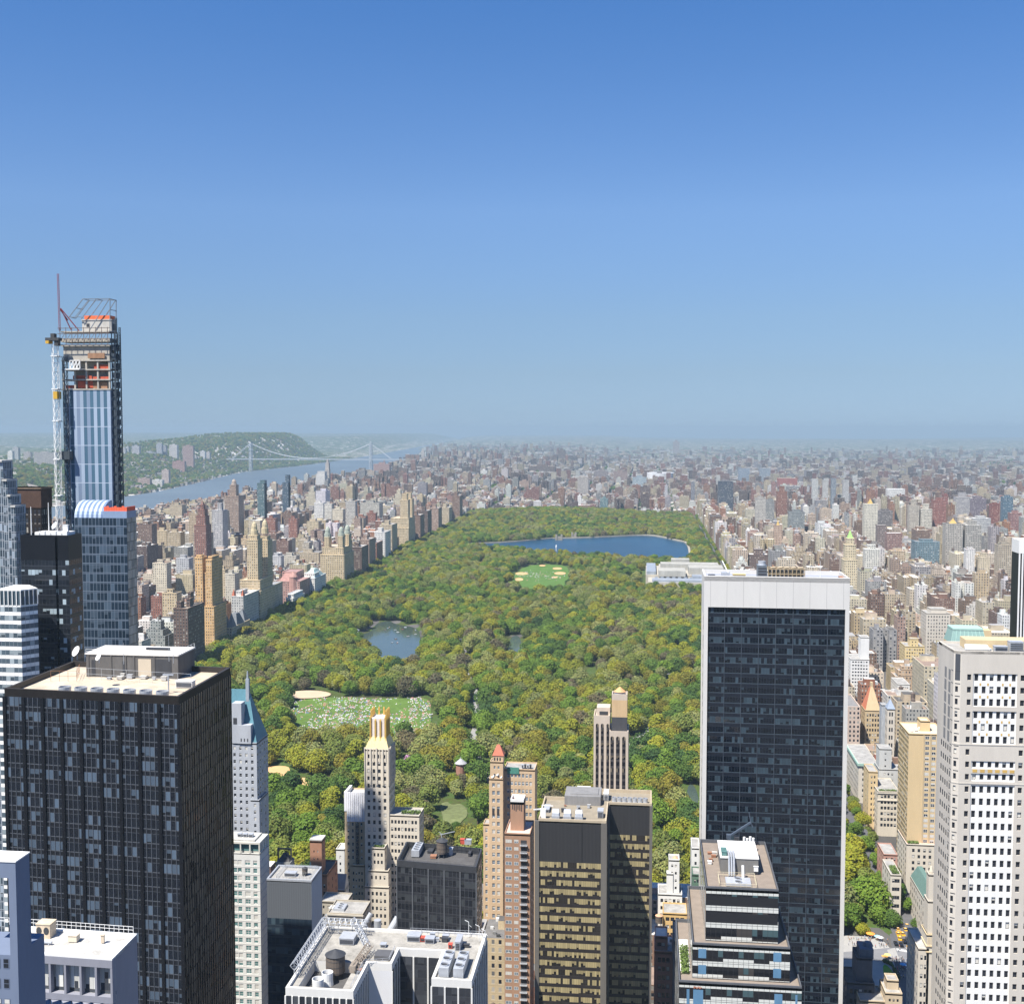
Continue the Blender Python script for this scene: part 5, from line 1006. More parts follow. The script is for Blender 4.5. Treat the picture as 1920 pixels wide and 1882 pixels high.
zb_ = D(30, 1135, Y).z; mb = MB(); mb.prism(P, 0, zb_-.5, 0, 0, 1.5, 2.88); mb.build('banded_wall', BW, t)
mb = MB(); mb.prism(P, zb_-.5, zb_, 0, 0); mb.prism([(p[0]*1, p[1]+.15) for p in P], zt_+1.8, zt_+2.2, 0)
for i in range(3):
    a, b = P[i], P[i+1]; L = wvec(a, b)[0]; n_ = max(2, round(L/1.5)); fins(mb, a, b, zb_, zt_+1.8, n_, .28, .12)
mb.build('white_frame', STEEL_W, t); mb = MB(); mb.prism([(p[0]-.1, p[1]+.2) for p in P], zb_, zt_+1.8, 0, 0, 1.5, 6); mb.build('glazed_top', plain('top_glazing', (.05, .08, .10), .1, .3, .6, spec=.5), t)
# ------------------------------------------------------------ 4. pale roof and frame at the lower left corner
z = 163.0; NR, BR, FL = G(210, 1800, z), G(257, 1752, z), G(34, 1787, z); dv = (FL-NR).normalized(); FL = NR+dv*24; BL = FL+(BR-NR); P = [P2(v) for v in (FL, NR, BR, BL)]
t = thing('pale_office_block', ((FL.x+BR.x)/2, (FL.y+BR.y)/2, 0), 'pale stone block with a broad white roof and tall loggia windows at lower left', 'office block')
STN = plain('grey_granite', (.235, .24, .28), .85, .08, .15)
L = wvec(P[0], P[1])[0]; mb = MB(); mb.wall(P[1], P[2], 0, z-.02, 0); mb.wall(P[2], P[3], 0, z-.02, 0); mb.wall(P[3], P[0], 0, z-.02, 0)
wbox(mb, P[0], P[1], 0, L, -1.2, .02, z-1.5, z-.02); wbox(mb, P[0], P[1], 0, L, -1.2, 0, z-8.2, z-7.0)
for k in range(9): u = L-k*3.05; wbox(mb, P[0], P[1], max(0, u-.42), min(L, u), -1.2, 0, z-7.0, z-1.5)
mb.build('stone_wall', STN, t)
mb = MB(); _, d_, n_ = wvec(P[0], P[1]); a_ = (P[0][0]-n_[0]*1.3, P[0][1]-n_[1]*1.3); b_ = (P[1][0]-n_[0]*1.3, P[1][1]-n_[1]*1.3); mb.wall(a_, b_, 0, z-1.4, 0, .75, 5.6, (0, .0)); mb.build('loggia_glazing', curtain('curtained_glazing', (.03, .035, .045), (.05, .06, .07), (.07, .07, .075), (.72, .72, .68), sf=.1, mw=.06, hw=.02, bp=1.0, group=2), t)
mb = MB()                                            # pointed bays below the loggia
for k in range(10):
    u = L-k*2.1
    if u < 2.2: break
    q = [at_(P[0], d_, n_, u, -.3, 0), at_(P[0], d_, n_, u-1.0, .9, 0), at_(P[0], d_, n_, u-2.0, -.3, 0)]; zz = z-8.3
    for a, b in ((q[1], q[0]), (q[2], q[1])): mb.face([(a[0], a[1], 120), (b[0], b[1], 120), (b[0], b[1], zz), (a[0], a[1], zz)], 0, [(0, 0), (1, 0), (1, 12), (0, 12)])
    mb.face([(q[2][0], q[2][1], zz), (q[1][0], q[1][1], zz), (q[0][0], q[0][1], zz)], 1)
mb.build('bay_windows', [curtain('bay_glass', (.03, .06, .13), (.4, .42, .45), (.3, .31, .33), (.2, .26, .36), sf=.3, mw=.05, hw=.03, bp=.3), STN], t)
mb = MB(); parapet(mb, P, z-.4, z+.25, .9); mb.build('coping', plain('white_coping', (.7, .7, .68), .85, .08, .3, streak=False), t)
mb = MB(); mb.face([(*q, z-.1) for q in parapet(MB(), P, 0, 1, .9)], 0); mb.build('roof', plain('pale_roof_slabs', (.46, .445, .41), .9, .42, .3, streak=False), t)
q0, q1 = G(95, 1742, z), G(255, 1757, z); railing([P2(G(0, 1733, z)), P2(G(90, 1739, z)), P2(G(250, 1751, z))], z+.2, 1.3, 'white mesh fence along the back of the pale roof', STEEL_W, 1.0)
q = G(80, 1758, z); tt = thing('roof_fan_house', (q.x, q.y, z), 'square fan house with two round openings on the pale roof', 'fan house'); mb = MB(); mb.box(q.x-1.3, q.x+1.5, q.y, q.y+2.4, z-.1, z+2.6); mb.box(q.x-1.4, q.x+1.6, q.y-.1, q.y+2.5, z+2.6, z+2.75); mb.build('casing', plain('stained_panel', (.58, .47, .34), .8, .2, .8), tt)
for k in (0, 1):
    mb = MB(); cxx = q.x-.7+k*1.45; mb.face([(cxx+.55*math.cos(a), q.y-.03, z+1.4+.75*math.sin(a)) for a in [i*math.pi/8 for i in range(16)]]); mb.build('opening', DARK, tt)
q = G(82, 1768, z); mb = MB(); mb.tube((q.x-2.2, q.y-.3, z+.4), (q.x+1.8, q.y-.3, z+.4), .28, 8); mb.tube((q.x-3, q.y-1.4, z+.35), (q.x-.5, q.y-1.4, z+.35), .25, 8)
for k in range(4): mb.box(q.x-2.2+k*1.1, q.x-2+k*1.1, q.y-.5, q.y-.1, z-.1, z+.4)
tag(mb.build('roof_pipes', STEEL_L, None, (q.x, q.y, z)), 'silver pipe runs in front of the fan house on the pale roof', 'pipes')
q = G(135, 1766, z); roof_unit(q.x-.8, q.x+.9, q.y, q.y+1.4, z-.1, 1.3, 'small square hatch in the middle of the pale roof', plain('cream_panel', (.62, .54, .42), .8, .1, .8), False)
q = G(192, 1768, z); roof_unit(q.x-.3, q.x+.3, q.y, q.y+.4, z-.1, 1.6, 'slim vent pipe near the right corner of the pale roof', GRAV, False)
q = G(40, 1742, z); roof_unit(q.x-.7, q.x+.6, q.y, q.y+.8, z-.1, 1.4, 'small grey vent hood at the left back of the pale roof', STEEL_L, False)
# frame building in the corner
Y = 172; Z = lambda v: D(20, v, Y).z; xr, xc = D(31, 1700, Y).x, D(17, 1700, Y).x; x_l = xc-9; zt_ = Z(1616)
t = thing('concrete_frame_tower', ((x_l+xr)/2, Y+3, 0), 'blue-shaded concrete tower corner with an open top frame at the left border', 'tower')
FRC = plain('blue_grey_granite', (.15, .185, .26), .85, .08, .2)  # blue of the shaded face is put into this concrete colour
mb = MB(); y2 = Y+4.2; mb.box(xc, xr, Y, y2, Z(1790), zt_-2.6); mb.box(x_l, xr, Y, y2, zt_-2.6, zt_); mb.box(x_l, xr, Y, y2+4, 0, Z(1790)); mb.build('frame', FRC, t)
mb = MB(); mb.box(x_l, xr+.1, Y-.1, y2+.1, zt_, zt_+.2); mb.build('cap', STEEL_W, t)  # white cap carries the sunlit top of the frame
wins = []
for k in range(3):
    for j in range(5): wins.append(((x_l, Y), (1, 0), (0, -1), xr-x_l-2.5-k*1.5, .03, Z(1815)-j*3.3, 1.0, 1.6))
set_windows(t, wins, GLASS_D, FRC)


def clutter(n, x0, x1, y0, y1, z, what, seed):
    r = random.Random(seed); L = sorted((r.uniform(x0, x1), r.uniform(y0, y1)) for k in range(n))
    for k, (x, y) in enumerate(L): s = r.uniform(.35, .9); roof_unit(x-s, x+s, y, y+s*r.uniform(.8, 1.8), z, r.uniform(.5, 1.5), 'small vent box on %s, %s from the left' % (what, ORD[k]), r.choice((STEEL_L, CONC, DARK, RUST, STEEL_W)), False)
z = 190.0; clutter(7, G(130, 1296, z).x, G(300, 1300, z).x, 317.5, 320, z-1.6, 'the gravel strip behind the silver fans', 31); clutter(6, G(120, 1300, 163).x, G(225, 1300, 163).x, G(120, 1775, 163).y, G(120, 1760, 163).y, 162.9, 'the broad pale roof at lower left', 32)
# ------------------------------------------------------------ middle row along the park's south edge
def masonry(name, hexcol, var=.12): return plain(name, hexcol, .85, var, .2)
def stack(t, mat, tiers, y, deep, roofmat, win, glass=GLASS_D, frame=FRM_W, share=(.6, .2, .1, .1), dep=.22, part='wall'):
    """tiers: (pxl, pxr, vtop, vbase, dy0, dy1, ncols, (w,h), margin, side_cols) drawn at depth y+dy0"""
    wins = []; mb = MB(); rf = MB(); fl, sill = win
    for (pl, pr, vt, vb, d0, d1, nc, wh, mg, sc) in tiers:
        yy_ = y+d0; a, b = D(pl, vt, yy_), D(pr, vt, yy_); z1 = a.z; z0 = D(pl, vb, yy_).z if vb else 0
        P = rectp(a.x, b.x, yy_, y+d1); rows = [(zz, zz+wh[1]) for zz in [z1-sill-wh[1]-k*fl for k in range(200)] if zz > z0+.3 and zz > 3]
        L = b.x-a.x
        if nc: punched(mb, wins, P[0], P[1], z0, z1, even(L, nc, wh[0], mg), rows, dep)
        else: mb.wall(P[0], P[1], z0, z1)
        for (i, n_) in ((1, sc), (3, sc)):
            Ls = d1-d0
            if n_: punched(mb, wins, P[i], P[(i+1) % 4], z0, z1, even(Ls, n_, wh[0]), rows, .05)
            else: mb.wall(P[i], P[(i+1) % 4], z0, z1)
        mb.wall(P[2], P[3], z0, z1); Q = parapet(mb, P, z1-.6, z1+.5, .3); rf.face([(*q, z1-.1) for q in Q])
    mb.build(part, mat, t); rf.build('roof', roofmat, t)
    # windows are listed per wall; the set makes them parts
    return wins
# copper-roofed tower
y = 545; t = thing('copper_roof_tower', (D(465, 1400, y).x, y+10, 0), 'pale brick tower with a steep blue-green copper roof and tall chimney', 'tower'); KEEP.append((D(436, 1400, y).x-12, D(505, 1400, y).x+2, y-3, y+25))
LB = masonry('pale_grey_brick', (.40, .42, .45)); CO = plain('copper_seams', (.10, .235, .29), .55, .15, .6)  # brick tinted blue-grey to carry the shade on this tower
w = stack(t, LB, [(420, 481, 1392, None, 0, 17, 5, (1.25, 1.7), .8, 5), (470, 486, 1500, None, -.8, 12, 1, (1.2, 1.7), .5, 2)], y, 17, TARR, (3.35, 1.6)); set_windows(t, w, GLASS_D, FRM_W, (.45, .25, .15, .15))
a, b = D(420, 1392, y), D(481, 1392, y); zr = D(440, 1291, y+8).z; xr = D(466, 1291, y+8).x; mb = MB(); E_ = [(a.x, y+.3), (b.x, y+.3), (b.x, y+17), (a.x, y+17)]; r0, r1 = (a.x, y+8, zr), (xr, y+8, zr); ze = a.z
mb.face([(*E_[0], ze), (*E_[1], ze), r1, r0]); mb.face([(*E_[1], ze), (*E_[2], ze), r1]); mb.face([(*E_[2], ze), (*E_[3], ze), r0, r1])
for k in range(22):
    u = k/21; p0 = (a.x+(b.x-a.x)*u, y+.27, ze); p1 = (a.x+(xr-a.x)*u, y+7.9, zr); mb.bar(p0, p1, .07)
mb.build('copper_roof', CO, t)
mb = MB(); x0, x1 = D(462, 1330, y+7).x, D(468, 1330, y+7).x; mb.box(x0, x1, y+6.2, y+7.8, ze+8, D(465, 1272, y+7).z); mb.cyl((x0+x1)/2, y+7, D(465, 1272, y+7).z, D(465, 1258, y+7).z, .55, 8, .3); mb.build('chimney', plain('chimney_render', (.3, .34, .38), .8, .1, .5), t)
mb = MB(); mb.box(D(436, 1380, y).x, D(452, 1318, y-.5).x, y-.5, y+5, ze, D(440, 1318, y).z); mb.box(D(448, 1380, y).x, D(470, 1362, y-.7).x, y-.7, y+4, ze, D(440, 1358, y).z)
for k in range(3): x = D(452+k*6, 1375, y).x; mb.box(x, x+.55, y-.75, y-.72, ze+1, ze+2.6, 1)
mb.box(D(438, 1345, y).x, D(445, 1345, y).x, y-.55, y-.52, D(440, 1357, y).z, D(440, 1345, y).z, 1); mb.build('dormer', [LB, DARK], t)
# white tower with the green windows
y = 400; t = thing('hotel_tower', (D(470, 1600, y).x, y+6, 0), 'white slab with green-tinted windows right of the big black tower', 'tower'); KEEP.append((D(430, 1600, y).x-6, D(508, 1600, y).x+2, y-3, y+18))
WB_ = plain('white_cladding', (.62, .61, .57), .8, .06, .2); x0, x1, z1 = D(415, 1600, y).x, D(487, 1600, y).x, D(460, 1600, y).z
L = x1-x0; cols = []; 
for (pa, pb) in ((421, 429), (437, 444.5), (445.5, 453), (459, 469), (474.5, 482)): cols.append(((pa-415)/72*L, (pb-415)/72*L))
wins = []; mb = MB(); P = rectp(x0, x1, y, y+9.2); rows = [(zz, zz+1.75) for zz in [z1-2.4-1.75-k*2.86 for k in range(60)] if zz > 15]
punched(mb, wins, P[0], P[1], 0, z1, cols, rows, .18); [mb.wall(P[i], P[(i+1) % 4], 0, z1) for i in (1, 2, 3)]
for zz in [r[0]-.5 for r in rows]: wbox(mb, P[0], P[1], 0, L, .003, .08, zz-.12, zz)
parapet(mb, P, z1-.3, z1+.2, .4); mb.build('wall', WB_, t); set_windows(t, wins, GLASS_G, FRM_W, (.5, .15, .25, .1))
mb = MB()
for k in range(40): zz = z1-3-k*2.86; mb.bar((x1+.03, y, zz), (x1+.03, y+9.2, zz), .1)
mb.build('side_joints', plain('joint_grey', (.36, .37, .4), .8, .05, 1), t)
mb = MB(); mb.box(x0, x1-.3, y+1, y+9, z1, z1+3.6); mb.box(x0, D(503, 1560, y+4).x*0+x1+.1, y-.1, y+9.3, z1+3.6, z1+4.3)
for k in range(4): mb.box(x1-.35, x1+.05, y+k*2.9, y+k*2.9+.35, z1+.2, z1+3.6)
for k in range(5): mb.box(x0+k*(L-.4)/4, x0+k*(L-.4)/4+.45, y-.05, y+.4, z1+.2, z1+3.6)
mb.build('penthouse', plain('cream_cladding', (.58, .56, .49), .8, .06, .3), t)
mb = MB(); mb.box(x0+.6, x1-.8, y+.94, y+.99, z1+.8, z1+3.1); mb.build('penthouse_glazing', GLASS_G, t)
mb = MB(); mb.box(x0, x1-2, y+.5, y+8.6, z1+4.3, z1+4.9); mb.build('upper_roof', CONC, t)
for k in range(3): roof_unit(x0+5+k*2.1, x0+6.4+k*2.1, y+3, y+4.6, z1+4.9, 1.1, 'small grey plant box on the white green-windowed slab, %s of three' % ORD[k], STEEL_L)
# dark grey slab behind
y = 385; t = thing('office_block', (D(546, 1660, y).x, y+8, 0), 'dark grey metal slab with one white side wall and a fenced roof', 'office block'); x0, x1, z1 = D(500, 1652, y).x, D(584, 1652, y).x, D(546, 1652, y).z; yb = y+13; KEEP.append((x0-3, x1+4, y-3, yb+3))
mb = MB(); zm = D(546, 1722, y).z; P = rectp(x0, x1, y, yb); mb.wall(P[0], P[1], zm, z1, 0, .8, 40); mb.wall(P[0], P[1], 0, zm, 1, 1.4, 3.4); mb.wall(P[2], P[3], 0, z1, 0, .8, 40); mb.wall(P[3], P[0], 0, z1, 0, .8, 40)
mb.build('facade', [curtain('ribbed_grey_metal', (.11, .12, .13), (.11, .12, .13), (.085, .09, .10), (.1, .1, .1), sf=.02, mw=.2, hw=.001, bp=0, rough=.5, gvar=.02), curtain('navy_glass', (.012, .02, .03), (.016, .024, .035), (.03, .04, .05), (.05, .08, .1), sf=.3, mw=.05, hw=.03, bp=.25)], t)
mb = MB(); mb.wall((x1, y), (x1, yb), 0, z1); mb.build('side_wall', plain('white_side_wall', (.58, .58, .58), .8, .07, .2), t)
mb = MB(); Q = parapet(mb, P, z1-.3, z1+.7, .5); mb.build('coping', STEEL_L, t); mb = MB(); mb.face([(*q, z1-.05) for q in Q]); mb.build('roof', GRVG, t)
railing([(x0+3, y+1.5), (x1-1, y+1.5), (x1-1, yb-1), (x0+3, yb-1)], z1, 1.3, 'mesh fence on the roof of the dark grey slab', STEEL_L, 1.2, True); roof_unit(x0+5, x1-7, y+4, y+6.5, z1, 1.2, 'long white plant box on the dark grey slab roof', STEEL_L)
q = G(566, 1648, z1); water_tank(q.x, y+6, z1, 1.0, 1.0, 'small dark conical tank on the dark grey slab roof')
# gold-crowned tower
y = 540; t = thing('gold_crowned_tower', (D(712, 1500, y).x, y+8, 0), 'slender white tower with ribbed golden crown against the park', 'tower'); KEEP.append((D(683, 1500, y).x-12, D(790, 1500, y).x+2, y-12, y+18))
IV = plain('ivory_stone', (.60, .54, .44), .85, .08, .25); GOLD = plain('gold_leaf', (.62, .40, .10), .4, .15, 1.2, metal=.35)
w = stack(t, IV, [(683, 729, 1405, None, 0, 13, 4, (1.25, 1.9), .7, 5), (729, 786, 1528, None, .4, 12, 8, (1.05, 1.75), .8, 4), (697, 721, 1590, 1632, -6, 0, 3, (.9, 1.7), .5, 1), (690, 728, 1632, 1662, -6.6, 0, 4, (.8, 1.8), .8, 2), (684, 729, 1662, None, -7.2, 0, 5, (1.0, 1.8), .9, 2)], y, 13, GRVG, (3.55, 2.2)); set_windows(t, w, GLASS_D, FRM_D, (.6, .2, .1, .1))
a, b = D(683, 1405, y), D(729, 1405, y); z0 = a.z; mb = MB()
for k in range(5):
    u = (b.x-a.x)*k/4; wbox(mb, (a.x, y), (b.x, y), max(0, u-.38), min(b.x-a.x, u+.38), .01, .45, z0-17, z0+1.2-(.5 if k % 2 else 0)); wbox(mb, (b.x, y), (b.x, y+13), max(0, 13*k/4-.35), min(13, 13*k/4+.35), .01, .4, z0-17, z0+1)
for k in range(4): u = (b.x-a.x)*(k+.5)/4; wbox(mb, (a.x, y), (b.x, y), u-.18, u+.18, .01, .25, z0-6, z0+.6)
mb.build('buttresses', IV, t)
mb = MB(); c0, c1 = D(694, 1382, y+2).x, D(735, 1382, y+2).x; zc = D(712, 1382, y+2).z; c1 = min(c1, b.x-1.2); mb.taper((a.x+.3, b.x-.3, y+.3, y+12.7), (a.x+2.4, b.x-2.0, y+2.6, y+11), z0+.5, zc)
mb.build('sloped_roof', plain('pale_gold_roof', (.66, .54, .27), .5, .22, .9), t)
mb = MB(); zt_ = D(712, 1334, y+3).z; xs = [a.x+2.5+(b.x-a.x-4.7)*k/3 for k in range(4)]; ys = [y+2.8+7.8*k/4 for k in range(5)]
for i, x in enumerate(xs):
    for j, yv in enumerate(ys):
        if i in (0, 3) or j in (0, 4):
            h = zt_-(1.6 if (j == 0 and i in (1, 2)) else 0)-(2.6 if j == 0 else 0); mb.box(x-.42, x+.42, yv-.42, yv+.42, zc-.5, h); mb.taper((x-.42, x+.42, yv-.42, yv+.42), (x-.2, x+.2, yv-.2, yv+.2), h, h+.7)
            mb.bar((x, yv-.3, zc-.3), (x+(-1.3 if i == 0 else 1.3 if i == 3 else 0), yv-(1.9 if j == 0 else 0), z0+.7), .35)
mb.build('gold_pinnacles', GOLD, t); mb = MB(); mb.box(xs[0]+.1, xs[3]-.1, ys[0]+.1, ys[4]-.1, zc, zt_-3.2); mb.build('crown_core', plain('crown_core_paint', (.66, .6, .55), .8, .12, .6), t)
def planter(x0, x1, y0, y1, z, label, seed=1):
    r = random.Random(seed); mb = MB()
    for i in range(int(160*(x1-x0)*(y1-y0)/12)+40):
        p = Vector((r.uniform(x0, x1), r.uniform(y0, y1), z+r.uniform(.1, 1.3))); a = Vector((r.gauss(0, 1), r.gauss(0, 1), r.gauss(0, 1))).normalized()*.22; b_ = a.orthogonal().normalized()*.2; k = r.uniform(.6, 1.3); mb.face([p-a-b_, p+a-b_, p+a+b_, p-a+b_], 0, None, (.10*k, .15*k, .035*k, 1))
    return tag(mb.build('roof_garden', ATL, None, (x0, y0, z)), label, 'roof garden')
ATL = attrmat('garden_leaves', .8)
q = D(729, 1528, y+.4); planter(D(750, 1520, y).x, D(785, 1520, y).x, y+3, y+6, q.z, 'green roof garden on the low wing of the gold-crowned tower', 2); q = D(700, 1590, y-6); planter(q.x, D(720, 1590, y-6).x, y-5.5, y-4.2, q.z, 'little hedge on the front terrace of the gold-crowned tower', 3)
# wrapped tan house at its left
y = 546; t = thing('apartment_house', (D(665, 1550, y).x, y+6, 0), 'tan brick house half wrapped in white sheeting beside the gold-crowned tower', 'building'); KEEP.append((D(630, 1500, y).x-2, D(684, 1500, y).x, y-8, y+15))
TB = masonry('tan_brick', (.50, .39, .25), .15); w = stack(t, TB, [(646, 684, 1492, None, 0, 12, 4, (.95, 1.6), .7, 3), (658, 683, 1622, None, -3, 0, 4, (.85, 1.5), .5, 0)], y, 12, CONC, (3.3, 3.0)); set_windows(t, w, GLASS_D, FRM_W)
mb = MB(); 
for k in range(9): u0 = 650+k*3.75; a, b = D(u0, 1485, y-.5), D(u0+3.6, 1540, y-.5); mb.box(a.x, b.x, y-.5-.1*(k % 2), y-.1, b.z, a.z)
mb.box(D(646, 1500, y).x-.15, D(650, 1500, y).x, y-.3, y+11, D(650, 1520, y).z, D(650, 1484, y).z); mb.build('white_sheeting', plain('scaffold_sheet', (.72, .72, .74), .8, .07, .6), t)
mb = MB(); x = D(671, 1580, y).x; truss(mb, (x, y-1, D(671, 1612, y).z-3), (x, y-1, D(671, 1540, y).z), 1.1, 12, .12); [mb.box(x-.7, x+.7, y-1.6, y-.3, zz, zz+.3) for zz in frange(D(671, 1612, y).z, D(671, 1540, y).z, 3.3)]; mb.build('fire_escape', DARK, t)
t = thing('apartment_house', (D(637, 1650, y).x, y+4, 0), 'narrow white house left of the sheeted tan house', 'building'); w = stack(t, WB_, [(630, 646, 1592, None, 0, 8, 1, (.8, 1.5), .6, 2)], y, 8, CONC, (3.3, 3)); set_windows(t, w)
y = 520; t = thing('townhouse', (D(634, 1690, y).x, y+4, 0), 'small white gabled house with dark dormer window below the tan house', 'house'); w = stack(t, WB_, [(621, 646, 1668, None, 0, 8, 3, (.8, 1.3), .6, 2)], y, 8, TARR, (3.2, 1)); set_windows(t, w)
a, b = D(621, 1668, y), D(646, 1668, y); mb = MB(); zt_ = D(630, 1643, y).z; mb.face([(a.x, y+.2, a.z+.4), (b.x, y+.2, a.z+.4), (b.x, y+4, zt_), (a.x, y+4, zt_)]); mb.face([(b.x, y+8, a.z+.4), (a.x, y+8, a.z+.4), (a.x, y+4, zt_), (b.x, y+4, zt_)]); mb.face([(b.x, y+.2, a.z+.4), (b.x, y+8, a.z+.4), (b.x, y+4, zt_)], 1); mb.face([(a.x, y+8, a.z+.4), (a.x, y+.2, a.z+.4), (a.x, y+4, zt_)], 1); mb.build('pitched_roof', [plain('slate', (.3, .29, .28), .7, .15, .8), WB_], t)
mb = MB(); mb.box(a.x+.8, a.x+2.4, y+.1, y+2, a.z+.5, a.z+2.2); mb.build('dormer', WB_, t)
# brick chimney tower and arched roof house in the gap
y = 500; t = thing('apartment_house', (D(600, 1640, y).x, y+6, 0), 'red-brown brick house with a tall plain brick tower head', 'building'); KEEP.append((D(575, 1600, y).x, D(626, 1600, y).x, y-2, y+22)); BB_ = masonry('red_brown_brick', (.36, .19, .12))
w = stack(t, BB_, [(581, 603, 1577, 1650, 2, 8, 2, (.5, 1.0), 1, 1), (590, 613, 1640, None, 0, 18, 3, (.9, 1.6), .5, 3)], y, 14, TARR, (3.4, 4)); set_windows(t, w, GLASS_D, FRM_D)
mb = MB(); a, b = D(581, 1577, y+2), D(603, 1577, y+2); mb.box(a.x-.2, b.x+.2, y+1.8, y+8.2, a.z+.5, a.z+1.0); mb.build('coping', CONC, t)
q = D(582, 1640, y-6); tt = thing('roof_lantern', (q.x, y-6, q.z-6), 'small pale green lantern turret between the grey slab and the brick tower', 'turret'); mb = MB(); mb.lathe(q.x, y-6, [(1.3, q.z-30), (1.3, q.z), (.9, q.z+.1), (.9, q.z+3), (1.1, q.z+3.1), (.4, q.z+4.2), (.3, q.z+5.5), (.02, q.z+6.2)], 8); mb.build('turret', plain('verdigris', (.28, .46, .40), .7, .15, 1), tt)
y = 470; t = thing('roof_house', (D(531, 1610, y).x, y+4, 0), 'dark roof house with two arched openings and a black gantry above', 'building'); KEEP.append((D(510, 1600, y).x, D(560, 1600, y).x, y-2, y+14))
a, b = D(517, 1616, y), D(544, 1616, y); mb = MB(); mb.box(a.x, b.x, y, y+6, 0, a.z); mb.build('wall', plain('grey_green_stone', (.27, .27, .25), .85, .15, .4), t)
mb = MB(); 
for k in (0, 1):
    c = a.x+(b.x-a.x)*(.3+.38*k); mb.face([(c-.62, y-.03, a.z-4.6), (c+.62, y-.03, a.z-4.6), (c+.62, y-.03, a.z-1.6)]+[(c+.62*math.cos(q_), y-.03, a.z-1.6+.62*math.sin(q_)) for q_ in [math.pi*i/8 for i in range(1, 8)]]+[(c-.62, y-.03, a.z-1.6)])
mb.build('arched_opening', DARK, t); mb = MB(); zt_ = D(530, 1594, y).z; mb.taper((a.x+.5, b.x-.3, y+.5, y+5.5), (a.x+2.4, b.x-2.2, y+2.6, y+3.4), a.z+.01, D(530, 1603, y).z); mb.build('hip_roof', TARR, t)
mb = MB(); mb.box(a.x-.1, b.x-.2, y+2.6, y+3.2, zt_-.6, zt_); [mb.box(x, x+.5, y+2.6, y+3.2, a.z, zt_-.6) for x in (a.x-.1, b.x-.7)]; mb.build('gantry', DARK, t)
# classical low block and roof machines in the canyon
y = 470; t = thing('stone_block', (D(650, 1720, y).x, y+8, 0), 'low beige stone block with cornice in the street gap below the gold-crowned tower', 'building'); KEEP.append((D(600, 1710, y).x, D(690, 1710, y).x, y-2, y+24))
w = stack(t, masonry('beige_stone', (.40, .36, .29)), [(614, 680, 1712, None, 0, 14, 8, (1.0, 1.7), .8, 4), (600, 650, 1690, None, 14, 24, 5, (.8, 1.4), .5, 2)], y, 20, GRVG, (3.6, 1.6)); set_windows(t, w)
a = D(614, 1712, y); mb = MB(); mb.box(a.x-.3, D(680, 1712, y).x+.3, y-.4, y+.2, a.z-.6, a.z); mb.build('cornice', masonry('cornice_stone', (.46, .42, .35)), t)
q = D(636, 1712, y+4); fan_box(q.x-2.2, q.x+2.4, y+3, y+9, q.z, 2.4, 3, 'row of roof fans on the low beige stone block', STEEL_L); roof_unit(q.x-4.5, q.x-3, y+5, y+8, q.z, 1.6, 'white duct box left on the low beige stone block', STEEL_W)
for k, (px_, v) in enumerate(((687, 1722), (708, 1724), (738, 1730))):
    q = D(px_, v, 450); tt = thing('duct', (q.x, 450, q.z-4), ['bent silver duct left of two beside the black tower foot', 'upright white drum duct between silver ducts', 'fat silver pipe leaning beside the black tower foot'][k], 'duct'); mb = MB()
    if k == 1: mb.cyl(q.x, 450, q.z-6, q.z, 1.5, 14)
    else: mb.tube((q.x-2.5, 449, q.z-5), (q.x+1.5, 452, q.z+1.5), 1.0+.5*(k == 2), 12)
    mb.build('pipe', STEEL_L, tt)
# black block with the roof tank
z = 112.4; FL, FR, BR, BL = G(744, 1612, z), G(893, 1625, z), G(904, 1590, z), G(762, 1577, z); P = [P2(v) for v in (FL, FR, BR, BL)]; KEEP.append((FL.x-3, BR.x+3, FL.y-5, BR.y+6))
t = thing('office_block', ((FL.x+BR.x)/2, (FL.y+BR.y)/2, 0), 'black office block with a wooden tank and fans on its sunken roof', 'office block')
CB3 = curtain('matte_black_glass', (.010, .011, .014), (.02, .021, .025), (.05, .052, .058), (.05, .055, .06), sf=.32, mw=.1, hw=.03, bp=.3, rough=.12)
L = wvec(P[0], P[1])[0]; mb = MB(); [mb.wall(P[i], P[(i+1) % 4], 0, z-2.2, 0, L/20, 3.2) for i in range(4)]; mb.build('curtain_wall', CB3, t)
mb = MB(); fins(mb, P[0], P[1], 0, z-2.2, 5, .42, .22); mb.build('pier', plain('grey_pier', (.10, .105, .115), .5, .12, .4), t)
mb = MB(); parapet(mb, P, z-2.6, z, .5); mb.build('parapet', plain('charcoal_metal', (.045, .047, .052), .5, .15, .4), t); mb = MB(); mb.face([(*q, z-2.2) for q in parapet(MB(), P, 0, 1, .5)]); mb.build('roof', TARR, t)
q = G(829, 1606, z-2.2); water_tank(q.x, q.y, z-2.2, 1.95, 4.2, 'big wooden water tank in the middle of the black block roof')
q = G(783, 1600, z-2); fan_box(q.x-1.6, q.x+1.2, q.y-3.4, q.y+4.8, z-2.2, 2.6, 4, 'long silver four-fan unit at the left of the black block roof', STEEL_L)
for (px_, v, w_, d_, h, lb, mt_) in [(845, 1604, 1.2, 2, 2.4, 'upright grey unit right of the tank on the black block roof', STEEL_L), (868, 1583, 2, 1.5, 1.8, 'red and grey unit at the back of the black block roof', REDP), (877, 1584, 2.4, 1.6, 1.8, 'pale unit at the back right of the black block roof', STEEL_L), (806, 1600, 1.8, 6, .8, 'low dark duct beside the silver fans on the black block roof', DARK), (880, 1606, .8, 5, 1.2, 'thin dark unit near the right edge of the black block roof', DARK), (812, 1610, 2, 2, .9, 'brown timber hatch on the black block roof', RUST)]:
    q = G(px_, v, z-2.2); roof_unit(q.x-w_/2, q.x+w_/2, q.y, q.y+d_, z-2.2, h, lb, mt_, False)
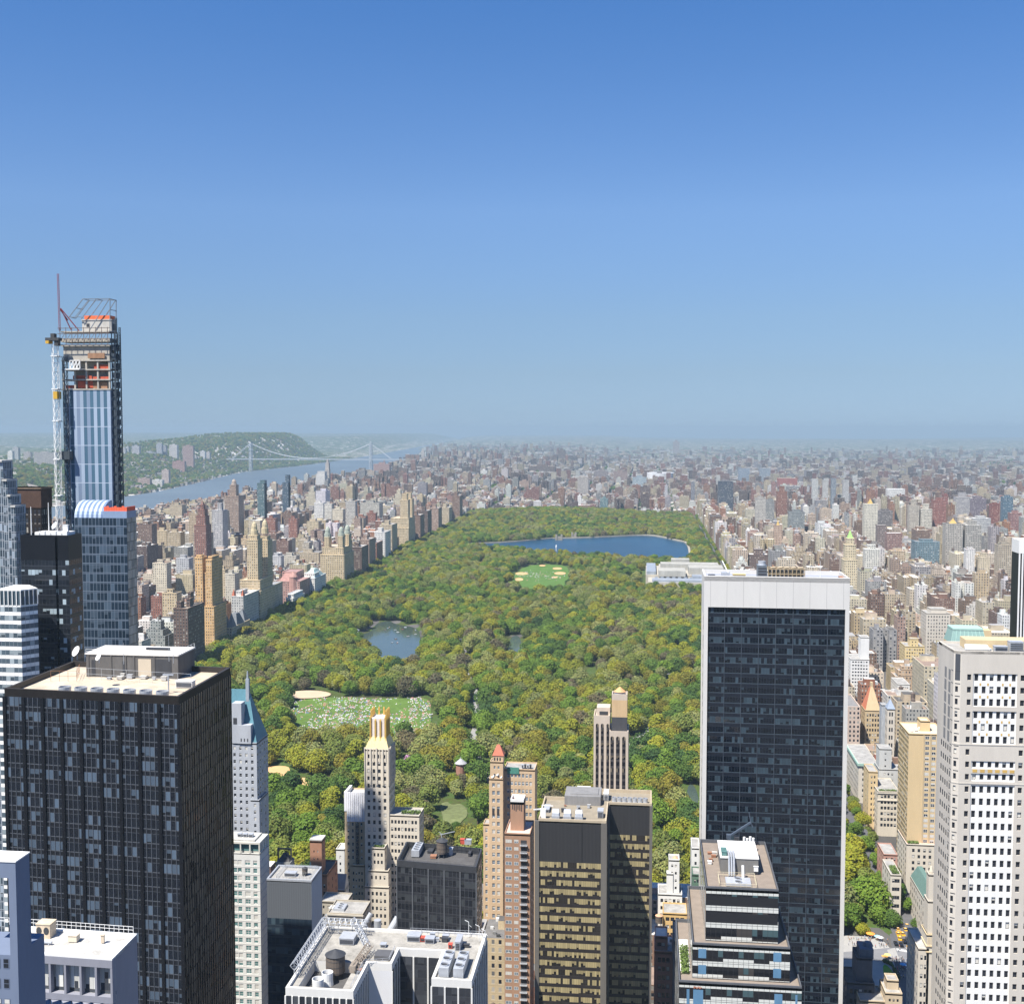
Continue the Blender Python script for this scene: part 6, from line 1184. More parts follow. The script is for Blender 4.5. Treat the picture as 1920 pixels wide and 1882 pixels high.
q = G(833, 1580, z-1); tt = thing('roof_davit', (q.x, q.y, z-2), 'slanted grey crane arm behind the tank on the black block', 'davit'); mb = MB(); mb.bar((q.x-1, q.y, z-2), (q.x-1, q.y, z+2.4), .25); mb.bar((q.x-1.5, q.y, z+2.0), (q.x+3.8, q.y, z+3.4), .22); mb.bar((q.x-1, q.y, z+2.4), (q.x-2, q.y, z+3), .15); mb.build('arm', STEEL_L, tt)
railing([(p[0]*.93+sum(q_[0] for q_ in P)/4*.07, p[1]*.93+sum(q_[1] for q_ in P)/4*.07) for p in P], z-2.2, 2.4, 'dark pipe frame round the black block roof', DARK, 1.6, True)
# ------------------------------------------------------------ white-framed roof complex at the bottom
n0_ = names(); z = 120.0; X = [-90.6, -73.2, -66.9, -55.1, -44.7]; Yv = [292, 308, 317, 329]; KEEP.append((-94, -41, 274, 320))
t = thing('office_complex', (-68, 310, 0), 'white-edged office complex with L-shaped roofs, tanks and fans at bottom centre', 'office complex')
WF = plain('white_frame_stone', (.60, .59, .56), .8, .07, .2); DGW = curtain('charcoal_pane', (.018, .02, .025), (.03, .032, .038), (.04, .042, .047), (.06, .065, .075), sf=.35, mw=.03, hw=.02, bp=.3, rough=.12)
OUT = [(X[0], Yv[0]), (X[1], Yv[0]), (X[1], Yv[1]), (X[2], Yv[1]), (X[2], Yv[2]), (X[3], Yv[2]), (X[3], 301), (X[4], 301), (X[4], Yv[3]), (X[0], Yv[3])]
mb = MB(); n = len(OUT)
for i in range(n):
    if i == 2: continue
    a, b = OUT[i], OUT[(i+1) % n]; mb.wall(a, b, 0, z-1.6, 0, 1.75, 3.5)
mb.build('dark_glazing', DGW, t)
mb = MB()
for i in range(n):
    if i == 2: continue
    a, b = OUT[i], OUT[(i+1) % n]; L = wvec(a, b)[0]; fins(mb, a, b, 0, z-1.6, max(2, round(L/3.4)) if i not in (0, 1) else round(L/1.75), .42 if i not in (0, 1) else .35, .22)
mb.build('white_fins', WF, t)
mb = MB(); mb.wall(OUT[2], OUT[3], 0, z-1.6); mb.build('blank_wall', plain('white_blank_wall', (.58, .58, .585), .85, .05, .15), t)
mb = MB(); parapet(mb, OUT, z-1.6, z+.5, .75); mb.build('white_parapet', WF, t)
ROOFG = plain('grey_roof_deck', (.31, .295, .265), .95, .38, .3, streak=False); mb = MB(); wx0, wx1, wy0, wy1 = -88, -76.6, 294.6, 309
for (q0, q1, q2, q3) in ((X[0]+.7, wx0, 292.7, 328.3), (wx0, wx1, 292.7, wy0), (wx1, X[1]-.7, 292.7, 308.7), (wx0, wx1, wy1, 328.3), (wx1, X[2]-.7, 308.7, 328.3), (X[2]-.7, X[4]-.7, 317.7, 328.3), (X[3]+.7, X[4]-.7, 301.7, 317.7)): mb.face([(q0, q2, z-.3), (q1, q2, z-.3), (q1, q3, z-.3), (q0, q3, z-.3)])
mb.build('roof', ROOFG, t)
mb = MB(); mb.box(X[1]+.8, X[2]-.9, 311, 315, z-.3, z+.9); mb.build('roof_hatch', plain('charcoal_lid', (.10, .10, .105), .6, .12, .5), t)
# dark sign panel on the east face of the blank block with two big letters cut off by the corner
mb = MB(); sx = X[2]+.05; mb.box(sx, sx+.12, 309.5, 315.5, 96, 106); mb.build('sign_panel', plain('dark_sign', (.05, .05, .06), .5, .1, .5), t)
mb = MB(); mb.box(sx+.12, sx+.2, 309.8, 315.2, 96.4, 105.6); mb.build('sign_face', plain('pink_sign_face', (.55, .42, .48), .6, .1, .5), t)
mb = MB(); lx0, lx1 = sx+.2, sx+.28
for (ya, yb, za, zb) in [(310.4, 311.1, 97, 105), (310.4, 312.4, 104.1, 105), (310.4, 312.0, 100.8, 101.7), (313.0, 313.7, 97, 105), (313.0, 314.8, 97, 97.9)]: mb.box(lx0, lx1, ya, yb, za, zb)
mb.build('sign_letters', plain('sign_black', (.02, .02, .02), .5, .1, .5), t)
# well on the left wing with the two white drums
zw = z-3.2; mb = MB(); W4 = rectp(wx0, wx1, wy0, wy1)
for k in range(4): a, b = W4[(k+1) % 4], W4[k]; mb.wall(a, b, zw, z-.3)
mb.build('well_wall', WF, t); mb = MB(); mb.face([(*q, zw) for q in W4]); mb.build('well_floor', TARR, t)
fan_drum(-84.0, 298.2, zw, 1.5, 3.4, 'front one of two white fan drums at bottom centre', STEEL_W); fan_drum(-82.6, 302.0, zw, 1.5, 3.4, 'rear one of two white fan drums at bottom centre', STEEL_W)
water_tank(-81.6, 306.3, zw, 2.5, 4.6, 'fat wooden water tank with conical lid behind the white drums')
fan_box(-53.6, -51.0, 302.8, 313.3, z-.2, 2.7, 3, 'three-fan silver unit, left of the pair on the white-edged right wing'); fan_box(-49.8, -47.2, 302.8, 313.3, z-.2, 2.7, 3, 'three-fan silver unit, right of the pair on the white-edged right wing')
mb = MB(); truss(mb, (-90.1, 298, z+3.2), (-90.1, 328, z+3.2), 1.6, 16, .1); truss(mb, (-90.1, 325.5, z+3.2), (-77.5, 325.5, z+3.2), 1.6, 8, .1); truss(mb, (-82, 327.5, z+3.2), (-76, 318, z+.4), 1.3, 8, .1)
for yv in (300, 307, 314, 321, 328): mb.bar((-90.8, yv, z), (-90.8, yv, z+3), .15); mb.bar((-89.4, yv, z), (-89.4, yv, z+3), .15)
for xv in (-86, -82, -78): mb.bar((xv, 325.5, z), (xv, 325.5, z+3), .15)
tag(mb.build('roof_gantry', STEEL_L, None, (-90, 320, z)), 'long silver lattice gantry along the left of the white-edged roof', 'gantry')
mb = MB(); truss(mb, (-76.2, 303.5, z+.6), (-74.8, 315.8, z+1.6), 1.7, 10, .1); mb.box(-77, -75.4, 303, 306, z-.2, z+1.6); mb.box(-76.4, -74.9, 308, 311, z-.2, z+1.2); tag(mb.build('window_cleaning_rig', plain('weathered_rig', (.26, .22, .18), .8, .25, .8), None, (-76, 306, z)), 'brown lattice window-cleaning rig beside the fat wooden tank', 'rig')
for (x0, x1, y0, y1, h, lb, mt_) in [(-66, -62.5, 323, 326, 1.6, 'pale mixing box at the back of the white-edged roof', STEEL_L), (-60.9, -58.4, 322.4, 324.6, 1.4, 'grey fan box behind the red pipe on the white-edged roof', STEEL_L), (-62.4, -61, 323.2, 324.6, 1.2, 'short red pipe section at the back of the white-edged roof', REDP), (-52, -50.6, 319, 324, 2.4, 'upright silver fan bank beside the black conical lid', STEEL_L), (-54, -53, 320, 321.2, 1.2, 'red valve box near the upright silver fan bank', REDP), (-72.5, -71, 318.5, 320, .9, 'round-topped hatch on the white-edged left roof', STEEL_L), (-57.4, -55.6, 325.5, 327, .8, 'small brown crate at the back of the white-edged roof', GRAV), (-84, -80, 319, 323.5, 1.8, 'tangle of grey plant in the well behind the fat tank', STEEL_L)]: roof_unit(x0, x1, y0, y1, z-.3, h, lb, mt_)
railing([(-74.2, 293), (-74.2, 307), (-68, 309), (-68, 316.4)], z+.4, 1.1, 'thin railing along the inner edge of the left white-edged wing', STEEL_L, 1.5); railing([(-66, 328), (-46, 328)], z+.4, 1.1, 'thin railing along the back of the white-edged roof', STEEL_L, 1.5)
for k, (px_, v) in enumerate(((872, 1752), (893, 1756), (905, 1760))):
    p = G(px_, v, z); tt = thing('lamp_post', (p.x, p.y, z), 'thin pale mast with bent arm on the white-edged roof, %s of three' % ORD[k], 'mast'); mb = MB(); mb.tube((p.x, 327.5-k*2.5, z), (p.x, 327.5-k*2.5, z+4.2), .09, 6); mb.bar((p.x, 327.5-k*2.5, z+4.2), (p.x-1.1, 327.5-k*2.5, z+4.7), .12); mb.bar((p.x, 327.5-k*2.5, z+3.4), (p.x+.8, 327.5-k*2.5, z+2.8), .08); mb.build('arm', STEEL_W, tt)
clutter(6, -72, -47, 320, 326, z-.3, 'the white-edged back roof', 33); clutter(4, -76, -74.6, 296, 314, z-.3, 'the strip beside the fat wooden tank', 34)
shift_since(n0_, 1.2, -14)
# ------------------------------------------------------------ tan tower with the red cap
y = 545; t = thing('red_capped_tower', (D(935, 1500, y).x, y+6, 0), 'tan brick tower with arched top windows and a red tiled cap', 'tower'); KEEP.append((D(900, 1500, y).x, D(1008, 1500, y).x, y-4, y+20))
TN = masonry('warm_tan_brick', (.56, .41, .26)); w = stack(t, TN, [(917, 943, 1460, None, 0, 7, 2, (1.4, 2.0), 1.0, 2), (919, 943, 1428, 1460, .5, 6, 2, (.9, 1.4), 1.2, 2), (906, 918, 1545, None, .8, 8, 1, (1.1, 1.9), .6, 1), (945, 1003, 1442, None, 5, 17, 7, (1.2, 1.9), 1.2, 3)], y, 10, GRVG, (3.75, 1.9)); set_windows(t, w, GLASS_B, FRM_W, (.5, .3, .1, .1))
a, b = D(924, 1416, y+1), D(945, 1416, y+1); mb = MB(); mb.box(a.x, b.x-.3, y+1, y+5.6, D(930, 1432, y).z, a.z); mb.build('lantern_stage', TN, t)
mb = MB(); 
for k in range(3): c = a.x+.9+k*1.3; mb.face([(c-.35, y+.97, a.z-3)]+[(c+.35, y+.97, a.z-3)]+[(c+.35*math.cos(q), y+.97, a.z-1.2+.35*math.sin(q)) for q in [math.pi*i/6 for i in range(7)]])
for k in range(2): c = D(925+k*9, 1500, y).x; zz = D(925, 1527, y).z; mb.face([(c-.6, y-.03, zz), (c+.6, y-.03, zz)]+[(c+.6*math.cos(q), y-.03, zz+2.6+.6*math.sin(q)) for q in [math.pi*i/8 for i in range(9)]])
mb.build('arched_window', DARK, t); mb = MB(); mb.taper((a.x-.3, b.x, y+.7, y+5.9), (a.x+1.7, b.x-2.2, y+2.9, y+3.6), a.z, D(935, 1399, y).z); mb.build('tiled_cap', plain('red_tiles', (.50, .16, .10), .8, .12, 1), t)
mb = MB(); c0, c1 = D(951, 1446, y+4.9).x, D(973, 1446, y+4.9).x; mb.box(c0, c1, y+4.7, y+4.96, D(960, 1450, y+5).z, D(960, 1438, y+5).z); mb.build('green_glazing', plain('green_strip', (.08, .24, .19), .3, .15, 1), t)
for k, (px_, v, r) in enumerate(((924, 1452, .8), (933, 1448, .7), (940, 1452, .6), (930, 1455, .5))): dish(D(px_, v, y+.4).x, y+.4, D(px_, v+8, y).z, r, 'small white dish on the red-capped tower ledge, %s from the left' % ORD[[0, 2, 3, 1][k]])
for k in range(4): roof_unit(D(978+k*5, 1445, y+7).x, D(981+k*5, 1445, y+7).x, y+7, y+8.4, D(978, 1442, y+5).z-.1, 1.6, 'grey unit on the tan side wing of the red-capped tower, %s of four' % ORD[k], (STEEL_L, DARK)[k % 2])
# brown balcony tower
y = 470; t = thing('balcony_tower', (D(972, 1600, y).x, y+8, 0), 'brown brick tower with a column of white balconies and a chimney block', 'tower'); KEEP.append((D(940, 1600, y).x-2, D(1006, 1600, y).x, y-3, y+22))
BRK = masonry('mid_brown_brick', (.36, .22, .145)); w = stack(t, BRK, [(946, 994, 1563, None, 0, 17, 0, (1.5, 1.4), .8, 3), (957, 982, 1505, 1563, 5, 12, 0, (1, 1), 1, 0)], y, 14, plain('pinkish_roof', (.6, .44, .37), .9, .12, .4, streak=False), (3.1, 2.2))
a, b = D(946, 1563, y), D(994, 1563, y); rows = [a.z-2.2-1.4-k*3.1 for k in range(40)]
for zz in rows:
    if zz < 20: break
    for (u0, u1) in ((948, 959.5), (964, 972)): w.append(((a.x, y), (1, 0), (0, -1), D(u0, 1600, y).x-a.x, .03, zz, D(u1, 1600, y).x-D(u0, 1600, y).x, 1.4))
set_windows(t, w, GLASS_B, FRM_W, (.5, .2, .2, .1))
for zz in rows[:34]:
    mb = MB(); xx0, xx1 = D(975, 1600, y).x, D(989, 1600, y).x; mb.box(xx0, xx1, y-1.2, y-.01, zz-.9, zz-.72)
    for k in range(6): mb.bar((xx0+(xx1-xx0)*k/5, y-1.15, zz-.7), (xx0+(xx1-xx0)*k/5, y-1.15, zz+.15), .07)
    mb.bar((xx0, y-1.15, zz+.15), (xx1, y-1.15, zz+.15), .1); bo = mb.build('balcony', STEEL_L, t); mb = MB(); mb.box(xx0+.3, xx1-.3, y-.06, y-.01, zz-.7, zz+1.3); mb.build('balcony_door', DARK, bo)
c0, c1 = D(957, 1505, y+5), D(982, 1505, y+5); mb = MB(); parapet(mb, rectp(c0.x, c1.x, y+5, y+12), c0.z, c0.z+1.6, .35); mb.build('white_rim', STEEL_W, t)
mb = MB(); [mb.box(c0.x+.7+k*.75, c0.x+1.1+k*.75, y+4.96, y+4.99, c0.z-2.6-.4*(k % 3), c0.z-.6) for k in range(6)]; mb.build('slots', DARK, t)
# ------------------------------------------------------------ bronze double slab
n0_ = names(); z = 119.7; KEEP.append((-42, 6, 408, 456)); t = thing('office_tower', (-18, 440, 0), 'bronze-black double slab with tan blinds and grey corner piers at centre right', 'office tower')
BZ = curtain('bronze_banded_glass', (.014, .012, .010), (.022, .018, .017), (.03, .026, .024), (.40, .33, .17), sf=.36, mw=.07, hw=.03, bp=.98, group=9, rough=.1)
RB = curtain('ribbed_black_band', (.035, .034, .034), (.035, .034, .034), (.016, .015, .015), (.03, .03, .03), sf=.02, mw=.38, hw=.0, bp=0, rough=.5, gvar=.1); PIER = plain('grey_bronze_pier', (.135, .125, .11), .6, .1, .3)
zl = D(1070, 1603, 420).z; zr = D(1180, 1553, 441.5).z; OUT = [(-39, 420), (-16.2, 420), (-14.3, 441.5), (1.6, 441.5), (1.6, 458), (-27.5, 458), (-27.5, 446), (-39, 446)]
OUT[1] = (-14.6, 420); OUT[2] = (-14.6, 441.5)
mb = MB()
for i in range(8):
    a, b = OUT[i], OUT[(i+1) % 8]; zz = zl if i < 1 else zr; mb.wall(a, b, 0, zz, 0, .82, 3.3); mb.wall(a, b, zz, z, 1, .5, 30)
mb.build('curtain_wall', [BZ, RB], t)
mb = MB()
for (i, u0, u1) in ((0, -1.3, .3), (0, 22.5, 24.6), (2, -.1, .6), (2, 15.4, 16.5)): wbox(mb, OUT[i], OUT[i+1], u0, u1, -.5, .35, 0, z+.05)
wbox(mb, OUT[3], OUT[4], .3, 2.0, -.3, .3, 0, z+.05); wbox(mb, OUT[1], OUT[2], -.3, 2, -.3, .25, 0, z+.05); mb.build('pier', PIER, t)
mb = MB(); parapet(mb, OUT, z-.5, z+.9, .5); mb.build('parapet', plain('tan_coping', (.42, .35, .25), .8, .12, .4), t); mb = MB(); mb.face([(*q, z-.3) for q in parapet(MB(), OUT, 0, 1, .5)]); mb.build('roof', plain('dark_tan_roof', (.26, .225, .17), .95, .2, .3, streak=False), t)
mb = MB(); mb.box(-31, -17.5, 440, 452, z-.3, z+3.2); mb.box(-29, -18.5, 442, 450, z+3.2, z+3.5); mb.build('plant_house', plain('plant_house_metal', (.22, .215, .21), .6, .2, .5), t)
for k in range(3):
    x = -33+k*4.2; tt = thing('fan_unit', (x, 423, z), 'dome-ended silver fan on the bronze slab left roof, %s of three' % ORD[k], 'fan unit'); mb = MB(); mb.box(x-1.4, x+1.4, 422, 425.5, z-.3, z+1.3)
    for j in range(6): a0, a1 = math.pi*j/6, math.pi*(j+1)/6; mb.face([(x-1.2, 423.7-1.6*math.cos(a0), z+1.3+2.2*math.sin(a0)), (x+1.2, 423.7-1.6*math.cos(a0), z+1.3+2.2*math.sin(a0)), (x+1.2, 423.7-1.6*math.cos(a1), z+1.3+2.2*math.sin(a1)), (x-1.2, 423.7-1.6*math.cos(a1), z+1.3+2.2*math.sin(a1))])
    for sx in (-1.2, 1.2): mb.face([(x+sx, 423.7-1.6*math.cos(math.pi*j/8), z+1.3+2.2*math.sin(math.pi*j/8)) for j in range(9)])
    mb.build('housing', STEEL_L, tt)
for k in range(7): fan_drum(-12.5+k*1.95, 445.5, z-.3, .9, 1.9, 'small silver drum in the row on the bronze slab right roof, %s of seven' % ORD[k])
for (x0, x1, y0, y1, h, lb, mt_) in [(-18, -16, 426, 430, 2.6, 'slanted grey vent box near the middle pier of the bronze slab', STEEL_L), (-27, -22, 453, 456, 2.4, 'white ducting at the back of the bronze slab roof', STEEL_W), (-16.5, -14.8, 446, 452, 2.8, 'tall pale duct between the two bronze slab roofs', STEEL_W), (-38, -36, 430, 436, 1.2, 'flat grey box at the left of the bronze slab roof', STEEL_L)]: roof_unit(x0, x1, y0, y1, z-.3, h, lb, mt_)
tt = thing('window_cleaning_rig', (-38, 424, z), 'white gantry leaning at the left corner of the bronze slab', 'rig'); mb = MB(); mb.box(-38.6, -36.6, 423, 424, z-.2, z+3.4); mb.bar((-38.4, 423.5, z+3.2), (-41, 422.5, z+3.2), .4); mb.bar((-38, 424, z+4.5), (-34, 424, z+4.3), .3); mb.bar((-38, 424, z+3.4), (-38, 424, z+4.6), .3); mb.build('gantry', STEEL_W, tt)
clutter(6, -36, -17, 427, 438, z-.3, 'the left roof of the bronze slab', 35)
shift_since(n0_, .8, -7.2)
# arched hotel tower
y = 548; t = thing('arched_hotel_tower', (D(1146, 1420, y).x, y+8, 0), 'slim beige hotel tower with black arched window strips in front of the trees', 'tower'); KEEP.append((D(1110, 1400, y).x, D(1182, 1400, y).x, y-2, y+18))
BG = plain('pinkish_beige_stone', (.52, .44, .36), .85, .08, .2); x0, xm, x1 = D(1113, 1400, y).x, D(1143, 1400, y).x, D(1178, 1400, y).x; zL, zR = D(1120, 1345, y).z, D(1160, 1372, y).z
mb = MB(); mb.box(x0, xm, y, y+13, 0, zL); mb.box(xm, x1, y-2.2, y+13, 0, zR); mb.box(D(1119, 1324, y+3).x, xm, y+3, y+11, zL, D(1120, 1326, y+3).z); mb.build('wall', BG, t)
AG = curtain('arched_strip_glass', (.010, .010, .013), (.05, .045, .045), (.03, .03, .03), (.18, .15, .11), sf=.38, mw=.03, hw=.03, bp=.3, group=2)
def strip(t, xa, xb, yv, zt_, zb): 
    mb = MB(); c, r = (xa+xb)/2, (xb-xa)/2; pts = [(xa, yv, zb), (xb, yv, zb)]+[(c+r*math.cos(q), yv, zt_-r+r*math.sin(q)) for q in [math.pi*i/10 for i in range(11)]]; mb.face(pts, 0, [((p[0]-xa)/(xb-xa)*2, (p[2]-zt_)/3.05) for p in pts]); mb.build('arched_window_strip', AG, t)
for (pa, pb) in ((1117, 1122.5), (1126.5, 1132), (1137, 1142.2)): strip(t, D(pa, 1400, y).x, D(pb, 1400, y).x, y-.04, D(1120, 1356, y).z, 10)
for (pa, pb) in ((1144.5, 1151), (1155, 1162), (1166.5, 1173)): strip(t, D(pa, 1400, y-2.2).x, D(pb, 1400, y-2.2).x, y-2.24, D(1150, 1380, y-2.2).z, 10)
mb = MB(); a, b = D(1147, 1340, y), D(1176, 1340, y); zp0, zp1 = D(1150, 1344, y).z, D(1150, 1312, y).z; mb.box(a.x, b.x, y, y+7, zp0, zp1); mb.build('penthouse', plain('tan_panels', (.55, .39, .22), .8, .12, .4), t)
mb = MB(); mb.box(a.x, b.x, y+.02, y+7, zR-.2, zp0); mb.build('dark_storey', plain('dark_storey_metal', (.07, .07, .075), .5, .2, .5), t)
for Pp, za_, zb2 in ((rectp(a.x, b.x, y, y+7), zp1, D(1150, 1301, y).z), (rectp(x0, xm-.01, y, y+13), zL, zL+1), (rectp(xm, x1, y-2.2, y+13), zR, zR+.9)): mb = MB(); parapet(mb, Pp, za_, zb2, .4); mb.build('parapet', BG, t)
q = ((a.x+b.x)/2, y+4); mb = MB(); mb.cyl(q[0], q[1], zp1, zp1+3.3, 2.6, 14, 2.6); tt = thing('water_tank', (q[0], q[1], zp1), 'orange cone-roofed tank on top of the arched hotel tower', 'water tank', 'rooftop water tanks'); mb.build('tank_body', STEEL_L, tt); mb = MB(); mb.cyl(q[0], q[1], zp1+3.3, zp1+5.6, 2.9, 14, .05); mb.build('cone_roof', plain('orange_copper', (.62, .34, .16), .6, .12, .8), tt)
mb = MB(); mb.box(D(1124, 1335, y+2.9).x, D(1140, 1335, y+2.9).x, y+2.9, y+2.98, zL+.6, D(1120, 1333, y+3).z); mb.build('terrace_opening', DARK, t)
# ------------------------------------------------------------ white-framed dark glass slab
z = 204.0; FL, FR, BR, BL = G(1320.5, 1080, z), G(1594, 1084.5, z), G(1575.5, 1071, z), G(1316, 1067, z); P = [P2(v) for v in (FL, FR, BR, BL)]; KEEP.append((FL.x-8, FR.x+8, FL.y-12, BR.y+10))
t = thing('glass_slab_tower', ((FL.x+FR.x)/2, FL.y+10, 0), 'huge dark glass slab framed in white stone with a blank white top band', 'office tower')
TRV = plain('white_travertine', (.56, .545, .515), .7, .05, .12); NG = curtain('night_blue_glass', (.002, .0035, .007), (.005, .0065, .012), (.016, .02, .03), (.036, .06, .08), sf=.36, mw=.07, hw=.03, bp=.36, group=3, rough=.06, sill=(.06, .09, .11), sill_w=.11, srough=.35)
zb = CH-447*(1140-806)/F; L, d, n = wvec(P[0], P[1]); Ls = wvec(P[3], P[0])[0]; fl = 3.88
a_, b_ = at_(P[0], d, n, 1.55, -.9, 0), at_(P[0], d, n, L-1.5, -.9, 0); mb = MB(); mb.wall(a_, b_, 0, zb, 0, (L-3)/48, fl)
a2, b2 = at_(P[1], d, n, .0, 0, 0), P[2]; mb.wall((P[3][0]+.6, P[3][1]-1.2), (P[0][0]+.6, P[0][1]+1.3), 0, zb-4, 0, 1.3, fl); mb.build('curtain_wall', NG, t)
mb = MB(); wbox(mb, P[0], P[1], 0, 1.55, -2.2, 0, 0, zb); wbox(mb, P[0], P[1], L-1.5, L, -2.2, 0, 0, zb); wbox(mb, P[0], P[1], 0, L, -2.2, 0, zb, z)
q = [P[1], P[2], P[3], P[0]]; mb.wall(at_(P[1], d, n, 0, -2.2, 0), P[2], 0, z); mb.wall(P[2], P[3], 0, z); mb.wall(P[3], at_(P[0], d, n, .0, -2.2, 0), zb-4, z)
L3 = wvec(P[3], P[0])[0]; wbox(mb, P[3], P[0], 0, 1.6, -.8, 0, 0, zb-4); wbox(mb, P[3], P[0], L3-3.0, L3-2.2, -.8, -.01, 0, zb-4)
Q = parapet(mb, P, z-1.8, z+.05, .7); mb.build('white_frame', TRV, t)
mb = MB(); [wbox(mb, P[0], P[1], L*(.045+.913*k/8)-.07, L*(.045+.913*k/8)+.07, .001, .02, zb+.3, z-1.3) for k in range(9)]; wbox(mb, P[0], P[1], .3, L-.3, .001, .025, z-1.2, z-1.02); mb.build('panel_joints', plain('joint_shadow', (.36, .35, .34), .9, .05, 1), t)  # panel joints in an even mid grey
mb = MB(); [mb.box(0, 0, 0, 0, 0, 0) for k in ()]
for k in range(1, 8): u = 1.55+(L-3.05)*k/8; wbox(mb, P[0], P[1], u-.13, u+.13, -.88, -.62, 0, zb)
mb.build('mullions', plain('blue_grey_mullion', (.05, .062, .08), .4, .1, .5), t)
mb = MB(); mb.face([(*q_, z-1.5) for q_ in Q]); mb.build('roof', plain('blue_grey_membrane', (.30, .32, .37), .9, .15, .3, streak=False), t)
x0, x1 = G(1421, 1078, z).x, G(1466, 1078, z).x; roof_unit(x0, x0+3.4, FL.y+6, FL.y+12, z-1.5, 5.0, 'tall dark cabin with a round fan on the white-framed slab roof', plain('cabin_metal', (.13, .15, .17), .5, .15, .5)); fan_drum(x0+1.7, FL.y+8.5, z+3.62, 1.45, 1.6, 'pale round fan on the dark cabin of the white-framed slab')
tt = thing('plant_frame', (x0+8, FL.y+8, z-1.5), 'long rusty plant frame with dark louvres on the white-framed slab roof', 'plant frame'); mb = MB(); xe = G(1508, 1078, z).x
for k in range(10): xx = x0+4+(xe-x0-4)*k/9; [mb.bar((xx, yv, z-1.5), (xx, yv, z+2.6), .3) for yv in (FL.y+6.5, FL.y+12)]
for zz in (z+.4, z+2.4): [mb.bar((x0+4, yv, zz), (xe, yv, zz), .35) for yv in (FL.y+6.5, FL.y+12)]
mb.build('frame', plain('rusty_frame', (.30, .23, .14), .8, .25, 1), tt); mb = MB(); [mb.box(x0+4.3+(xe-x0-4)*k/9, x0+3.7+(xe-x0-4)*(k+1)/9, FL.y+6.8, FL.y+11.6, z-1.4, z+1.9) for k in range(9)]; mb.build('louvre', plain('louvre_brown', (.07, .065, .05), .6, .2, 1), tt)
mb = MB(); [mb.tube((x0+5+k*2.6, FL.y+7.5, z+2.7), (x0+6.8+k*2.6, FL.y+8.2, z+2.8), .35, 8) for k in range(5)]; mb.build('pipes', plain('tan_pipe', (.52, .42, .28), .7, .15, 1), tt)
q = G(1357, 1077, z-1.5); tt = thing('roof_davit', (q.x, FL.y+7, z-1.5), 'slanted grey davit arm at the left of the white-framed slab roof', 'davit'); mb = MB(); mb.box(q.x-1.6, q.x+1.6, FL.y+6, FL.y+9, z-1.5, z+.8); mb.bar((q.x+1, FL.y+7, z+.5), (q.x-1.2, FL.y+10, z+5), .3); mb.build('arm', STEEL_L, tt)
q = G(1380, 1078, z-1.5); roof_unit(q.x-2, q.x+2.8, FL.y+5, FL.y+8, z-1.5, 1.6, 'yellowish low machine left of the dark cabin on the white-framed slab', plain('yellow_machine', (.52, .40, .2), .7, .2, 1)); q = G(1330, 1073, z-1.5); roof_unit(q.x-1, q.x+1.5, FL.y+8, FL.y+14, z-1.5, .5, 'dark open hatch at the left end of the white-framed slab roof', DARK, False); q = G(1567, 1077, z-1.5); roof_unit(q.x-.5, q.x+2, FL.y+7, FL.y+14, z-1.5, .5, 'rust-edged open hatch at the right end of the white-framed slab roof', RUST, False)
mast(G(1535, 1076, z).x, FL.y+8, z-1.5, 7, 'thin white mast right of the plant frame on the white-framed slab', .09, STEEL_W, 0)
# ------------------------------------------------------------ stepped black and white banded building
n0_ = names(); t = thing('stepped_office_building', (28, 366, 0), 'stepped black office building with white panel bands in front of the dark slab', 'office building'); KEEP.append((4, 48, 338, 396))
m, tn, b = newmat('banded_panels'); u, v, fu, fv, cu, cv = uvcells(tn); w1 = white(tn, cu, cv, 5.5); w2 = white(tn, nmath(tn, 'FLOOR', nmath(tn, 'DIVIDE', u, 3)), cv, 2.5)
whp = nmath(tn, 'MAXIMUM', nmath(tn, 'GREATER_THAN', fv, .70), nmath(tn, 'MULTIPLY', nmath(tn, 'LESS_THAN', fv, .2), nmath(tn, 'GREATER_THAN', w2, .35)))
dk = nmix(tn, nmath(tn, 'GREATER_THAN', w2, .7), (.011, .012, .015), (.05, .045, .042)); dk = nmix(tn, nmath(tn, 'MULTIPLY', nmath(tn, 'GREATER_THAN', w1, .82), band(tn, fv, .3, .78)), dk, (.05, .09, .10))
cc = nmix(tn, whp, dk, (.56, .57, .53)); ln = nmath(tn, 'MAXIMUM', nmath(tn, 'LESS_THAN', fu, .06), nmath(tn, 'MAXIMUM', nmath(tn, 'LESS_THAN', nmath(tn, 'ABSOLUTE', nmath(tn, 'SUBTRACT', fv, .9)), .012), nmath(tn, 'LESS_THAN', fv, .02))); cc = nmix(tn, ln, cc, (.03, .03, .033))
lk(tn, cc, b.inputs['Base Color']); lk(tn, fmix(tn, whp, .1, .4), b.inputs['Roughness']); BP = m
SLG = curtain('slate_panel', (.045, .042, .042), (.045, .042, .042), (.012, .012, .014), (.05, .05, .05), sf=.02, mw=.06, hw=.02, bp=0, rough=.25, gvar=.12)
zA, zB, zC = 123.0, 107.3, 97.5; A = rectp(17.3, 38.7, 350, 391); Bp = rectp(13.3, 41.8, 346, 390); Cc = rectp(9.3, 44.8, 342, 386)
mb = MB()
for Pq, za, zb_, mi in ((A, zB, zA, 0), (Bp, zC, zB, 0), (Cc, 0, zC, 0)):
    for i in range(4): mb.wall(Pq[i], Pq[(i+1) % 4], zb_ if False else za-.2, zb_, 0, 1.52, 5.2 if Pq is A else 4.9)
mb.build('banded_wall', BP, t)
mb = MB(); wa = [(A[0], A[1], 1.9, 5.0, zA), (A[0], A[1], 7.0, 10.2, zA)]
for (a, b_, h0, h1, zt_) in wa: wbox(mb, a, b_, .05, 21.3, .004, .012, zt_-h1-.1, zt_-h0-.3)
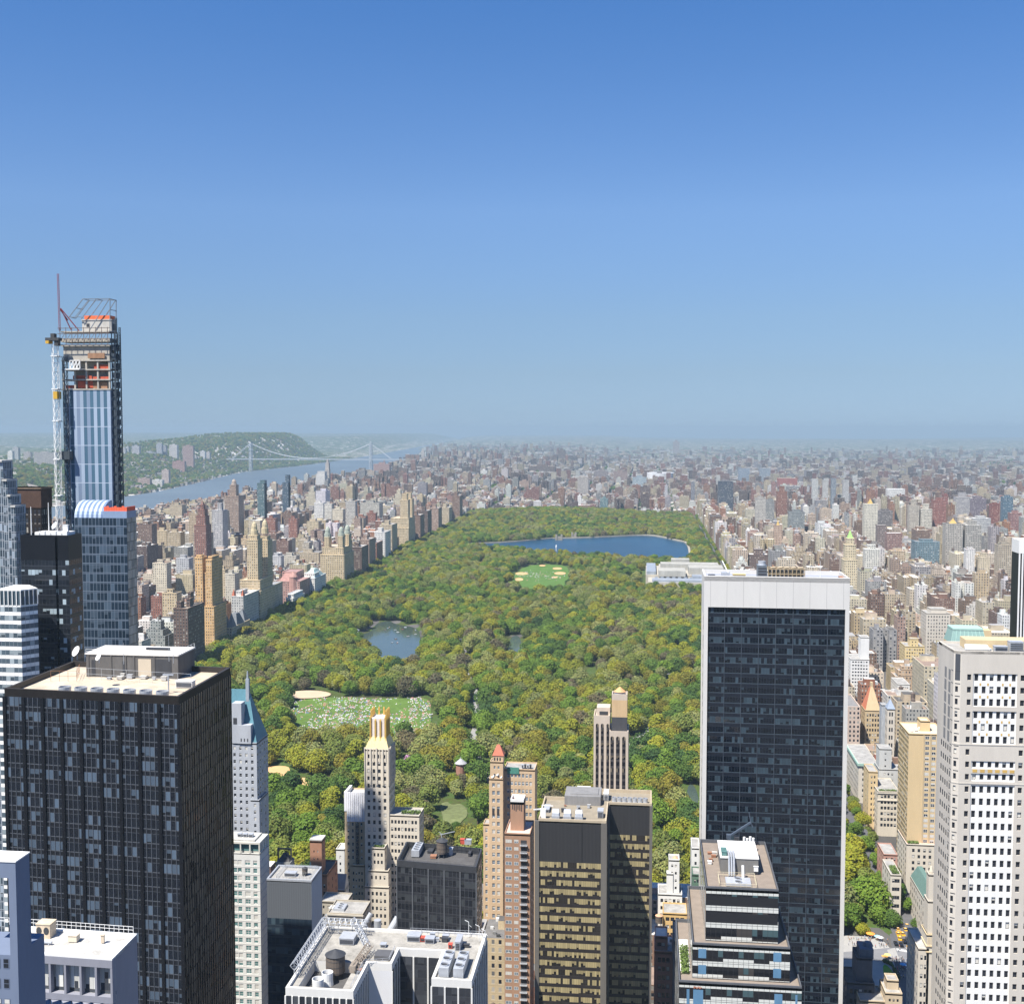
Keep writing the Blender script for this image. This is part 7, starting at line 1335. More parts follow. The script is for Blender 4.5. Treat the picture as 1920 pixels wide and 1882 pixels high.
mb.build('slate_panels', SLG, t)
mb = MB(); 
for (x0, x1) in ((15.1, 17.4), (37.0, 39.3)): [mb.box(x0, x1, 345.97, 345.99, zB-4-k*4.9, zB-1.2-k*4.9) for k in range(2)]
for (x0, x1) in ((13.5, 16.4), (37.0, 39.3), (11.6, 12.4), (43, 43.6)): mb.box(x0, x1, 341.96, 341.985, 60, zC-2.0)
mb.build('blue_panels', plain('blue_glass_panel', (.10, .21, .33), .15, .12, .6), t)
BRNR = plain('brown_gravel', (.23, .19, .155), .95, .15, .4, streak=False); mb = MB(); rf = MB()
for Pq, zz in ((A, zA), (Bp, zB), (Cc, zC)): Q = parapet(mb, Pq, zz-.8, zz+.6, .35); rf.face([(*q_, zz-.5) for q_ in Q])
mb.build('parapet', plain('dark_parapet_cap', (.10, .105, .115), .4, .15, .5), t); rf.build('roof', BRNR, t)
mb = MB(); mb.box(22.5, 34, 364, 379, zA-.5, zA+4.3); mb.build('penthouse', plain('grey_plant_wall', (.17, .165, .155), .7, .12, .4), t); mb = MB(); mb.box(22.3, 34.2, 363.8, 379.2, zA+4.3, zA+4.6); mb.build('penthouse_roof', plain('white_plant_roof', (.62, .61, .58), .85, .1, .4, streak=False), t)
for k in range(3): x = 25+k*.75; tt = thing('exhaust_pipe', (x, 362, zA), 'silver exhaust pipe climbing the grey penthouse, %s of three' % ORD[k], 'pipe', 'exhaust pipes'); mb = MB(); mb.tube((x, 361.5, zA-.4), (x, 363.4, zA+5.2), .3, 8); mb.tube((x, 363.4, zA+5.2), (x, 368, zA+5.3), .3, 8); mb.build('duct', STEEL_L, tt)
tt = thing('vent_stack', (29, 359, zA), 'short silver vent stack in front of the grey penthouse', 'vent'); mb = MB(); mb.tube((29, 359, zA-.4), (29, 360.5, zA+3.6), .42, 8); mb.build('stack', STEEL_W, tt)
fan_box(23.5, 31, 353.2, 358.6, zA-.6, 1.1, 2, 'low twin-fan unit at the front of the banded building roof'); railing([(21.5, 352), (32.5, 352), (32.5, 361), (21.5, 361)], zA-.5, 1.5, 'cream guard rail round the twin-fan unit', plain('cream_rail', (.62, .55, .38), .7, .08, 1), 1.6, True)
for k in range(4): x = 31.2+k*1.0; tt = thing('vent_stack', (x, 384, zA), 'white vent stack at the back of the banded building, %s of four' % ORD[k], 'vent'); mb = MB(); mb.cyl(x, 383+k*.3, zA-.4, zA+4.6-.5*(k % 2), .42, 8); mb.build('stack', STEEL_W, tt)
roof_unit(32.6, 33.9, 363.2, 363.78, zA+.6, 1.6, 'small white air unit on the grey penthouse wall', STEEL_W, False); roof_unit(22.8, 24.4, 365, 369, zA+4.6, 1.2, 'green-topped skylight on the grey penthouse', GLASS_G, False)
tt = thing('roof_crane', (29, 386, zA), 'dark blue slewing window crane behind the grey penthouse', 'crane'); mb = MB(); mb.box(28.2, 29.8, 385, 387, zA-.4, zA+3.6); mb.build('pedestal', DARK, tt); mb = MB(); mb.bar((26.4, 385, zA+3.9), (33.6, 387, zA+8.2), .6); mb.bar((33.6, 387, zA+8.2), (33, 387, zA+11.5), .25); mb.bar((33.6, 387, zA+8.2), (34.3, 387, zA+6.6), .25); mb.box(25.6, 27, 384.2, 385.8, zA+3.2, zA+4.6); mb.build('boom', plain('navy_boom', (.07, .09, .12), .5, .15, 1), tt)
planter(10.2, 12.6, 348, 366, zC-.4, 'narrow green roof terrace at the left of the banded building', 5); roof_unit(10.0, 12.8, 350, 372, zC-.5, .14, 'pale paved strip of the narrow roof terrace', WB_, False)
# red writing-like mark on a white panel of the lowest tier
mb = MB(); [mb.box(13.6+k*.42, 13.9+k*.42, 341.94, 341.96, zC-1.7+.25*(k % 2), zC-1.0-.1*(k % 3)) for k in range(6)]; mb.build('rust_mark', plain('rust_mark', (.45, .16, .09), .8, .2, 2), t)
clutter(5, 19.5, 21.5, 355, 380, zA-.5, 'the left gravel strip of the banded building', 36)
shift_since(n0_, .9, -1.6)
# ------------------------------------------------------------ pale granite tower at the right border
SLOT = plain('slot_grey', (.2, .2, .2), .7, .1, 1); z = 188.9; t = thing('granite_tower', (115, 385, 0), 'pale granite tower with chamfered corner and white marble window panels at right', 'office tower'); KEEP.append((95, 140, 374, 412))
GRN = plain('pale_granite', (.52, .48, .42), .85, .07, .22); MARB = plain('white_marble', (.72, .71, .68), .6, .04, .5); a0, a1, a2, a3 = G(1766, 1206, z), G(1789, 1219.5, z), G(1803, 1221, z), Vector((135, 377, z)); a3 = Vector((135, a2.y+.9, z)); fl = 4.07
wins = []; mb = MB(); z0 = 20; L1 = wvec(P2(a0), P2(a1))[0]; L2 = wvec(P2(a1), P2(a2))[0]; L3 = wvec(P2(a2), P2(a3))[0]
zt1 = CH-377*(1264-806)/F; tops = [zt1-k*fl for k in range(45) if zt1-k*fl > 26]; rows = sorted((zz-1.95, zz) for zz in tops)
lower = [r for r in rows if r[1] < zt1-5.5*fl]; upper = [r for r in rows if r[1] > zt1-5.5*fl]
punched(mb, wins, P2(a0), P2(a1), z0, z, even(L1, 5, 1.25, .8), lower, .1)
punched(mb, wins, P2(a1), P2(a2), z0, z, [(L2*.25, L2*.62)], rows, .4)
px2 = lambda p: max(.1, D(p, 1300, a2.y).x-a2.x); colsA = [(px2(1813), px2(1820.5))]; grp = [(1827, 1834.5), (1841.5, 1849), (1856, 1863.5), (1870, 1877.5), (1884, 1891.5), (1898, 1905.5)]; colsB = [(px2(a), px2(b)) for a, b in grp]; colsC = [(px2(1914), px2(1922)), (px2(1932), px2(1940))]
pw = (px2(1824.5), px2(1908)); k3 = [r for i, r in enumerate(sorted(rows, reverse=True))]
L, d3, n3 = wvec(P2(a2), P2(a3)); q0, q1 = at_(P2(a2), d3, n3, pw[0], 0, 0)[:2], at_(P2(a2), d3, n3, pw[1], 0, 0)[:2]; ur = sorted(upper); lo = sorted(lower, reverse=True)
punched(mb, wins, P2(a2), q0, z0, z, colsA, rows, .45); punched(mb, wins, q1, P2(a3), z0, z, [(c[0]-pw[1], c[1]-pw[1]) for c in colsC], rows, .45)
pans = [(g3[0][0]-.35, g3[-1][1]+.25, [(r[0]-.25, r[1]+.15) for r in g3]) for g3 in (ur[0:3], ur[3:6])]+[(lo[k][0]-.4, lo[k][1]+.2, [lo[k]]) for k in (1, 2)]+[(z0, lo[3][1]+.5, [(r[0]-.25, r[1]+.1) for r in reversed(lo[3:])])]
mb2 = MB(); w2_ = []; punched(mb, [], q0, q1, z0-.5, z, [(.001, pw[1]-pw[0]-.001)], [(p[0], p[1]) for p in pans], .3)
for zlo, zhi, rws in pans: punched(mb2, w2_, q0, q1, zlo, zhi, [(c[0]-pw[0], c[1]-pw[0]) for c in colsB], rws, .4, 0, -.3)
mb2.build('marble_panels', MARB, t)
yk = a2.y+18; mb.wall(P2(a3), (135, yk), z0, z); mb.wall((135, yk), (a0.x, yk), z0, z); mb.wall((a0.x, yk), P2(a0), z0, z); PP = [P2(a0), P2(a1), P2(a2), P2(a3), (135, yk), (a0.x, yk)]
Q = parapet(mb, PP, z-.8, z+.15, .5)
for zz in (lo[0][1]+1.35, lo[2][0]-1.3): [wbox(mb, PP[i], PP[i+1], 0, wvec(PP[i], PP[i+1])[0], .003, .12, zz, zz+.35) for i in (1, 2)]
mb.build('granite_wall', GRN, t); set_windows(t, wins+w2_, GLASS_D, FRM_D, (.72, .08, .04, .16))
mb = MB(); wbox(mb, P2(a1), P2(a2), L2*.2, L2*.88, .003, .05, CH-378*(1275-806)/F, CH-378*(1225-806)/F); mb.build('dark_louvre', plain('charcoal_louvre', (.06, .065, .075), .5, .1, 1), t)
mb = MB()
for r in rows: wbox(mb, P2(a1), P2(a2), L2*.22, L2*.9, .003, .06, r[1]+.75, r[1]+1.0); wbox(mb, P2(a0), P2(a1), L1*.82, L1*.98, .003, .06, r[1]+.75, r[1]+.9)
mb.build('shadow_slots', DARK, t)  # dark steel bars just proud of the wall
for u in (L1*.3, L1*.62):
    mb = MB()
    for r in upper: wbox(mb, P2(a0), P2(a1), u, u+L1*.16, .003, .06, r[0]-.9, r[1]+.6)
    mb.build('blind_slots', SLOT, t)
mb = MB(); tans = [(px2(1837), px2(1840)), (px2(1851.5), px2(1854.5)), (px2(1879.5), px2(1882.5)), (px2(1893.5), px2(1896.5))]
for g3 in (ur[1:3], ur[4:6]):
    for r in g3:
        for c in tans: wbox(mb, P2(a2), P2(a3), c[0], c[1], -.298, -.26, r[0]-1.75, r[0]-.95)
[wbox(mb, P2(a2), P2(a3), c[0], c[1]+.2, .003, .06, lo[2][1]+.6, lo[1][0]-.55) for c in colsB]; mb.build('ochre_tiles', plain('ochre_tile', (.52, .34, .10), .7, .08, 1), t)
mb = MB(); mb.face([(*q_, z-.5) for q_ in Q]); mb.build('roof', GRVG, t)
yg = a2.y; yB = a0.y+3; mb = MB(); mb.box(a2.x+3, 134, yg+7, yg+14, z-.4, z+2.6); mb.build('upper_storey', plain('tan_render', (.56, .44, .26), .85, .1, .3), t)
for k in range(3): tt = thing('duct', (103, yg+2.5+k*1.3, z), 'long pale duct on the granite tower roof, %s from the front' % ORD[k], 'duct'); mb = MB(); mb.tube((a2.x+1.6+k*.3, yg+2.2+k*1.4, z+.5+.3*k), (a2.x+9, yg+2.2+k*1.4, z+.5+.3*k), .4, 8); mb.tube((a2.x+9, yg+2.2+k*1.4, z+.5+.3*k), (a2.x+10, yg+3.4+k*1.4, z+.2), .4, 8); mb.build('pipe', STEEL_W, tt)
roof_unit(a2.x+11, a2.x+15, yg+2.5, yg+5, z-.4, 1.7, 'blue-grey plant box on the granite tower roof', STEEL_L); roof_unit(a2.x+15.8, a2.x+20, yg+3, yg+6, z-.4, 3.2, 'tall pale machine with railing on the granite tower roof', STEEL_L)
# ------------------------------------------------------------ along the avenue
def yl(px, X, v=1500): return X/D(px, v, 1.0).x
def ave(name, label, cat, tiers, y, mat, win, deep, roof=GRVG, glass=GLASS_D, frame=FRM_D, share=(.55, .25, .1, .1)):
    """tiers as in stack()"""
    q = D((tiers[0][0]+tiers[0][1])/2, tiers[0][2], y); t = thing(name, (q.x, y+deep/2, 0), label, cat); x0 = min(D(r[0], r[2], y).x for r in tiers); x1 = max(D(r[1], r[2], y).x for r in tiers); KEEP.append((x0-1, x1+1, y-1, y+deep+1)); LMS.append((tiers[0][0], tiers[0][1], tiers[0][2], y))
    set_windows(t, stack(t, mat, tiers, y, deep, roof, win, glass, frame, share), glass, frame, share); return t
LIME = plain('limestone', (.55, .50, .42), .85, .08, .2); CREAM = plain('cream_brick', (.58, .52, .42), .85, .1, .2); TANP = plain('tan_panel_brick', (.58, .44, .25), .85, .06, .2); TANP2 = plain('tan_side', (.5, .39, .24), .85, .06, .2); GRST = plain('grey_stucco', (.47, .47, .45), .85, .1, .2); WHB = plain('white_brick', (.66, .65, .62), .85, .08, .2); BRB = plain('brick_brown_red', (.33, .17, .12), .85, .14, .2); PKB = plain('pink_brick', (.46, .26, .2), .85, .12, .3)
y = yl(1703, 147); t = ave('slab_tower', 'tan slab tower with a blank corner strip and gridded sides on the avenue', 'tower', [(1704, 1775, 1376, None, 0, 26, 0, (1.6, 1.7), .5, 10), (1726, 1744, 1352, 1376, 8, 16, 0, (1, 1), .5, 0)], y, TANP, (2.95, 1.2), 26, plain('tan_roof', (.60, .50, .36), .9, .1, .3, streak=False))
w = []; a = D(1733, 1376, y); zt_ = a.z
for k in range(28):
    for c in range(4): w.append(((a.x, y), (1, 0), (0, -1), c*3.6+.6, .02, zt_-2.9-k*2.95, 2.2, 1.75))
set_windows(t, w, GLASS_D, FRM_W, (.5, .2, .2, .1)); mb = MB(); [mb.box(a.x+c*3.6-.45, a.x+c*3.6+.35, y-.25, y-.005, 5, zt_-.6) for c in range(5)]; mb.build('pilasters', TANP2, t)
for k, (px_, v) in enumerate(((1710, 1372), (1716, 1368), (1722, 1374), (1728, 1372), (1737, 1375))): q = G(px_, v, zt_); roof_unit(q.x-.6, q.x+.6, y+5+k*1.5, y+6+k*1.5, zt_, 1.3, 'small white roof box on the tan slab tower, %s from the left' % ORD[k], STEEL_W, False)
y = yl(1699, 145); t = ave('hotel_block', 'cream hotel block with a pink roof terrace in front of the tan slab tower', 'building', [(1700, 1757, 1583, None, 0, 24, 4, (1.4, 1.9), 2.2, 5)], y, CREAM, (3.5, 2.2), 24, plain('pink_terrace', (.62, .40, .34), .9, .1, .4, streak=False)); q = D(1700, 1583, y)
planter(q.x+1, q.x+7, y+1, y+4, q.z, 'green shrubs along the pink roof terrace', 7); planter(q.x+9, q.x+13, y+12, y+17, q.z, 'shrub bed in the middle of the pink roof terrace', 8)
y = yl(1730, 160); ave('apartment_house', 'grey-cream house with a pinkish roof right of the tan slab tower', 'building', [(1739, 1775, 1492, None, 0, 18, 4, (1.1, 1.6), .8, 5)], y, LIME, (3.4, 2.2), 18, plain('rosy_roof', (.58, .44, .38), .9, .1, .4, streak=False))
y = yl(1646, 148); t = ave('apartment_house', 'cream corner apartment house with a green roof terrace below a grey stucco tower', 'building', [(1646, 1687, 1484, None, 0, 30, 5, (1.5, 2.0), 1.6, 8)], y, CREAM, (3.7, 2.0), 30); q = D(1646, 1484, y); planter(q.x+1, q.x+12, y+.6, y+2.6, q.z, 'row of roof shrubs on the cream corner house', 9)
a, b = D(1646, 1484, y), D(1687, 1484, y); mb = MB(); [mb.box(a.x-.5, b.x+.3, y-.5, y-.003, zz, zz+.6) for zz in (a.z-.9, a.z-5.6, a.z-34)]; mb.build('cornice', LIME, t)
ave('stucco_tower', 'grey stucco tower of blank walls rising behind the cream corner house', 'building', [(1648, 1684, 1442, None, 0, 16, 3, (1.1, 1.4), 2.5, 3), (1649, 1672, 1404, 1442, 1, 12, 1, (1, 1.2), 2.5, 0)], y+31, GRST, (4.2, 2.4), 18)
y = yl(1610, 148); t = ave('apartment_house', 'long cream house with a green copper cornice on the avenue', 'building', [(1610, 1647, 1432, None, 0, 52, 3, (1.3, 1.9), 1.5, 14)], y, LIME, (3.8, 2.4), 52); a, b = D(1610, 1432, y), D(1647, 1432, y); mb = MB(); mb.box(a.x-.9, b.x+.3, y-.9, y-.01, a.z-1.2, a.z+.55); mb.box(a.x-.9, a.x-.01, y-.009, y+52, a.z-1.2, a.z+.55); mb.build('copper_cornice', plain('pale_verdigris', (.30, .44, .37), .7, .12, .6), t)
y = yl(1626, 146); ave('apartment_house', 'narrow tan house with a little roof garden squeezed before the cream corner house', 'building', [(1629, 1646, 1447, None, 0, 18, 2, (.9, 1.6), 1, 3)], y-14, TANP, (3.6, 2.4), 18)
y = yl(1617, 172); t = ave('pointed_hotel_tower', 'tan hotel tower with a steep red and tan peaked roof', 'tower', [(1615, 1652, 1400, None, 0, 24, 6, (1.1, 1.7), 1, 5), (1622, 1652, 1332, 1400, 2, 20, 5, (1.2, 2.2), 1, 4)], y, TANP2, (4.0, 2.4), 24)
a, b = D(1623, 1332, y+2), D(1651, 1332, y+2); zt_ = D(1635, 1287, y+10).z; mb = MB(); cx, cy = (a.x+b.x)/2, y+11; base = rectp(a.x, b.x, y+2.2, y+20); top = rectp(cx-.9, cx+.9, cy-2, cy+2)
for i in range(4): j = (i+1) % 4; mb.face([(*base[i], a.z+.5), (*base[j], a.z+.5), (*top[j], zt_), (*top[i], zt_)], 1 if i == 3 else 0)
mb.box(cx-.9, cx+.9, cy-2, cy+2, zt_-.02, zt_+3.5); mb.build('peaked_roof', [plain('tan_roof_tile', (.48, .37, .22), .8, .12, .6), plain('red_roof_tile', (.50, .17, .09), .8, .12, .8)], t)
y = yl(1664, 185); t = ave('bell_tower', 'slim cream tower with a blue-grey pyramid roof beside the peaked hotel', 'tower', [(1664, 1678, 1330, None, 0, 8, 2, (1.1, 3.2), 1, 2)], y, LIME, (6, 2), 8); a, b = D(1664, 1330, y), D(1678, 1330, y); mb = MB(); mb.taper((a.x-.3, b.x+.3, y-.3, y+8.3), ((a.x+b.x)/2-.1, (a.x+b.x)/2+.1, y+3.9, y+4.1), a.z+.5, D(1671, 1310, y+4).z); mb.build('pyramid_roof', plain('blue_slate', (.27, .32, .40), .6, .12, 1), t)
ave('scaffolded_tower', 'grey netted narrow tower between the peaked hotel and the slim cream tower', 'building', [(1653, 1664, 1322, None, 0, 8, 0, (1, 1), 1, 0)], yl(1653, 183), plain('grey_netting', (.36, .38, .4), .8, .25, .8), (4, 2), 8)
y = yl(1690, 250); ave('apartment_house', 'white plain apartment slab behind the slim cream tower', 'building', [(1683, 1706, 1283, None, 0, 30, 5, (1.1, 1.4), 1.2, 6)], yl(1683, 235), WHB, (3.3, 2.2), 30); ave('apartment_house', 'warm yellow apartment house with many windows up the avenue side streets', 'building', [(1697, 1734, 1212, None, 0, 26, 7, (1.3, 1.6), 1, 6), (1706, 1722, 1198, 1212, 3, 12, 2, (1, 1.4), 1, 0)], yl(1697, 262), plain('warm_yellow_brick', (.60, .47, .24), .85, .08, .2), (3.3, 2.2), 26)
ave('apartment_house', 'stepped cream apartment house with black window dots near the green copper roof', 'building', [(1737, 1782, 1150, None, 0, 26, 8, (1.2, 1.8), 1, 5), (1745, 1775, 1142, 1150, 3, 20, 0, (1, 1), 1, 0)], yl(1737, 300), LIME, (3.6, 2.4), 26); ave('apartment_house', 'white terrace block with balconies by the white-framed slab edge', 'building', [(1595, 1630, 1236, None, 0, 26, 6, (1.5, 1.4), 1, 4), (1614, 1630, 1195, 1236, 4, 16, 0, (1, 1), 1, 0)], yl(1600, 190), WHB, (3.1, 1.6), 26)
# copper mansard behind the granite tower
y = yl(1790, 235); t = thing('copper_mansard_house', (D(1822, 1195, y).x, y+8, 0), 'broad house with a pale green copper mansard roof behind the granite tower', 'building'); a, b = D(1783, 1206, y), D(1850, 1206, y); KEEP.append((a.x-2, b.x+6, y-2, y+26)); mb = MB(); mb.box(a.x, b.x, y, y+22, 0, a.z); mb.box(b.x-2, b.x+4.2, y+3, y+14, 0, D(1850, 1183, y).z); mb.build('wall', TANP, t)
a2_, b2_ = D(1789, 1182, y), D(1849, 1182, y); mb = MB(); mb.taper((a.x, b.x, y, y+22), (a.x+2.2, b.x-2.2, y+3, y+19), a.z, a2_.z); mb.build('mansard', plain('copper_green_dark', (.22, .34, .31), .6, .12, 1), t); mb = MB(); mb.box(a.x+1.9, b.x-1.9, y+2.6, y+19.4, a2_.z, a2_.z+1.3)
for k in range(9): u = k/8; mb.bar((a.x+(b.x-a.x)*u, y-.02, a.z), (a.x+2.2+(b.x-a.x-4.4)*u, y+2.95, a2_.z), .3)
mb.build('copper_ribs', plain('pale_copper', (.36, .54, .47), .6, .1, 1), t)
# white ribbed tower at the far right edge
y = 640; t = thing('ribbed_tower', (D(1922, 1100, y).x, y+6, 0), 'white and dark striped tower sliced by the right border', 'tower'); a, b = D(1911, 1016, y), D(1960, 1016, y); KEEP.append((a.x-1, b.x+1, y-1, y+14)); mb = MB(); mb.box(a.x, b.x, y, y+12, 0, a.z); mb.build('dark_glazing', BLK, t); mb = MB(); [mb.box(a.x+k*1.6-.02, a.x+k*1.6+.75, y-.3, y-.01, 0, a.z) for k in range(9)]; mb.box(a.x-.1, b.x, y-.35, y+12.1, a.z-6, a.z+1); mb.build('white_ribs', MARB, t)
# the crown-topped pale tower and its low wing
y = 590; t = ave('crowned_pale_tower', 'tall pale ornamented tower with carved shaft left of the granite tower foot', 'tower', [(1738, 1756, 1752, None, 0, 9, 0, (1, 1), .5, 0), (1740, 1755, 1690, 1752, .5, 7.5, 0, (1, 1), .5, 0), (1741.5, 1752, 1640, 1690, 1, 5, 0, (1, 1), .5, 0)], 500, LIME, (4, 2), 12)
a, b = D(1738, 1752, 500), D(1756, 1752, 500); mb = MB(); [mb.box(a.x-.35, b.x+.35, 499.6, 509.3, zz, zz+.5) for zz in (a.z, a.z-5, a.z-7.5)]; [mb.box(a.x+.3+k*.62, a.x+.6+k*.62, 499.9, 499.99, a.z-4.4, a.z-1) for k in range(6)]; mb.build('carved_bands', plain('gilded_stone', (.60, .48, .30), .7, .15, 1), t)
mb = MB(); c = D(1747, 1640, 502); mb.cyl(c.x, 503, D(1747, 1690, 501).z, D(1747, 1640, 501).z+1, 1.15, 10, .95); mb.cyl(c.x, 503, D(1747, 1640, 501).z+1, D(1747, 1632, 501).z+1.2, .9, 10, .4); mb.build('finial', plain('lattice_stone', (.56, .50, .40), .8, .2, 2), t)
ave('stone_block', 'pale stone block with a recessed top gallery below the carved tower', 'building', [(1722, 1742, 1779, None, 0, 21, 2, (1.0, 2.0), .6, 7)], 500, LIME, (4.0, 2.6), 21, CONC)
y = 560; t = ave('mansard_hotel', 'grand cream hotel with a dark green mansard roof beyond the carved tower', 'building', [(1733, 1765, 1688, None, 0, 32, 4, (1.2, 2.2), .8, 8)], 597, LIME, (4.2, 2.2), 32, TARR); a, b = D(1733, 1688, 597), D(1765, 1688, 597); mb = MB(); mb.taper((a.x, b.x, 597, 629), (a.x+3, b.x-3, 600, 626), a.z+.2, a.z+7); mb.build('green_mansard', plain('dark_green_copper', (.12, .2, .17), .6, .15, 1), t)
y = yl(1660, 148); ave('townhouse', 'red brick mansion with a white roof terrace between the tree row and cream houses', 'house', [(1657, 1683, 1602, None, 0, 18, 4, (.9, 1.8), .8, 4)], 650, PKB, (4, 1.5), 18); ave('stone_mansion', 'low cream mansion with a roof garden beside the tree row', 'house', [(1670, 1690, 1640, None, 0, 22, 3, (1.3, 2.0), .8, 4)], 622, LIME, (4.5, 2), 22); q = D(1672, 1640, 622); planter(q.x+.6, q.x+4, 623, 634, q.z, 'dark shrubs on the low cream mansion', 11)
# gap between the bronze slab and the white-framed slab
y = 520; t = ave('apartment_house', 'white stepped house with a copper-capped tank tower in the gap by the park', 'building', [(1234, 1279, 1676, None, 0, 12, 5, (1.3, 1.7), .8, 3), (1254, 1274, 1612, 1676, 3, 10, 2, (.9, 1.3), .8, 1), (1250, 1262, 1638, 1676, 2.5, 6, 0, (1, 1), 1, 0)], 540, WHB, (3.5, 2.0), 14); q = D(1266, 1612, 546); mb = MB(); mb.cyl(q.x, 546.5, q.z+.2, q.z+2.2, 2.1, 12, .05); mb.build('copper_cap', plain('orange_cap', (.58, .33, .2), .6, .1, 1), t)
ave('apartment_house', 'yellow ochre house front right below the white stepped house', 'building', [(1243, 1288, 1712, None, 0, 12, 4, (1.7, 1.8), 1, 2)], 528, plain('ochre_stucco', (.62, .42, .18), .85, .08, .3), (3.6, 1.6), 12); q = D(1236, 1720, 520); water_tank(q.x, 527, D(1236, 1735, 527).z, 1.6, 3.2, 'dark tank with an orange lid beside the ochre house', plain('orange_lid', (.58, .33, .2), .6, .1, 1))
ave('apartment_house', 'pink brick house with a cluttered white roof at the foot of the bronze slab', 'building', [(1227, 1262, 1784, None, 0, 16, 3, (1.3, 1.9), 1.2, 3), (1228, 1252, 1756, 1784, 2, 12, 2, (1.5, 1.6), 1, 1)], 470, PKB, (3.7, 2.2), 16, WB_); 
for k, (px_, v) in enumerate(((1230, 1760), (1240, 1772), (1254, 1776), (1258, 1768))): q = D(px_, v, 474); roof_unit(q.x-.5, q.x+.6, 474+k, 475+k, q.z-1, 1.4, 'small white box among clutter on the pink brick roof, %s of four' % ORD[k], (STEEL_W, STEEL_L)[k % 2], False)
ave('dark_house', 'dark narrow church-like house behind the stepped banded building', 'building', [(1263, 1276, 1765, None, 0, 20, 1, (.8, 3), .5, 4)], 455, plain('sooty_stone', (.10, .11, .13), .85, .2, .4), (6, 2), 20); ave('apartment_house', 'narrow white house with a dark stripe left of the white-framed slab', 'building', [(1297, 1312, 1590, None, 0, 14, 1, (1.0, 1.6), .7, 2)], 560, WHB, (4, 2.5), 14); ave('gable_house', 'green-roofed house with white carved gable left of the white-framed slab', 'building', [(1298, 1314, 1640, None, 0, 10, 2, (.9, 1.6), .6, 2)], 548, plain('deep_green_roofing', (.10, .17, .12), .8, .15, .6), (4, 2), 10)  # the dark house has one dark blue-grey stone colour
# dark hotel and tan roofs at the bottom right
t = ave('hotel_block', 'dark shaded stone hotel corner with a rounded attic behind the white frame edge', 'building', [(1588, 1640, 1842, None, 0, 14, 5, (1.3, 2), .8, 3), (1606, 1636, 1796, 1842, 2, 12, 0, (1, 1), 1, 0)], 478, plain('blackened_stone', (.075, .085, .11), .8, .25, .3), (4, 2.4), 14, TARR); q0, q1 = D(1612, 1770, 482), D(1637, 1796, 482); mb = MB(); mb.box(q0.x, q1.x, 481, 489, q1.z, q0.z-1.5); mb.cyl((q0.x*.3+q1.x*.7), 485, q0.z-1.5, q0.z, 2.2, 12, 1.4); mb.build('attic', plain('navy_slate', (.08, .11, .16), .6, .2, .6), t)  # shadow of the glass slab is put into the dark stone and attic colours
t = ave('low_block', 'tan rooftop block with grey decks at the bottom right street corner', 'building', [(1660, 1692, 1862, None, 0, 12, 3, (.8, 1.2), 1, 2), (1663, 1685, 1838, 1862, 4, 10, 0, (1, 1), 1, 0), (1612, 1660, 1876, None, .5, 14, 4, (1, 1.3), 1, 2)], 470, plain('tan_stucco', (.52, .42, .29), .85, .1, .3), (4, 2), 14)
# ------------------------------------------------------------ plaza, crossing, taxis, people
ASP = plain('asphalt', (.10, .10, .105), .9, .15, .3, streak=False); PAV = plain('pale_paving', (.33, .32, .30), .9, .12, .25, streak=False); MRK = plain('road_paint', (.74, .73, .70), .8, .08, 1, streak=False); mb = MB(); ys = axis([(440, 3540, 25)])
for y0, y1 in zip(ys, ys[1:]): mb.face([(126, y0, H(136, y0)+1.2), (140, y0, H(136, y0)+1.2), (140, y1, H(136, y1)+1.2), (126, y1, H(136, y1)+1.2)])
tag(mb.build('avenue_road', ASP), kind='structure'); GZ = 2.6
sheet('plaza_paving', poly([(1560, 1752), (1650, 1756), (1668, 1776), (1676, 1800), (1690, 1846), (1706, 1930), (1560, 1930)], GZ), GZ, PAV); sheet('cross_street', poly([(1560, 1786), (1668, 1776), (1740, 1779), (1740, 1802), (1676, 1802), (1560, 1797)], GZ+.01), GZ+.01, plain('grey_asphalt', (.19, .19, .195), .9, .12, .3, streak=False))
sheet('avenue_road_end', poly([(1668, 1750), (1726, 1740), (1735, 1930), (1704, 1930), (1676, 1800)], GZ+.005), GZ+.005, ASP)
sheet('worn_paving', poly([(1663, 1780), (1678, 1776), (1686, 1797), (1671, 1797)], GZ+.02), GZ+.02, PAV); sheet('plaza_lawn', smooth_poly(poly([(1655, 1805), (1668, 1812), (1684, 1838), (1672, 1840), (1657, 1830)], GZ+.03), 1), GZ+.03, grass('plaza_grass', (.12, .27, .03)))
mb = MB()
for (xa, ya, xb, yb_, n_) in ((1681, 1777, 1716, 1783, 16), (1688, 1800, 1718, 1803, 14)):
    for k in range(n_):
        u, v_ = xa+(xb-xa)*k/n_, ya+(yb_-ya)*k/n_; q = [G(u, v_, GZ+.03), G(u+1.1, v_, GZ+.03), G(u+2.0, v_+4.2, GZ+.03), G(u+.9, v_+4.2, GZ+.03)]; mb.face([tuple(p) for p in q])
for (u, v_) in ((1697, 1808), (1699, 1814), (1704, 1828)): mb.face([tuple(G(a, b, GZ+.03)) for a, b in ((u, v_), (u+6, v_), (u+7, v_+2.6), (u+1, v_+2.6))])
tag(mb.build('crossing_stripes', MRK), kind='structure')
q = [G(1657, 1803, GZ), G(1671, 1809, GZ), G(1687, 1838, GZ)]; mb = MB(); r = random.Random(4)
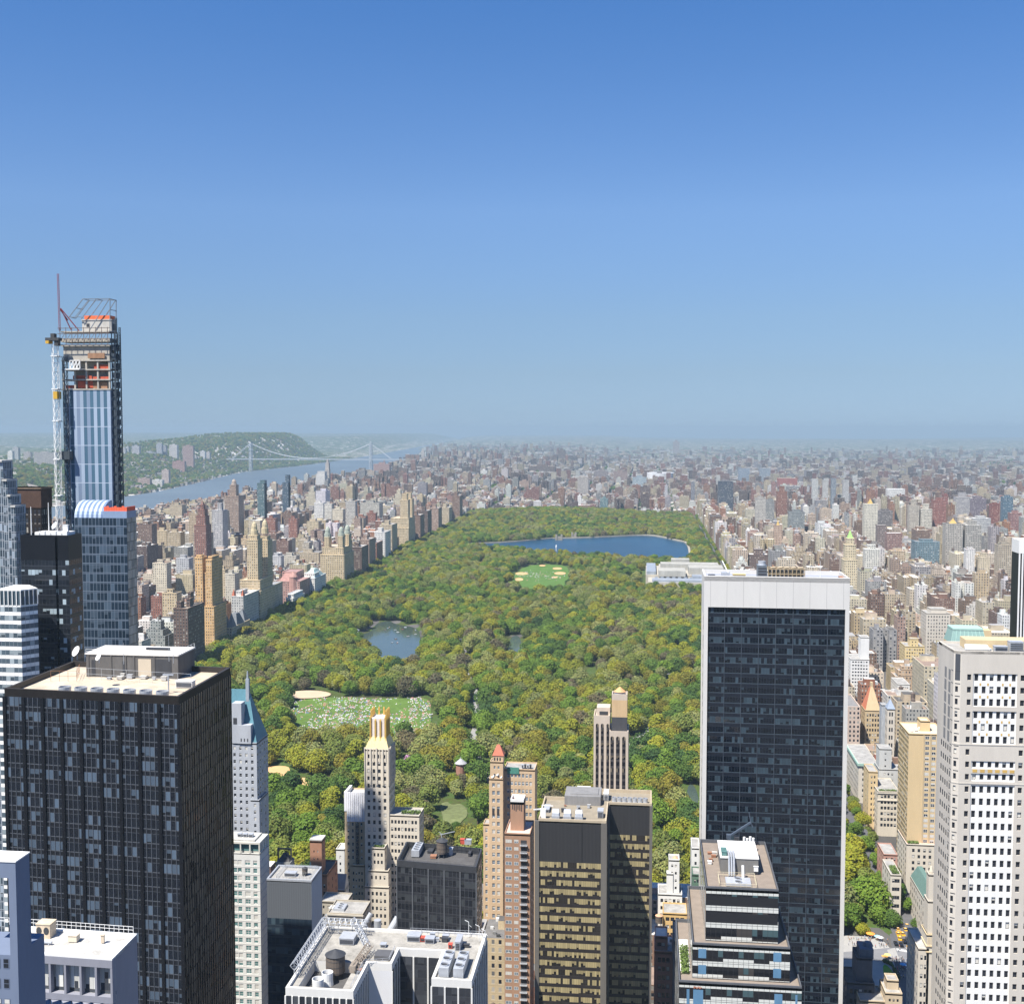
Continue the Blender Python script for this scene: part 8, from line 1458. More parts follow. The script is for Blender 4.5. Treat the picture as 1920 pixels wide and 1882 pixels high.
for a, b in zip(q, q[1:]):
    for i in range(170): p = a.lerp(b, r.random())+Vector((r.uniform(-.6, .6), r.uniform(-.6, .6), r.uniform(.1, 1.5))); s = Vector((r.gauss(0, 1), r.gauss(0, 1), r.gauss(0, 1))).normalized()*.3; e = s.orthogonal().normalized()*.3; mb.face([p-s-e, p+s-e, p+s+e, p-s+e], 0, None, (.07, .10, .025, 1))
tag(mb.build('hedge', ATL, None, q[1]), 'clipped dark hedge edging the little plaza lawn', 'hedge')
def car(name, label, x, y, z, rz, mat, cat, sign=False, van=False):
    t = thing(name, (0, 0, 0), label, cat); mb = MB(); Lc, Wc = (2.3, .92); h = .75
    mb.taper((-Wc, Wc, -Lc, Lc), (-Wc*.96, Wc*.96, -Lc*.97, Lc*.97), .28, .85 if not van else .95); 
    if van: mb.taper((-Wc*.95, Wc*.95, -Lc*.98, Lc*.7), (-Wc*.9, Wc*.9, -Lc*.96, Lc*.45), .95, 2.1)
    mb.build('body', mat, t); mb = MB()
    if not van: mb.taper((-Wc*.9, Wc*.9, -Lc*.62, Lc*.42), (-Wc*.74, Wc*.74, -Lc*.42, Lc*.12), .85, 1.42)
    else: mb.taper((-Wc*.97, Wc*.97, Lc*.1, Lc*.72), (-Wc*.92, Wc*.92, Lc*.1, Lc*.5), 1.15, 1.85)
    mb.build('cabin_glass', GLASS_D, t)
    if not van: mb = MB(); mb.box(-Wc*.72, Wc*.72, -Lc*.42, Lc*.12, 1.42, 1.47); mb.build('roof', mat, t)
    for sx in (-1, 1):
        for sy in (-1.4, 1.4): mb = MB(); mb.tube((sx*.72, sy, .32), (sx*.94, sy, .32), .32, 10); mb.build('wheel', DARK, t)
    if sign: mb = MB(); mb.box(-.3, .3, -.55, -.3, 1.47, 1.68); mb.build('roof_sign', STEEL_W, t)
    t.location = (x, y, z); t.rotation_euler = (0, 0, rz); return t
TX = plain('taxi_yellow', (.80, .42, .02), .4, .04, 1); spots = [(1709, 1777, 'on the zebra crossing'), (1687, 1760, 'behind the trees left'), (1692, 1752, 'in the middle lane'), (1697, 1744, 'by the hotel awning'), (1683, 1743, 'by the park trees'), (1700, 1736, 'near the kerb of the hotel'), (1690, 1735, 'in the second row'), (1694, 1728, 'under the tree row'), (1705, 1722, 'beside the hotel front'), (1688, 1705, 'farther up the avenue'), (1706, 1706, 'far up by the hotel'), (1684, 1752, 'next to the crossing queue')]
proto = None
for k, (u, v_, w) in enumerate(spots):
    p = G(u, v_, GZ+.05); lb = 'yellow taxi %s, %s counted from the crossing' % (w, ORD[k]); rz = rnd.uniform(-.15, .15)
    if proto is None: proto = car('taxi', lb, p.x, p.y, p.z, .7, TX, 'taxi', True); proto['group'] = 'yellow taxis on the avenue'
    else: c = copy_tree(proto, p, lb); c.rotation_euler = (0, 0, rz)
p = G(1713, 1761, GZ+.05); car('van', 'white delivery van waiting at the zebra crossing', p.x, p.y, p.z, .1, STEEL_W, 'van', van=True)
for k, (u, v_) in enumerate(((1702, 1762), (1696, 1766), (1708, 1752), (1690, 1772), (1703, 1744), (1680, 1770))): p = G(u, v_, GZ+.05); car('parked_car', 'dark car queuing before the zebra crossing, %s from the front' % ORD[[1, 2, 3, 0, 4, 5][k]], p.x, p.y, p.z, rnd.uniform(-.1, .1), (DARK, BLK)[k % 2], 'car')
def skinned(joints, edges, rad, root=0):
    me = bpy.data.meshes.new('figure'); me.from_pydata(joints, edges, []); o = bpy.data.objects.new('figure', me); S.collection.objects.link(o); md = o.modifiers.new('s', 'SKIN'); sv = me.skin_vertices[0].data
    for v_, r_ in zip(sv, rad): v_.radius = (r_, r_*.8)
    sv[root].use_root = True; o.modifiers.new('d', 'SUBSURF').levels = 1; dg = bpy.context.evaluated_depsgraph_get(); out = bpy.data.meshes.new_from_object(o.evaluated_get(dg)); bpy.data.objects.remove(o); return out
def person_mesh(pose, top, legs, skin=(.45, .28, .2), hair=(.05, .035, .025)):
    s = {'walk': .22, 'stand': .02, 'stride': .32}[pose]
    J = [(0, 0, .95), (0, 0, 1.2), (0, .02, 1.42), (0, .03, 1.52), (0, .05, 1.66), (-.09, 0, .9), (-.10, s*.5, .5), (-.10, s*.2-.02, .08), (-.1, s*.2+.12, .03), (.09, 0, .9), (.10, -s*.3, .5), (.10, -s, .1), (.1, -s+.1, .03), (-.2, 0, 1.4), (-.24, -s*.4, 1.13), (-.22, -s*.3+.08, .88), (.2, 0, 1.4), (.24, s*.4, 1.13), (.22, s*.5+.08, .9)]
    E_ = [(0, 1), (1, 2), (2, 3), (3, 4), (0, 5), (5, 6), (6, 7), (7, 8), (0, 9), (9, 10), (10, 11), (11, 12), (2, 13), (13, 14), (14, 15), (2, 16), (16, 17), (17, 18)]
    me = skinned(J, E_, [.15, .14, .15, .06, .11, .09, .065, .045, .04, .09, .065, .045, .04, .06, .045, .035, .06, .045, .035])
    cols = {}; ca = me.attributes.new('col', 'FLOAT_COLOR', 'CORNER'); fl_ = []
    for pl in me.polygons:
        c = pl.center; k = hair if (c.z > 1.68 or (c.z > 1.55 and c.y < .02)) else skin if c.z > 1.47 or (abs(c.x) > .17 and c.z < 1.15) else legs if c.z < .95 else top
        if c.z < .07: k = (.04, .04, .04)
        for _ in pl.loop_indices: fl_ += (*k, 1)
    ca.data.foreach_set('color', fl_); me.materials.append(PAINT); return me
TOPS = [((.62, .62, .6), 'white'), ((.5, .07, .06), 'red'), ((.10, .2, .42), 'blue'), ((.05, .05, .055), 'black'), ((.45, .55, .68), 'light blue'), ((.6, .3, .1), 'orange'), ((.3, .28, .25), 'grey')]
PM = []
for k, (c, w) in enumerate(TOPS):
    for pose in ('walk', 'stand', 'stride'): PM.append((person_mesh(pose, c, [(.05, .06, .1), (.04, .04, .04), (.35, .3, .22)][(k+len(pose)) % 3]), w, pose))
AN2 = [((1620, 1772), 'the stalls'), ((1658, 1778), 'the grey street'), ((1700, 1783), 'the upper zebra crossing'), ((1700, 1802), 'the lower zebra crossing'), ((1668, 1815), 'the little lawn'), ((1690, 1835), 'the bottom kerb'), ((1605, 1790), 'the white-framed slab edge')]
ppl = []; r = random.Random(9)
for (u0, u1, v0, v1, n_) in ((1590, 1634, 1758, 1775, 44), (1640, 1668, 1762, 1776, 16), (1684, 1716, 1776, 1784, 22), (1672, 1692, 1796, 1812, 24), (1682, 1698, 1812, 1838, 22), (1690, 1716, 1799, 1806, 10), (1598, 1626, 1784, 1794, 10), (1660, 1672, 1836, 1842, 6)):
    for i in range(n_): ppl.append((r.uniform(u0, u1), r.uniform(v0, v1), r.randrange(len(PM))))
VB = {'walk': 'walking', 'stand': 'standing', 'stride': 'striding'}
lbs = distinct([(u, v_, 'person in %s top %s' % (PM[k][1], VB[PM[k][2]])) for u, v_, k in ppl], AN2, lambda k, n, side, an: '%s, %s such %s %s' % (k, n, side, an))
for (u, v_, k), lb in zip(ppl, lbs):
    p = G(u, v_, GZ+.03); o = bpy.data.objects.new('person', PM[k][0]); S.collection.objects.link(o); o.location = p; o.rotation_euler = (0, 0, r.uniform(0, 6.28)); tag(o, lb, 'person', 'people on the plaza')
def umbrella(u, v_, col, label, zb=GZ, rad=1.6):
    p = G(u, v_, zb); t = thing('parasol', p, label, 'parasol', 'stall parasols'); mb = MB(); mb.tube(p, p+Vector((0, 0, 2.5)), .05, 6); mb.build('pole', STEEL_L, t); mb = MB(); mb.lathe(p.x, p.y, [(rad, p.z+2.15), (rad*.5, p.z+2.5), (.02, p.z+2.75)], 10); mb.build('canopy', plain('canopy_'+label.split()[0], col, .7, .06, 1), t)
umbrella(1632, 1757, (.8, .3, .05), 'orange stall parasol on the plaza', rad=2.2); umbrella(1645, 1762, (.3, .6, .65), 'teal parasol beside the orange one'); umbrella(1650, 1764, (.7, .72, .7), 'white parasol right of the teal one'); umbrella(1659, 1800, (.8, .4, .1), 'amber parasol by the little lawn'); umbrella(1664, 1797, (.75, .55, .2), 'yellow parasol by the little lawn'); umbrella(1693, 1815, (.1, .35, .6), 'blue parasol near the lower crossing')
# ------------------------------------------------------------ park life
cr = random.Random(12); mb = MB()
def sitter(x, y, z):
    c = cr.choice([(.75, .75, .74), (.7, .68, .66), (.75, .72, .7), (.45, .28, .22), (.1, .12, .2), (.55, .35, .3), (.6, .6, .65), (.2, .3, .5), (.7, .3, .3)])+(1,); a = cr.uniform(0, 6.28)
    if cr.random() < .45: k = cr.uniform(.5, .95); q = [(x+k*1.1*math.cos(a+i*1.571), y+k*1.1*math.sin(a+i*1.571), z+.04) for i in range(4)]; mb.face(q, 0, None, cr.choice([(.75, .74, .7, 1), (.6, .6, .66, 1), (.55, .2, .2, 1), (.3, .4, .6, 1)]))
    for i in range(cr.choice((1, 1, 2, 3))):
        px_, py_ = x+cr.gauss(0, .7), y+cr.gauss(0, .7); mb.col = c; mb.taper((px_-.26, px_+.26, py_-.17, py_+.17), (px_-.2, px_+.2, py_-.12, py_+.12), z+.05, z+.72); mb.taper((px_-.24, px_+.24, py_-.75, py_-.1), (px_-.2, px_+.2, py_-.7, py_-.1), z+.05, z+.25); mb.col = (.42, .26, .19, 1); mb.taper((px_-.1, px_+.1, py_-.1, py_+.1), (px_-.06, px_+.06, py_-.06, py_+.06), z+.74, z+.98)
n_ = 0
while n_ < 1150:
    x, y = cr.uniform(min(p[0] for p in MEADOW), max(p[0] for p in MEADOW)), cr.uniform(min(p[1] for p in MEADOW), max(p[1] for p in MEADOW))
    if inpoly(x, y, MEADOW) and noise.noise((x*.028, y*.028, 3))+.6*noise.noise((x*.09, y*.09, 5)) > cr.uniform(-.5, .35): sitter(x, y, 5.25); n_ += 1
tag(mb.build('crowd_on_meadow', PAINT), 'crowd of people sitting and lying all over the big meadow', 'crowd', None, 'stuff')
mb = MB()
for i in range(120): p = G(cr.gauss(1010, 22), cr.gauss(1080, 4), 14.3); sitter(p.x, p.y, 14.3) if inpoly(p.x, p.y, LAWN) else None
tag(mb.build('crowd_on_lawn', PAINT), 'scattered people on the far lawn with clay infields', 'crowd', None, 'stuff')
for k, (u, v_) in enumerate([(741, 1181), (727, 1178), (722, 1181), (746, 1185), (765, 1193), (742, 1198), (735, 1205), (745, 1205), (755, 1180), (779, 1181), (779, 1189), (730, 1176), (760, 1176)]):
    p = G(u, v_, 2.25); t = thing('rowing_boat', (p.x, p.y, 2.2), 'small rowing boat on the lake, %s' % ['near its centre', 'second from the far shore', 'left by the far shore', 'right of the centre boats', 'alone toward the right bank', 'front left of a close pair', 'lower left near the trees', 'front right of a close pair', 'middle of the upper water', 'tucked at the right bank, upper', 'tucked at the right bank, lower', 'farthest up the water', 'upper right by the rocks'][k], 'boat', 'rowing boats on the lake'); mb = MB(); a = cr.uniform(0, 3); c, s = math.cos(a), math.sin(a)
    rim = [(2.3, 0), (1.2, .62), (-1.2, .62), (-2.0, .35), (-2.0, -.35), (-1.2, -.62), (1.2, -.62)]; R = lambda q, k_, zz: (p.x+(q[0]*c-q[1]*s)*k_, p.y+(q[0]*s+q[1]*c)*k_, zz)
    for i in range(7): j = (i+1) % 7; mb.face([R(rim[i], .75, 2.15), R(rim[j], .75, 2.15), R(rim[j], 1, 2.75), R(rim[i], 1, 2.75)]); mb.face([R(rim[j], .95, 2.75), R(rim[i], .95, 2.75), R(rim[i], .7, 2.3), R(rim[j], .7, 2.3)])
    mb.face([R(q, .7, 2.3) for q in rim]); mb.build('hull', (STEEL_W, RUST)[k % 3 == 2], t); mb = MB(); mb.col = cr.choice([(.5, .1, .1, 1), (.6, .6, .6, 1), (.1, .2, .4, 1)]); q = R((-.2, 0), 1, 2.3); mb.taper((q[0]-.22, q[0]+.22, q[1]-.2, q[1]+.2), (q[0]-.2, q[0]+.2, q[1]-.15, q[1]+.15), 2.35, 3.15); mb.col = (.42, .26, .2, 1); mb.lathe(q[0], q[1], [(.02, 3.14), (.13, 3.24), (.13, 3.36), (.02, 3.46)], 8); mb.build('rower', PAINT, t)
ST = plain('dark_fieldstone', (.26, .24, .2), .9, .2, .3)
for (u, v_, w_, lb) in ((1048, 1011, 14, 'stone gatehouse with three towers on the reservoir bank, left one'), (1076, 1007, 9, 'small stone gatehouse on the reservoir bank, right one')):
    p = G(u, v_, 18); t = thing('gatehouse', (p.x, p.y+4, 16), lb, 'gatehouse'); mb = MB(); mb.box(p.x-w_/2, p.x+w_/2, p.y, p.y+9, 14, 24); mb.build('wall', ST, t)
    for k in (-1, 1): mb = MB(); mb.box(p.x+k*w_*.42-2, p.x+k*w_*.42+2, p.y-1.5, p.y+2.5, 14, 29); mb.build('turret', ST, t)
p = G(1043, 1033, 16); t = thing('fountain', (p.x, p.y, 16), 'white water jet rising from the reservoir', 'fountain'); mb = MB(); mb.lathe(p.x, p.y, [(.7, 16), (.9, 20), (1.6, 24), (1.2, 27), (.1, 29)], 10); mb.build('water_jet', STEEL_W, t)
p = G(864, 1463, 4); t = thing('pavilion', (p.x, p.y, 4), 'round brick pavilion with a grey conical roof among the park trees', 'pavilion'); mb = MB(); mb.cyl(p.x, p.y, 4, 17, 3.6, 12); mb.build('wall', BRB, t); mb = MB(); mb.cyl(p.x, p.y, 17, 20.5, 4.5, 12, .3); mb.cyl(p.x, p.y, 20.5, 22, .3, 6, .1); mb.build('conical_roof', plain('grey_shingle', (.36, .36, .36), .8, .12, 1), t)
p = G(672, 1187, 3); t = thing('boathouse', (p.x-6, p.y, 3), 'low white lakeside boathouse landing at the left end of the lake', 'boathouse'); mb = MB(); mb.box(p.x-12, p.x-1, p.y+2, p.y+8, 1, 6); mb.build('wall', WB_, t); mb = MB(); mb.taper((p.x-12.6, p.x-.4, p.y+1.4, p.y+8.6), (p.x-10, p.x-3, p.y+4.8, p.y+5.2), 6, 8); mb.build('roof', STEEL_L, t)
for k, (u, v_) in enumerate(((765, 1440), (752, 1450))):
    p = G(u, v_, 6); t = thing('blossom_tree', (p.x, p.y, 4), ['pink blossoming tree right of the gold-crowned tower, upper one', 'pink blossoming tree right of the gold-crowned tower, lower one'][k], 'tree'); r2 = random.Random(k); mb = MB(); mb.tube((p.x, p.y, 4), (p.x, p.y, 9), .25, 6, .15); [mb.tube((p.x, p.y, 7), (p.x+2*math.cos(a), p.y+2*math.sin(a), 12), .12, 5, .04) for a in (0, 2, 4)]; mb.build('trunk', BARK, t); mb = MB()
    for i in range(420): d = Vector((r2.gauss(0, 1), r2.gauss(0, 1), r2.gauss(0, 1))).normalized(); c = Vector((p.x, p.y, 12.5))+Vector((d.x*3.6, d.y*3.6, d.z*4.4))*(r2.random()**.4); s = d.orthogonal().normalized()*.3; e = d.cross(s); kk = r2.uniform(.7, 1.3); mb.face([c-s-e, c+s-e, c+s+e, c-s+e], 0, None, (.42*kk, .22*kk, .36*kk, 1))
    mb.build('crown', ATL, t)
# ---- river bridge
by = 7750; tl, trr = D(470, 831, by), D(695, 831, by); zt = tl.z; zd = 63.0
STEEL = plain('painted_steel', (.36, .39, .42), .6, .08, .02)
bridge = thing('suspension_bridge', (tl.x, by, -20), 'grey steel suspension bridge with two lattice towers across the wide river', 'bridge')
KEEP.append((tl.x-60, trr.x+160, by-40, by+40))
for tx in (tl.x, trr.x):
    mb = MB()
    for dy in (-16, 16):
        for dx in (-7, 7):
            mb.bar((tx+dx, by+dy, -22), (tx+dx*.8, by+dy*.9, zt), 4)
        for k in range(7):
            z0, z1 = -20+(zt+20)*k/7, -20+(zt+20)*(k+1)/7; mb.bar((tx-7, by+dy, z0), (tx+7, by+dy, z1), 2); mb.bar((tx+7, by+dy, z0), (tx-7, by+dy, z1), 2)
    for k in range(8):
        z0 = -16+(zt+16)*k/8; z1 = -16+(zt+16)*(k+1)/8; mb.bar((tx, by-16, z0), (tx, by+16, z1), 2.4); mb.bar((tx, by+16, z0), (tx, by-16, z1), 2.4)
    mb.box(tx-8, tx+8, by-17, by+17, zt-4, zt+3); mb.box(tx-8, tx+8, by-16, by+16, zd-14, zd-8)
    mb.build('bridge_tower', STEEL, bridge)
mb = MB(); mb.box(tl.x-170, trr.x+420, by-15, by+15, zd-5, zd); mb.box(tl.x-170, trr.x+420, by-15, by-13.5, zd, zd+2.5)
mb.build('deck', plain('deck_steel', (.34, .37, .40), .7, .05, .02), bridge)
for dy in (-15, 15):
    mb = MB(); P = []
    for k in range(41):
        u = k/40; x = tl.x+(trr.x-tl.x)*u; P.append((x, by+dy, zd+6+(zt-zd-6)*(2*u-1)**2))
    P = [(tl.x-130, by+dy, zd+3)]+P+[(trr.x+140, by+dy, zd+3)]
    for a, b in zip(P, P[1:]): mb.tube(a, b, 1.5, 5, cap=False)
    mb.build('main_cable', plain('cable_wire', (.46, .48, .5), .6, .05, .02), bridge)
# ---- towers across the river
for (l, r_, tp, y, c, w) in [(14, 23, 846, 6600, WHT, 'white high-rise on the far left shore'), (23, 34, 839, 6700, (.42, .42, .42), 'grey high-rise beside the white one on the far left shore'), (44, 57, 848, 6700, (.4, .36, .34), 'brownish block left of the wide grey slab over the river'), (63, 103, 848, 5900, (.36, .34, .33), 'wide ribbed grey slab on the far shore, left of the unfinished tower'),
                             (226, 235, 841, 7000, (.5, .5, .5), 'pale high-rise touching the unfinished tower across the river'), (235, 241, 838, 7150, (.45, .45, .45), 'thin grey high-rise across the river'), (247, 261, 836, 7050, (.4, .4, .42), 'grey slab with stepped foot across the river'), (268, 292, 848, 7100, (.3, .32, .34), 'low wide dark slab across the river'), (293, 303, 832, 7100, (.36, .37, .4), 'taller half of a joined pair of slabs across the river'), (303, 311, 836, 7150, (.3, .31, .35), 'lower half of a joined pair of slabs across the river'), (317, 332, 834, 7150, (.55, .52, .5), 'pale ribbed tower with a flat cap across the river'), (342, 362, 836, 7000, (.34, .22, .19), 'brown brick slab across the river'), (323, 346, 865, 6700, (.36, .2, .17), 'low brick block on the river slope'),
                             (258, 281, 897, 5420, (.42, .3, .25), 'brick twin block by the far waterline'), (283, 304, 900, 5480, WHT, 'white low block by the far waterline'), (303, 316, 881, 5650, (.5, .4, .35), 'pale brick tower by the far waterline'), (375, 384, 846, 7600, (.6, .58, .56), 'small white block on the wooded far slope'), (386, 393, 848, 7650, (.5, .46, .44), 'small tan block on the wooded far slope')]:
    LMK('apartment_tower', w, 'building', l, r_, tp, y, [(0, 1, 0, 1, tp), (.3, .65, .3, .7, tp-1.6, tp)], (c, .26, (.6, .6, .6), 5, 4.5), 24)
# ---- the art museum at the park's east edge
mt = thing('museum', (60, 1810, 14), 'sprawling white stone museum with glass-roofed wings among the park trees', 'museum'); KEEP.append((-15, 130, 1790, 2045))
WST = plain('museum_stone', (.40, .37, .31), .85, .2, .1); GRF = plain('zinc_roof', (.27, .3, .34), .5, .2, .1); WRF = plain('white_roof', (.36, .35, .31), .85, .25, .1)
def mus(nm, mat, boxes):
    mb = MB()
    for b in boxes: mb.box(*b)
    mb.build(nm, mat, mt)
mus('wing', WST, [(2, 124, 1800, 1862, 8, 27), (-2, 124, 1862, 1990, 8, 31), (20, 122, 1990, 2035, 8, 29)])
mus('glass_roof', GRF, [(8, 122, 1804, 1832, 27, 30), (-1, 14, 1866, 1985, 31, 36)]); mus('upper_gallery', WRF, [(18, 60, 1842, 1885, 31, 40), (66, 120, 1870, 1915, 31, 42), (22, 116, 1930, 1960, 31, 41), (40, 70, 1965, 1985, 31, 45)])
mus('roof_lantern', GRF, [(24, 56, 1896, 1920, 31, 36), (70, 116, 1836, 1860, 27, 33)]+[(12+i*9, 17+i*9, 1833, 1838, 27, 31) for i in range(12)])
# ---- block by block: lots along the streets
gr = random.Random(21)
def lot(x0, x1, y0, y1, h, cs, form='block', al=None):
    if x1-x0 < 4 or clash(x0, x1, y0, y1): return
    z = H((x0+x1)/2, (y0+y1)/2); p = proj(((x0+x1)/2, y0, z+h))
    if not -60 < p[0] < 1980: return
    pl, pr, vt, vb = proj((x0, y0, z+h))[0], proj((x1, y0, z+h))[0], p[1], proj(((x0+x1)/2, y0, z))[1]
    for (l, r_, tp, ly) in LMS:                      # the random blocks leave the known towers in sight
        if ly > y0+5 and pl < r_-1 and pr > l+1:
            base = HZ+F*(CH-8)/ly; lim = tp+.55*(base-tp)
            if vt < lim: vt = lim; h = max(8, min(h, CH-(lim-HZ)*y0/F-z))
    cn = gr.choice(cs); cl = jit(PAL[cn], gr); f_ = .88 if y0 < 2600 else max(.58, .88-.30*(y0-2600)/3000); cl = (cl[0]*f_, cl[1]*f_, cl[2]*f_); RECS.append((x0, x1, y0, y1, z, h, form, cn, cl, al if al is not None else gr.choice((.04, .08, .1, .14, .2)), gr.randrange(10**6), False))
def zone(aves, Y0, Y1, pitch, fn, gap=13):
    y = Y0
    while y < Y1:
        for i, (a, b) in enumerate(aves): fn(i, a, b, y+gap*.5, y+pitch-gap*.5)
        y += pitch
def rowlots(x0, x1, y0, y1, hmin, hmax, cs, wmin=8, wmax=20, tall=.05, th=(45, 70)):
    ym = (y0+y1)/2
    for (a, b) in ((y0, ym-2), (ym+2, y1)):
        x = x0
        while x < x1-4:
            w = min(gr.uniform(wmin, wmax), x1-x)
            if x1-x-w < 5: w = x1-x
            h = gr.uniform(hmin, hmax) if gr.random() > tall else gr.uniform(*th)
            lot(x+.15, x+w-.15, a+gr.uniform(0, 1.5), b-gr.uniform(0, 4), h, cs); x += w
EC = ['tan', 'cream', 'tan', 'buff', 'white', 'brown brick', 'grey', 'sand', 'pinkish brick', 'sand', 'buff', 'brown brick']; MC = ['brown brick', 'red brick', 'white', 'tan', 'dark brown', 'pinkish brick', 'cream', 'grey', 'rust', 'brown brick']; TC = ['tan', 'brown brick', 'grey', 'white', 'pinkish brick', 'dark brown', 'cream', 'dark glass', 'rust']
FM = ['block', 'block', 'stepped', 'notched', 'tower']
def east(i, a, b, y0, y1):
    if i == 0: a = 142
    if y0 > 2150 and i > 5: return
    north = y0 > 2750; w = min(26, (b-a)*.3)
    for (p, q) in ((a, a+w), (b-w, b)):
        h = gr.uniform(36, 58) if not north else gr.uniform(14, 26)
        if i >= 3 and not north: h = gr.choice((18, 22, 26, 45, 60, 75))*gr.uniform(.9, 1.1)
        if north and gr.random() < .22: h = gr.uniform(38, 55)
        if i == 0 and p == a: h = gr.uniform(42, 56)
        m = (y0+y1)/2
        if gr.random() < .6: lot(p, q, y0, m-.3, h, EC, gr.choice(FM)); lot(p, q, m+.3, y1, h*gr.uniform(.6, 1.1), EC, gr.choice(FM[:4]))
        else: lot(p, q, y0, y1, h, EC, gr.choice(FM))
    rowlots(a+w+.6, b-w-.6, y0, y1, 13, 20 if not north else 17, MC, 7, 17, .16 if i < 3 else .22, (28, 60) if i < 4 else (40, 95))
def west(i, a, b, y0, y1):
    w = 26
    for (p, q) in ((a, a+w), (b-w, b)):
        h = gr.uniform(38, 56)
        if i == 0 and q == b: h = gr.uniform(44, 58)
        elif i in (0, 1) and gr.random() < .6: h = gr.uniform(15, 26)
        if i in (1, 2) and gr.random() < .15: h = gr.uniform(70, 95)
        m = (y0+y1)/2
        if gr.random() < .5: lot(p, q, y0, m-.3, h, EC+['brown brick', 'red brick'], gr.choice(FM)); lot(p, q, m+.3, y1, h*gr.uniform(.7, 1.1), EC+['brown brick', 'rust'], gr.choice(FM[:4]))
        else: lot(p, q, y0, y1, h, EC+['brown brick', 'rust', 'dark brown'], gr.choice(FM))
    rowlots(a+w+.6, b-w-.6, y0, y1, 12, 18, MC, 8, 20, .12 if i < 3 else .5, (30, 50))
zone([(142, 222), (240, 322), (345, 420), (434, 540), (556, 700), (716, 820), (832, 925)], 690, 3500, 58, east)
zone([(-690, -509), (-862, -706), (-1040, -878), (-1196, -1056), (-1330, -1210)], 600, 3500, 58, west)
KEEP.append((58, 170, 440, 640))
def midtown(i, a, b, y0, y1): rowlots(a, b, y0, y1, 12, 24, MC, 9, 22, .12, (26, 38))
zone([(-330, -255), (-235, -140), (-125, -32), (-20, 60), (70, 128)], 205, 560, 58, midtown)
def harlem(i, a, b, y0, y1):
    if a < lerp_tab(EB, y0)+60 or not -30 < proj(((a+b)/2, y0, 15))[0] < 1950: return
    q = gr.random()
    if q < .10:                                      # a housing estate: a few tall slabs on green
        c = gr.choice(['dark brown', 'brown brick', 'red brick', 'rust', 'tan'])
        for k in range(gr.randint(2, 4)):
            x = gr.uniform(a, b-22); y = gr.uniform(y0, y1-14); lot(x, x+gr.uniform(14, 34), y, y+12, gr.uniform(34, 58), [c], 'notched' if gr.random() < .5 else 'block', .18)
    else:
        hi = 19 if q < .8 else 30
        rowlots(a, b, y0, y1, 10, hi, MC+['tan', 'grey'], 12, 30, .05, (30, 60))
zone([(x, x+gr.choice((84, 100, 92))) for x in range(-1700, 1500, 112)], 3560, 6000, 66, harlem)
zone([(x, x+gr.choice((150, 130, 140))) for x in range(-1900, 2200, 165)], 6000, 9000, 110, harlem)
for i in range(3600):                                # the far boroughs
    y = gr.uniform(8200, 15000); x = gr.uniform(-.4*y, .335*y)
    if x < lerp_tab(EB, y)+120: continue
    g = noise.noise((x*.0012, y*.0012, 9))
    if g > .3 and gr.random() < .8: continue
    w = gr.uniform(20, 70); h = gr.uniform(10, 20) if gr.random() < .9 else gr.uniform(35, 70)
    lot(x, x+(w if h < 30 else w*.5), y, y+30, h, MC+['tan', 'grey', 'white'], 'block', .15)
for i in range(900):                                 # houses on the far shore
    y = gr.uniform(4900, 7600); x = lerp_tab(WB, y)-20-abs(gr.gauss(0, 420)); lot(x, x+gr.uniform(12, 30), y, y+14, gr.uniform(7, 13), ['white', 'white', 'grey', 'pinkish brick', 'tan'], 'block', .1)
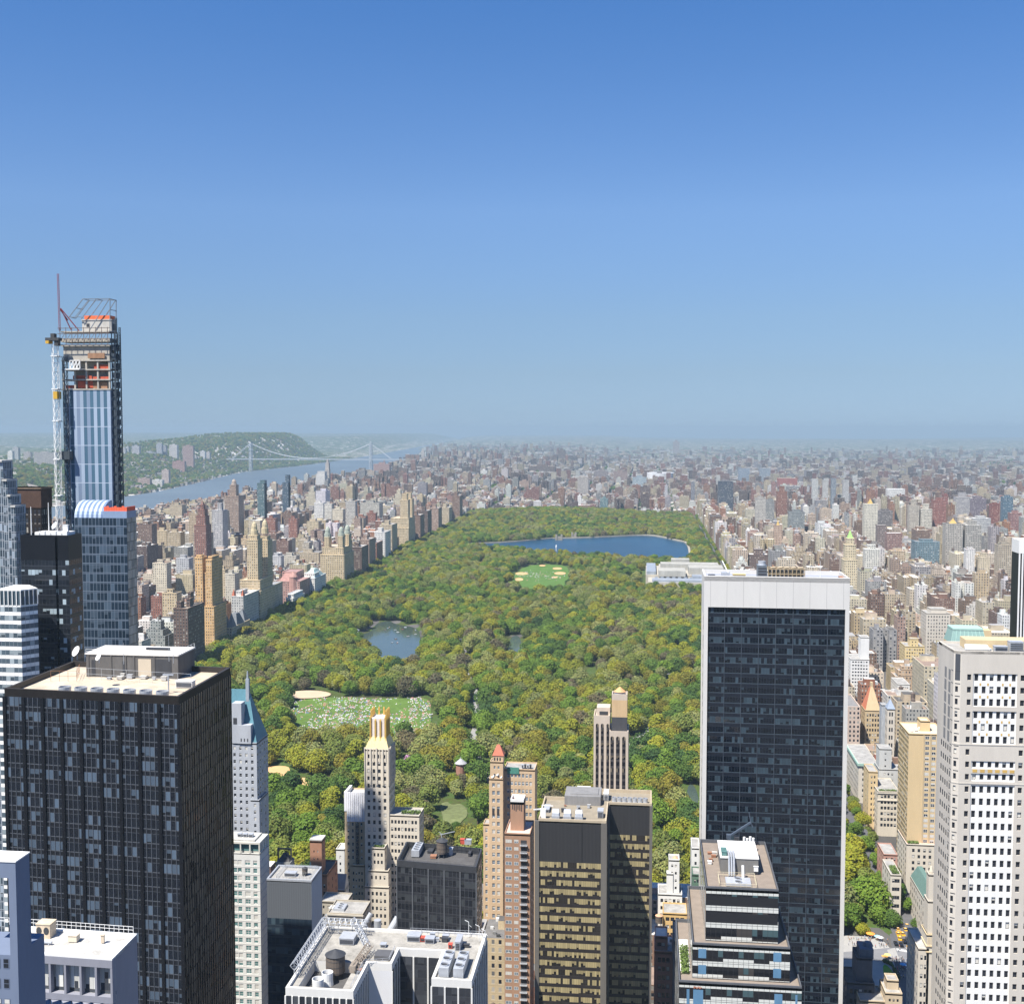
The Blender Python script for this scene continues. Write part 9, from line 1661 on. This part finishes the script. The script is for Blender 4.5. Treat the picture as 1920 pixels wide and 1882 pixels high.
# ---- which of them show largest: those become buildings of their own
pf = Profile()
for hx0, hx1, hv, hd in HEROES:
    for i in range(hx0//4, min(NC-1, hx1//4)+1): pf.top[i] = min(pf.top[i], hv) if hd < 600 else pf.top[i]
lmy = sorted([(ly, l, r_, tp) for (l, r_, tp, ly) in LMS]); li = 0; sc_ = []
for rec in sorted(RECS, key=lambda q: q[2]):
    while li < len(lmy) and lmy[li][0] <= rec[2]:
        for i in range(int(max(0, lmy[li][1]/4)), int(min(NC-1, lmy[li][2]/4))+1): pf.top[i] = min(pf.top[i], lmy[li][3])
        li += 1
    v0 = pf.see(rec[0], rec[1], rec[2], rec[4]+rec[5]); sc_.append((v0, rec))
sc_.sort(key=lambda q: -q[0]); NB = 285
CA = [((x, v), 'the '+w) for x, v, w in [(385, 1060, 'orange twin-topped tower'), (470, 1020, 'twin-crowned house'), (625, 1030, 'three-turreted castle block'), (765, 935, 'finned-pinnacle house'), (375, 950, 'slim stepped brick tower'), (434, 915, 'lantern tower'), (488, 910, 'green glass tower'), (534, 900, 'dark blue glass tower'), (605, 945, 'ribbed slab pair'), (693, 945, 'broad gridded slab'), (340, 1145, 'brown park-corner house'), (545, 1090, 'pink museum'), (290, 950, 'curved-roof glass tower'),
      (1360, 910, 'dark north-east slab'), (1466, 930, 'brown tall tower'), (1493, 965, 'grey-green hospital slab'), (1595, 1010, 'green-tipped tower'), (1633, 950, 'cream ribbed tower'), (1635, 1035, 'white banded block'), (1737, 950, 'black and cream striped tower'), (1795, 985, 'round-tank grey tower'), (1890, 940, 'blue glass tower'), (1740, 1020, 'teal hospital block'), (1885, 1025, 'tan balcony tower'), (1640, 1300, 'red-roofed hotel tower'), (1720, 1370, 'tan slab on the avenue'), (1820, 1190, 'green copper roof'), (1093, 900, 'tan office tower north'), (1015, 880, 'brown housing row'), (1240, 890, 'oval stadium'), (613, 875, 'gothic church tower'), (1053, 850, 'lone dark north block')]]
big = [r for v, r in sc_[:NB] if v > 0]; small = [r for v, r in sc_[NB:]]+[r for v, r in sc_[:NB] if v <= 0]
FW = {'block': 'flat-roofed block', 'stepped': 'stepped building', 'notched': 'notched building', 'tower': 'set-back building'}
labs = distinct([proj(((q[0]+q[1])/2, q[2], q[4]+q[5]))+('%s %s' % (q[7], FW[q[6]]),) for q in big], CA, lambda k, n, side, an: '%s, %s such %s %s' % (k, n, side, an))
for q, lb in zip(big, labs):
    q = q[:11]+(True,); t = thing('apartment_building', ((q[0]+q[1])/2, (q[2]+q[3])/2, q[4]-3), lb, 'building', 'apartment buildings around the park')
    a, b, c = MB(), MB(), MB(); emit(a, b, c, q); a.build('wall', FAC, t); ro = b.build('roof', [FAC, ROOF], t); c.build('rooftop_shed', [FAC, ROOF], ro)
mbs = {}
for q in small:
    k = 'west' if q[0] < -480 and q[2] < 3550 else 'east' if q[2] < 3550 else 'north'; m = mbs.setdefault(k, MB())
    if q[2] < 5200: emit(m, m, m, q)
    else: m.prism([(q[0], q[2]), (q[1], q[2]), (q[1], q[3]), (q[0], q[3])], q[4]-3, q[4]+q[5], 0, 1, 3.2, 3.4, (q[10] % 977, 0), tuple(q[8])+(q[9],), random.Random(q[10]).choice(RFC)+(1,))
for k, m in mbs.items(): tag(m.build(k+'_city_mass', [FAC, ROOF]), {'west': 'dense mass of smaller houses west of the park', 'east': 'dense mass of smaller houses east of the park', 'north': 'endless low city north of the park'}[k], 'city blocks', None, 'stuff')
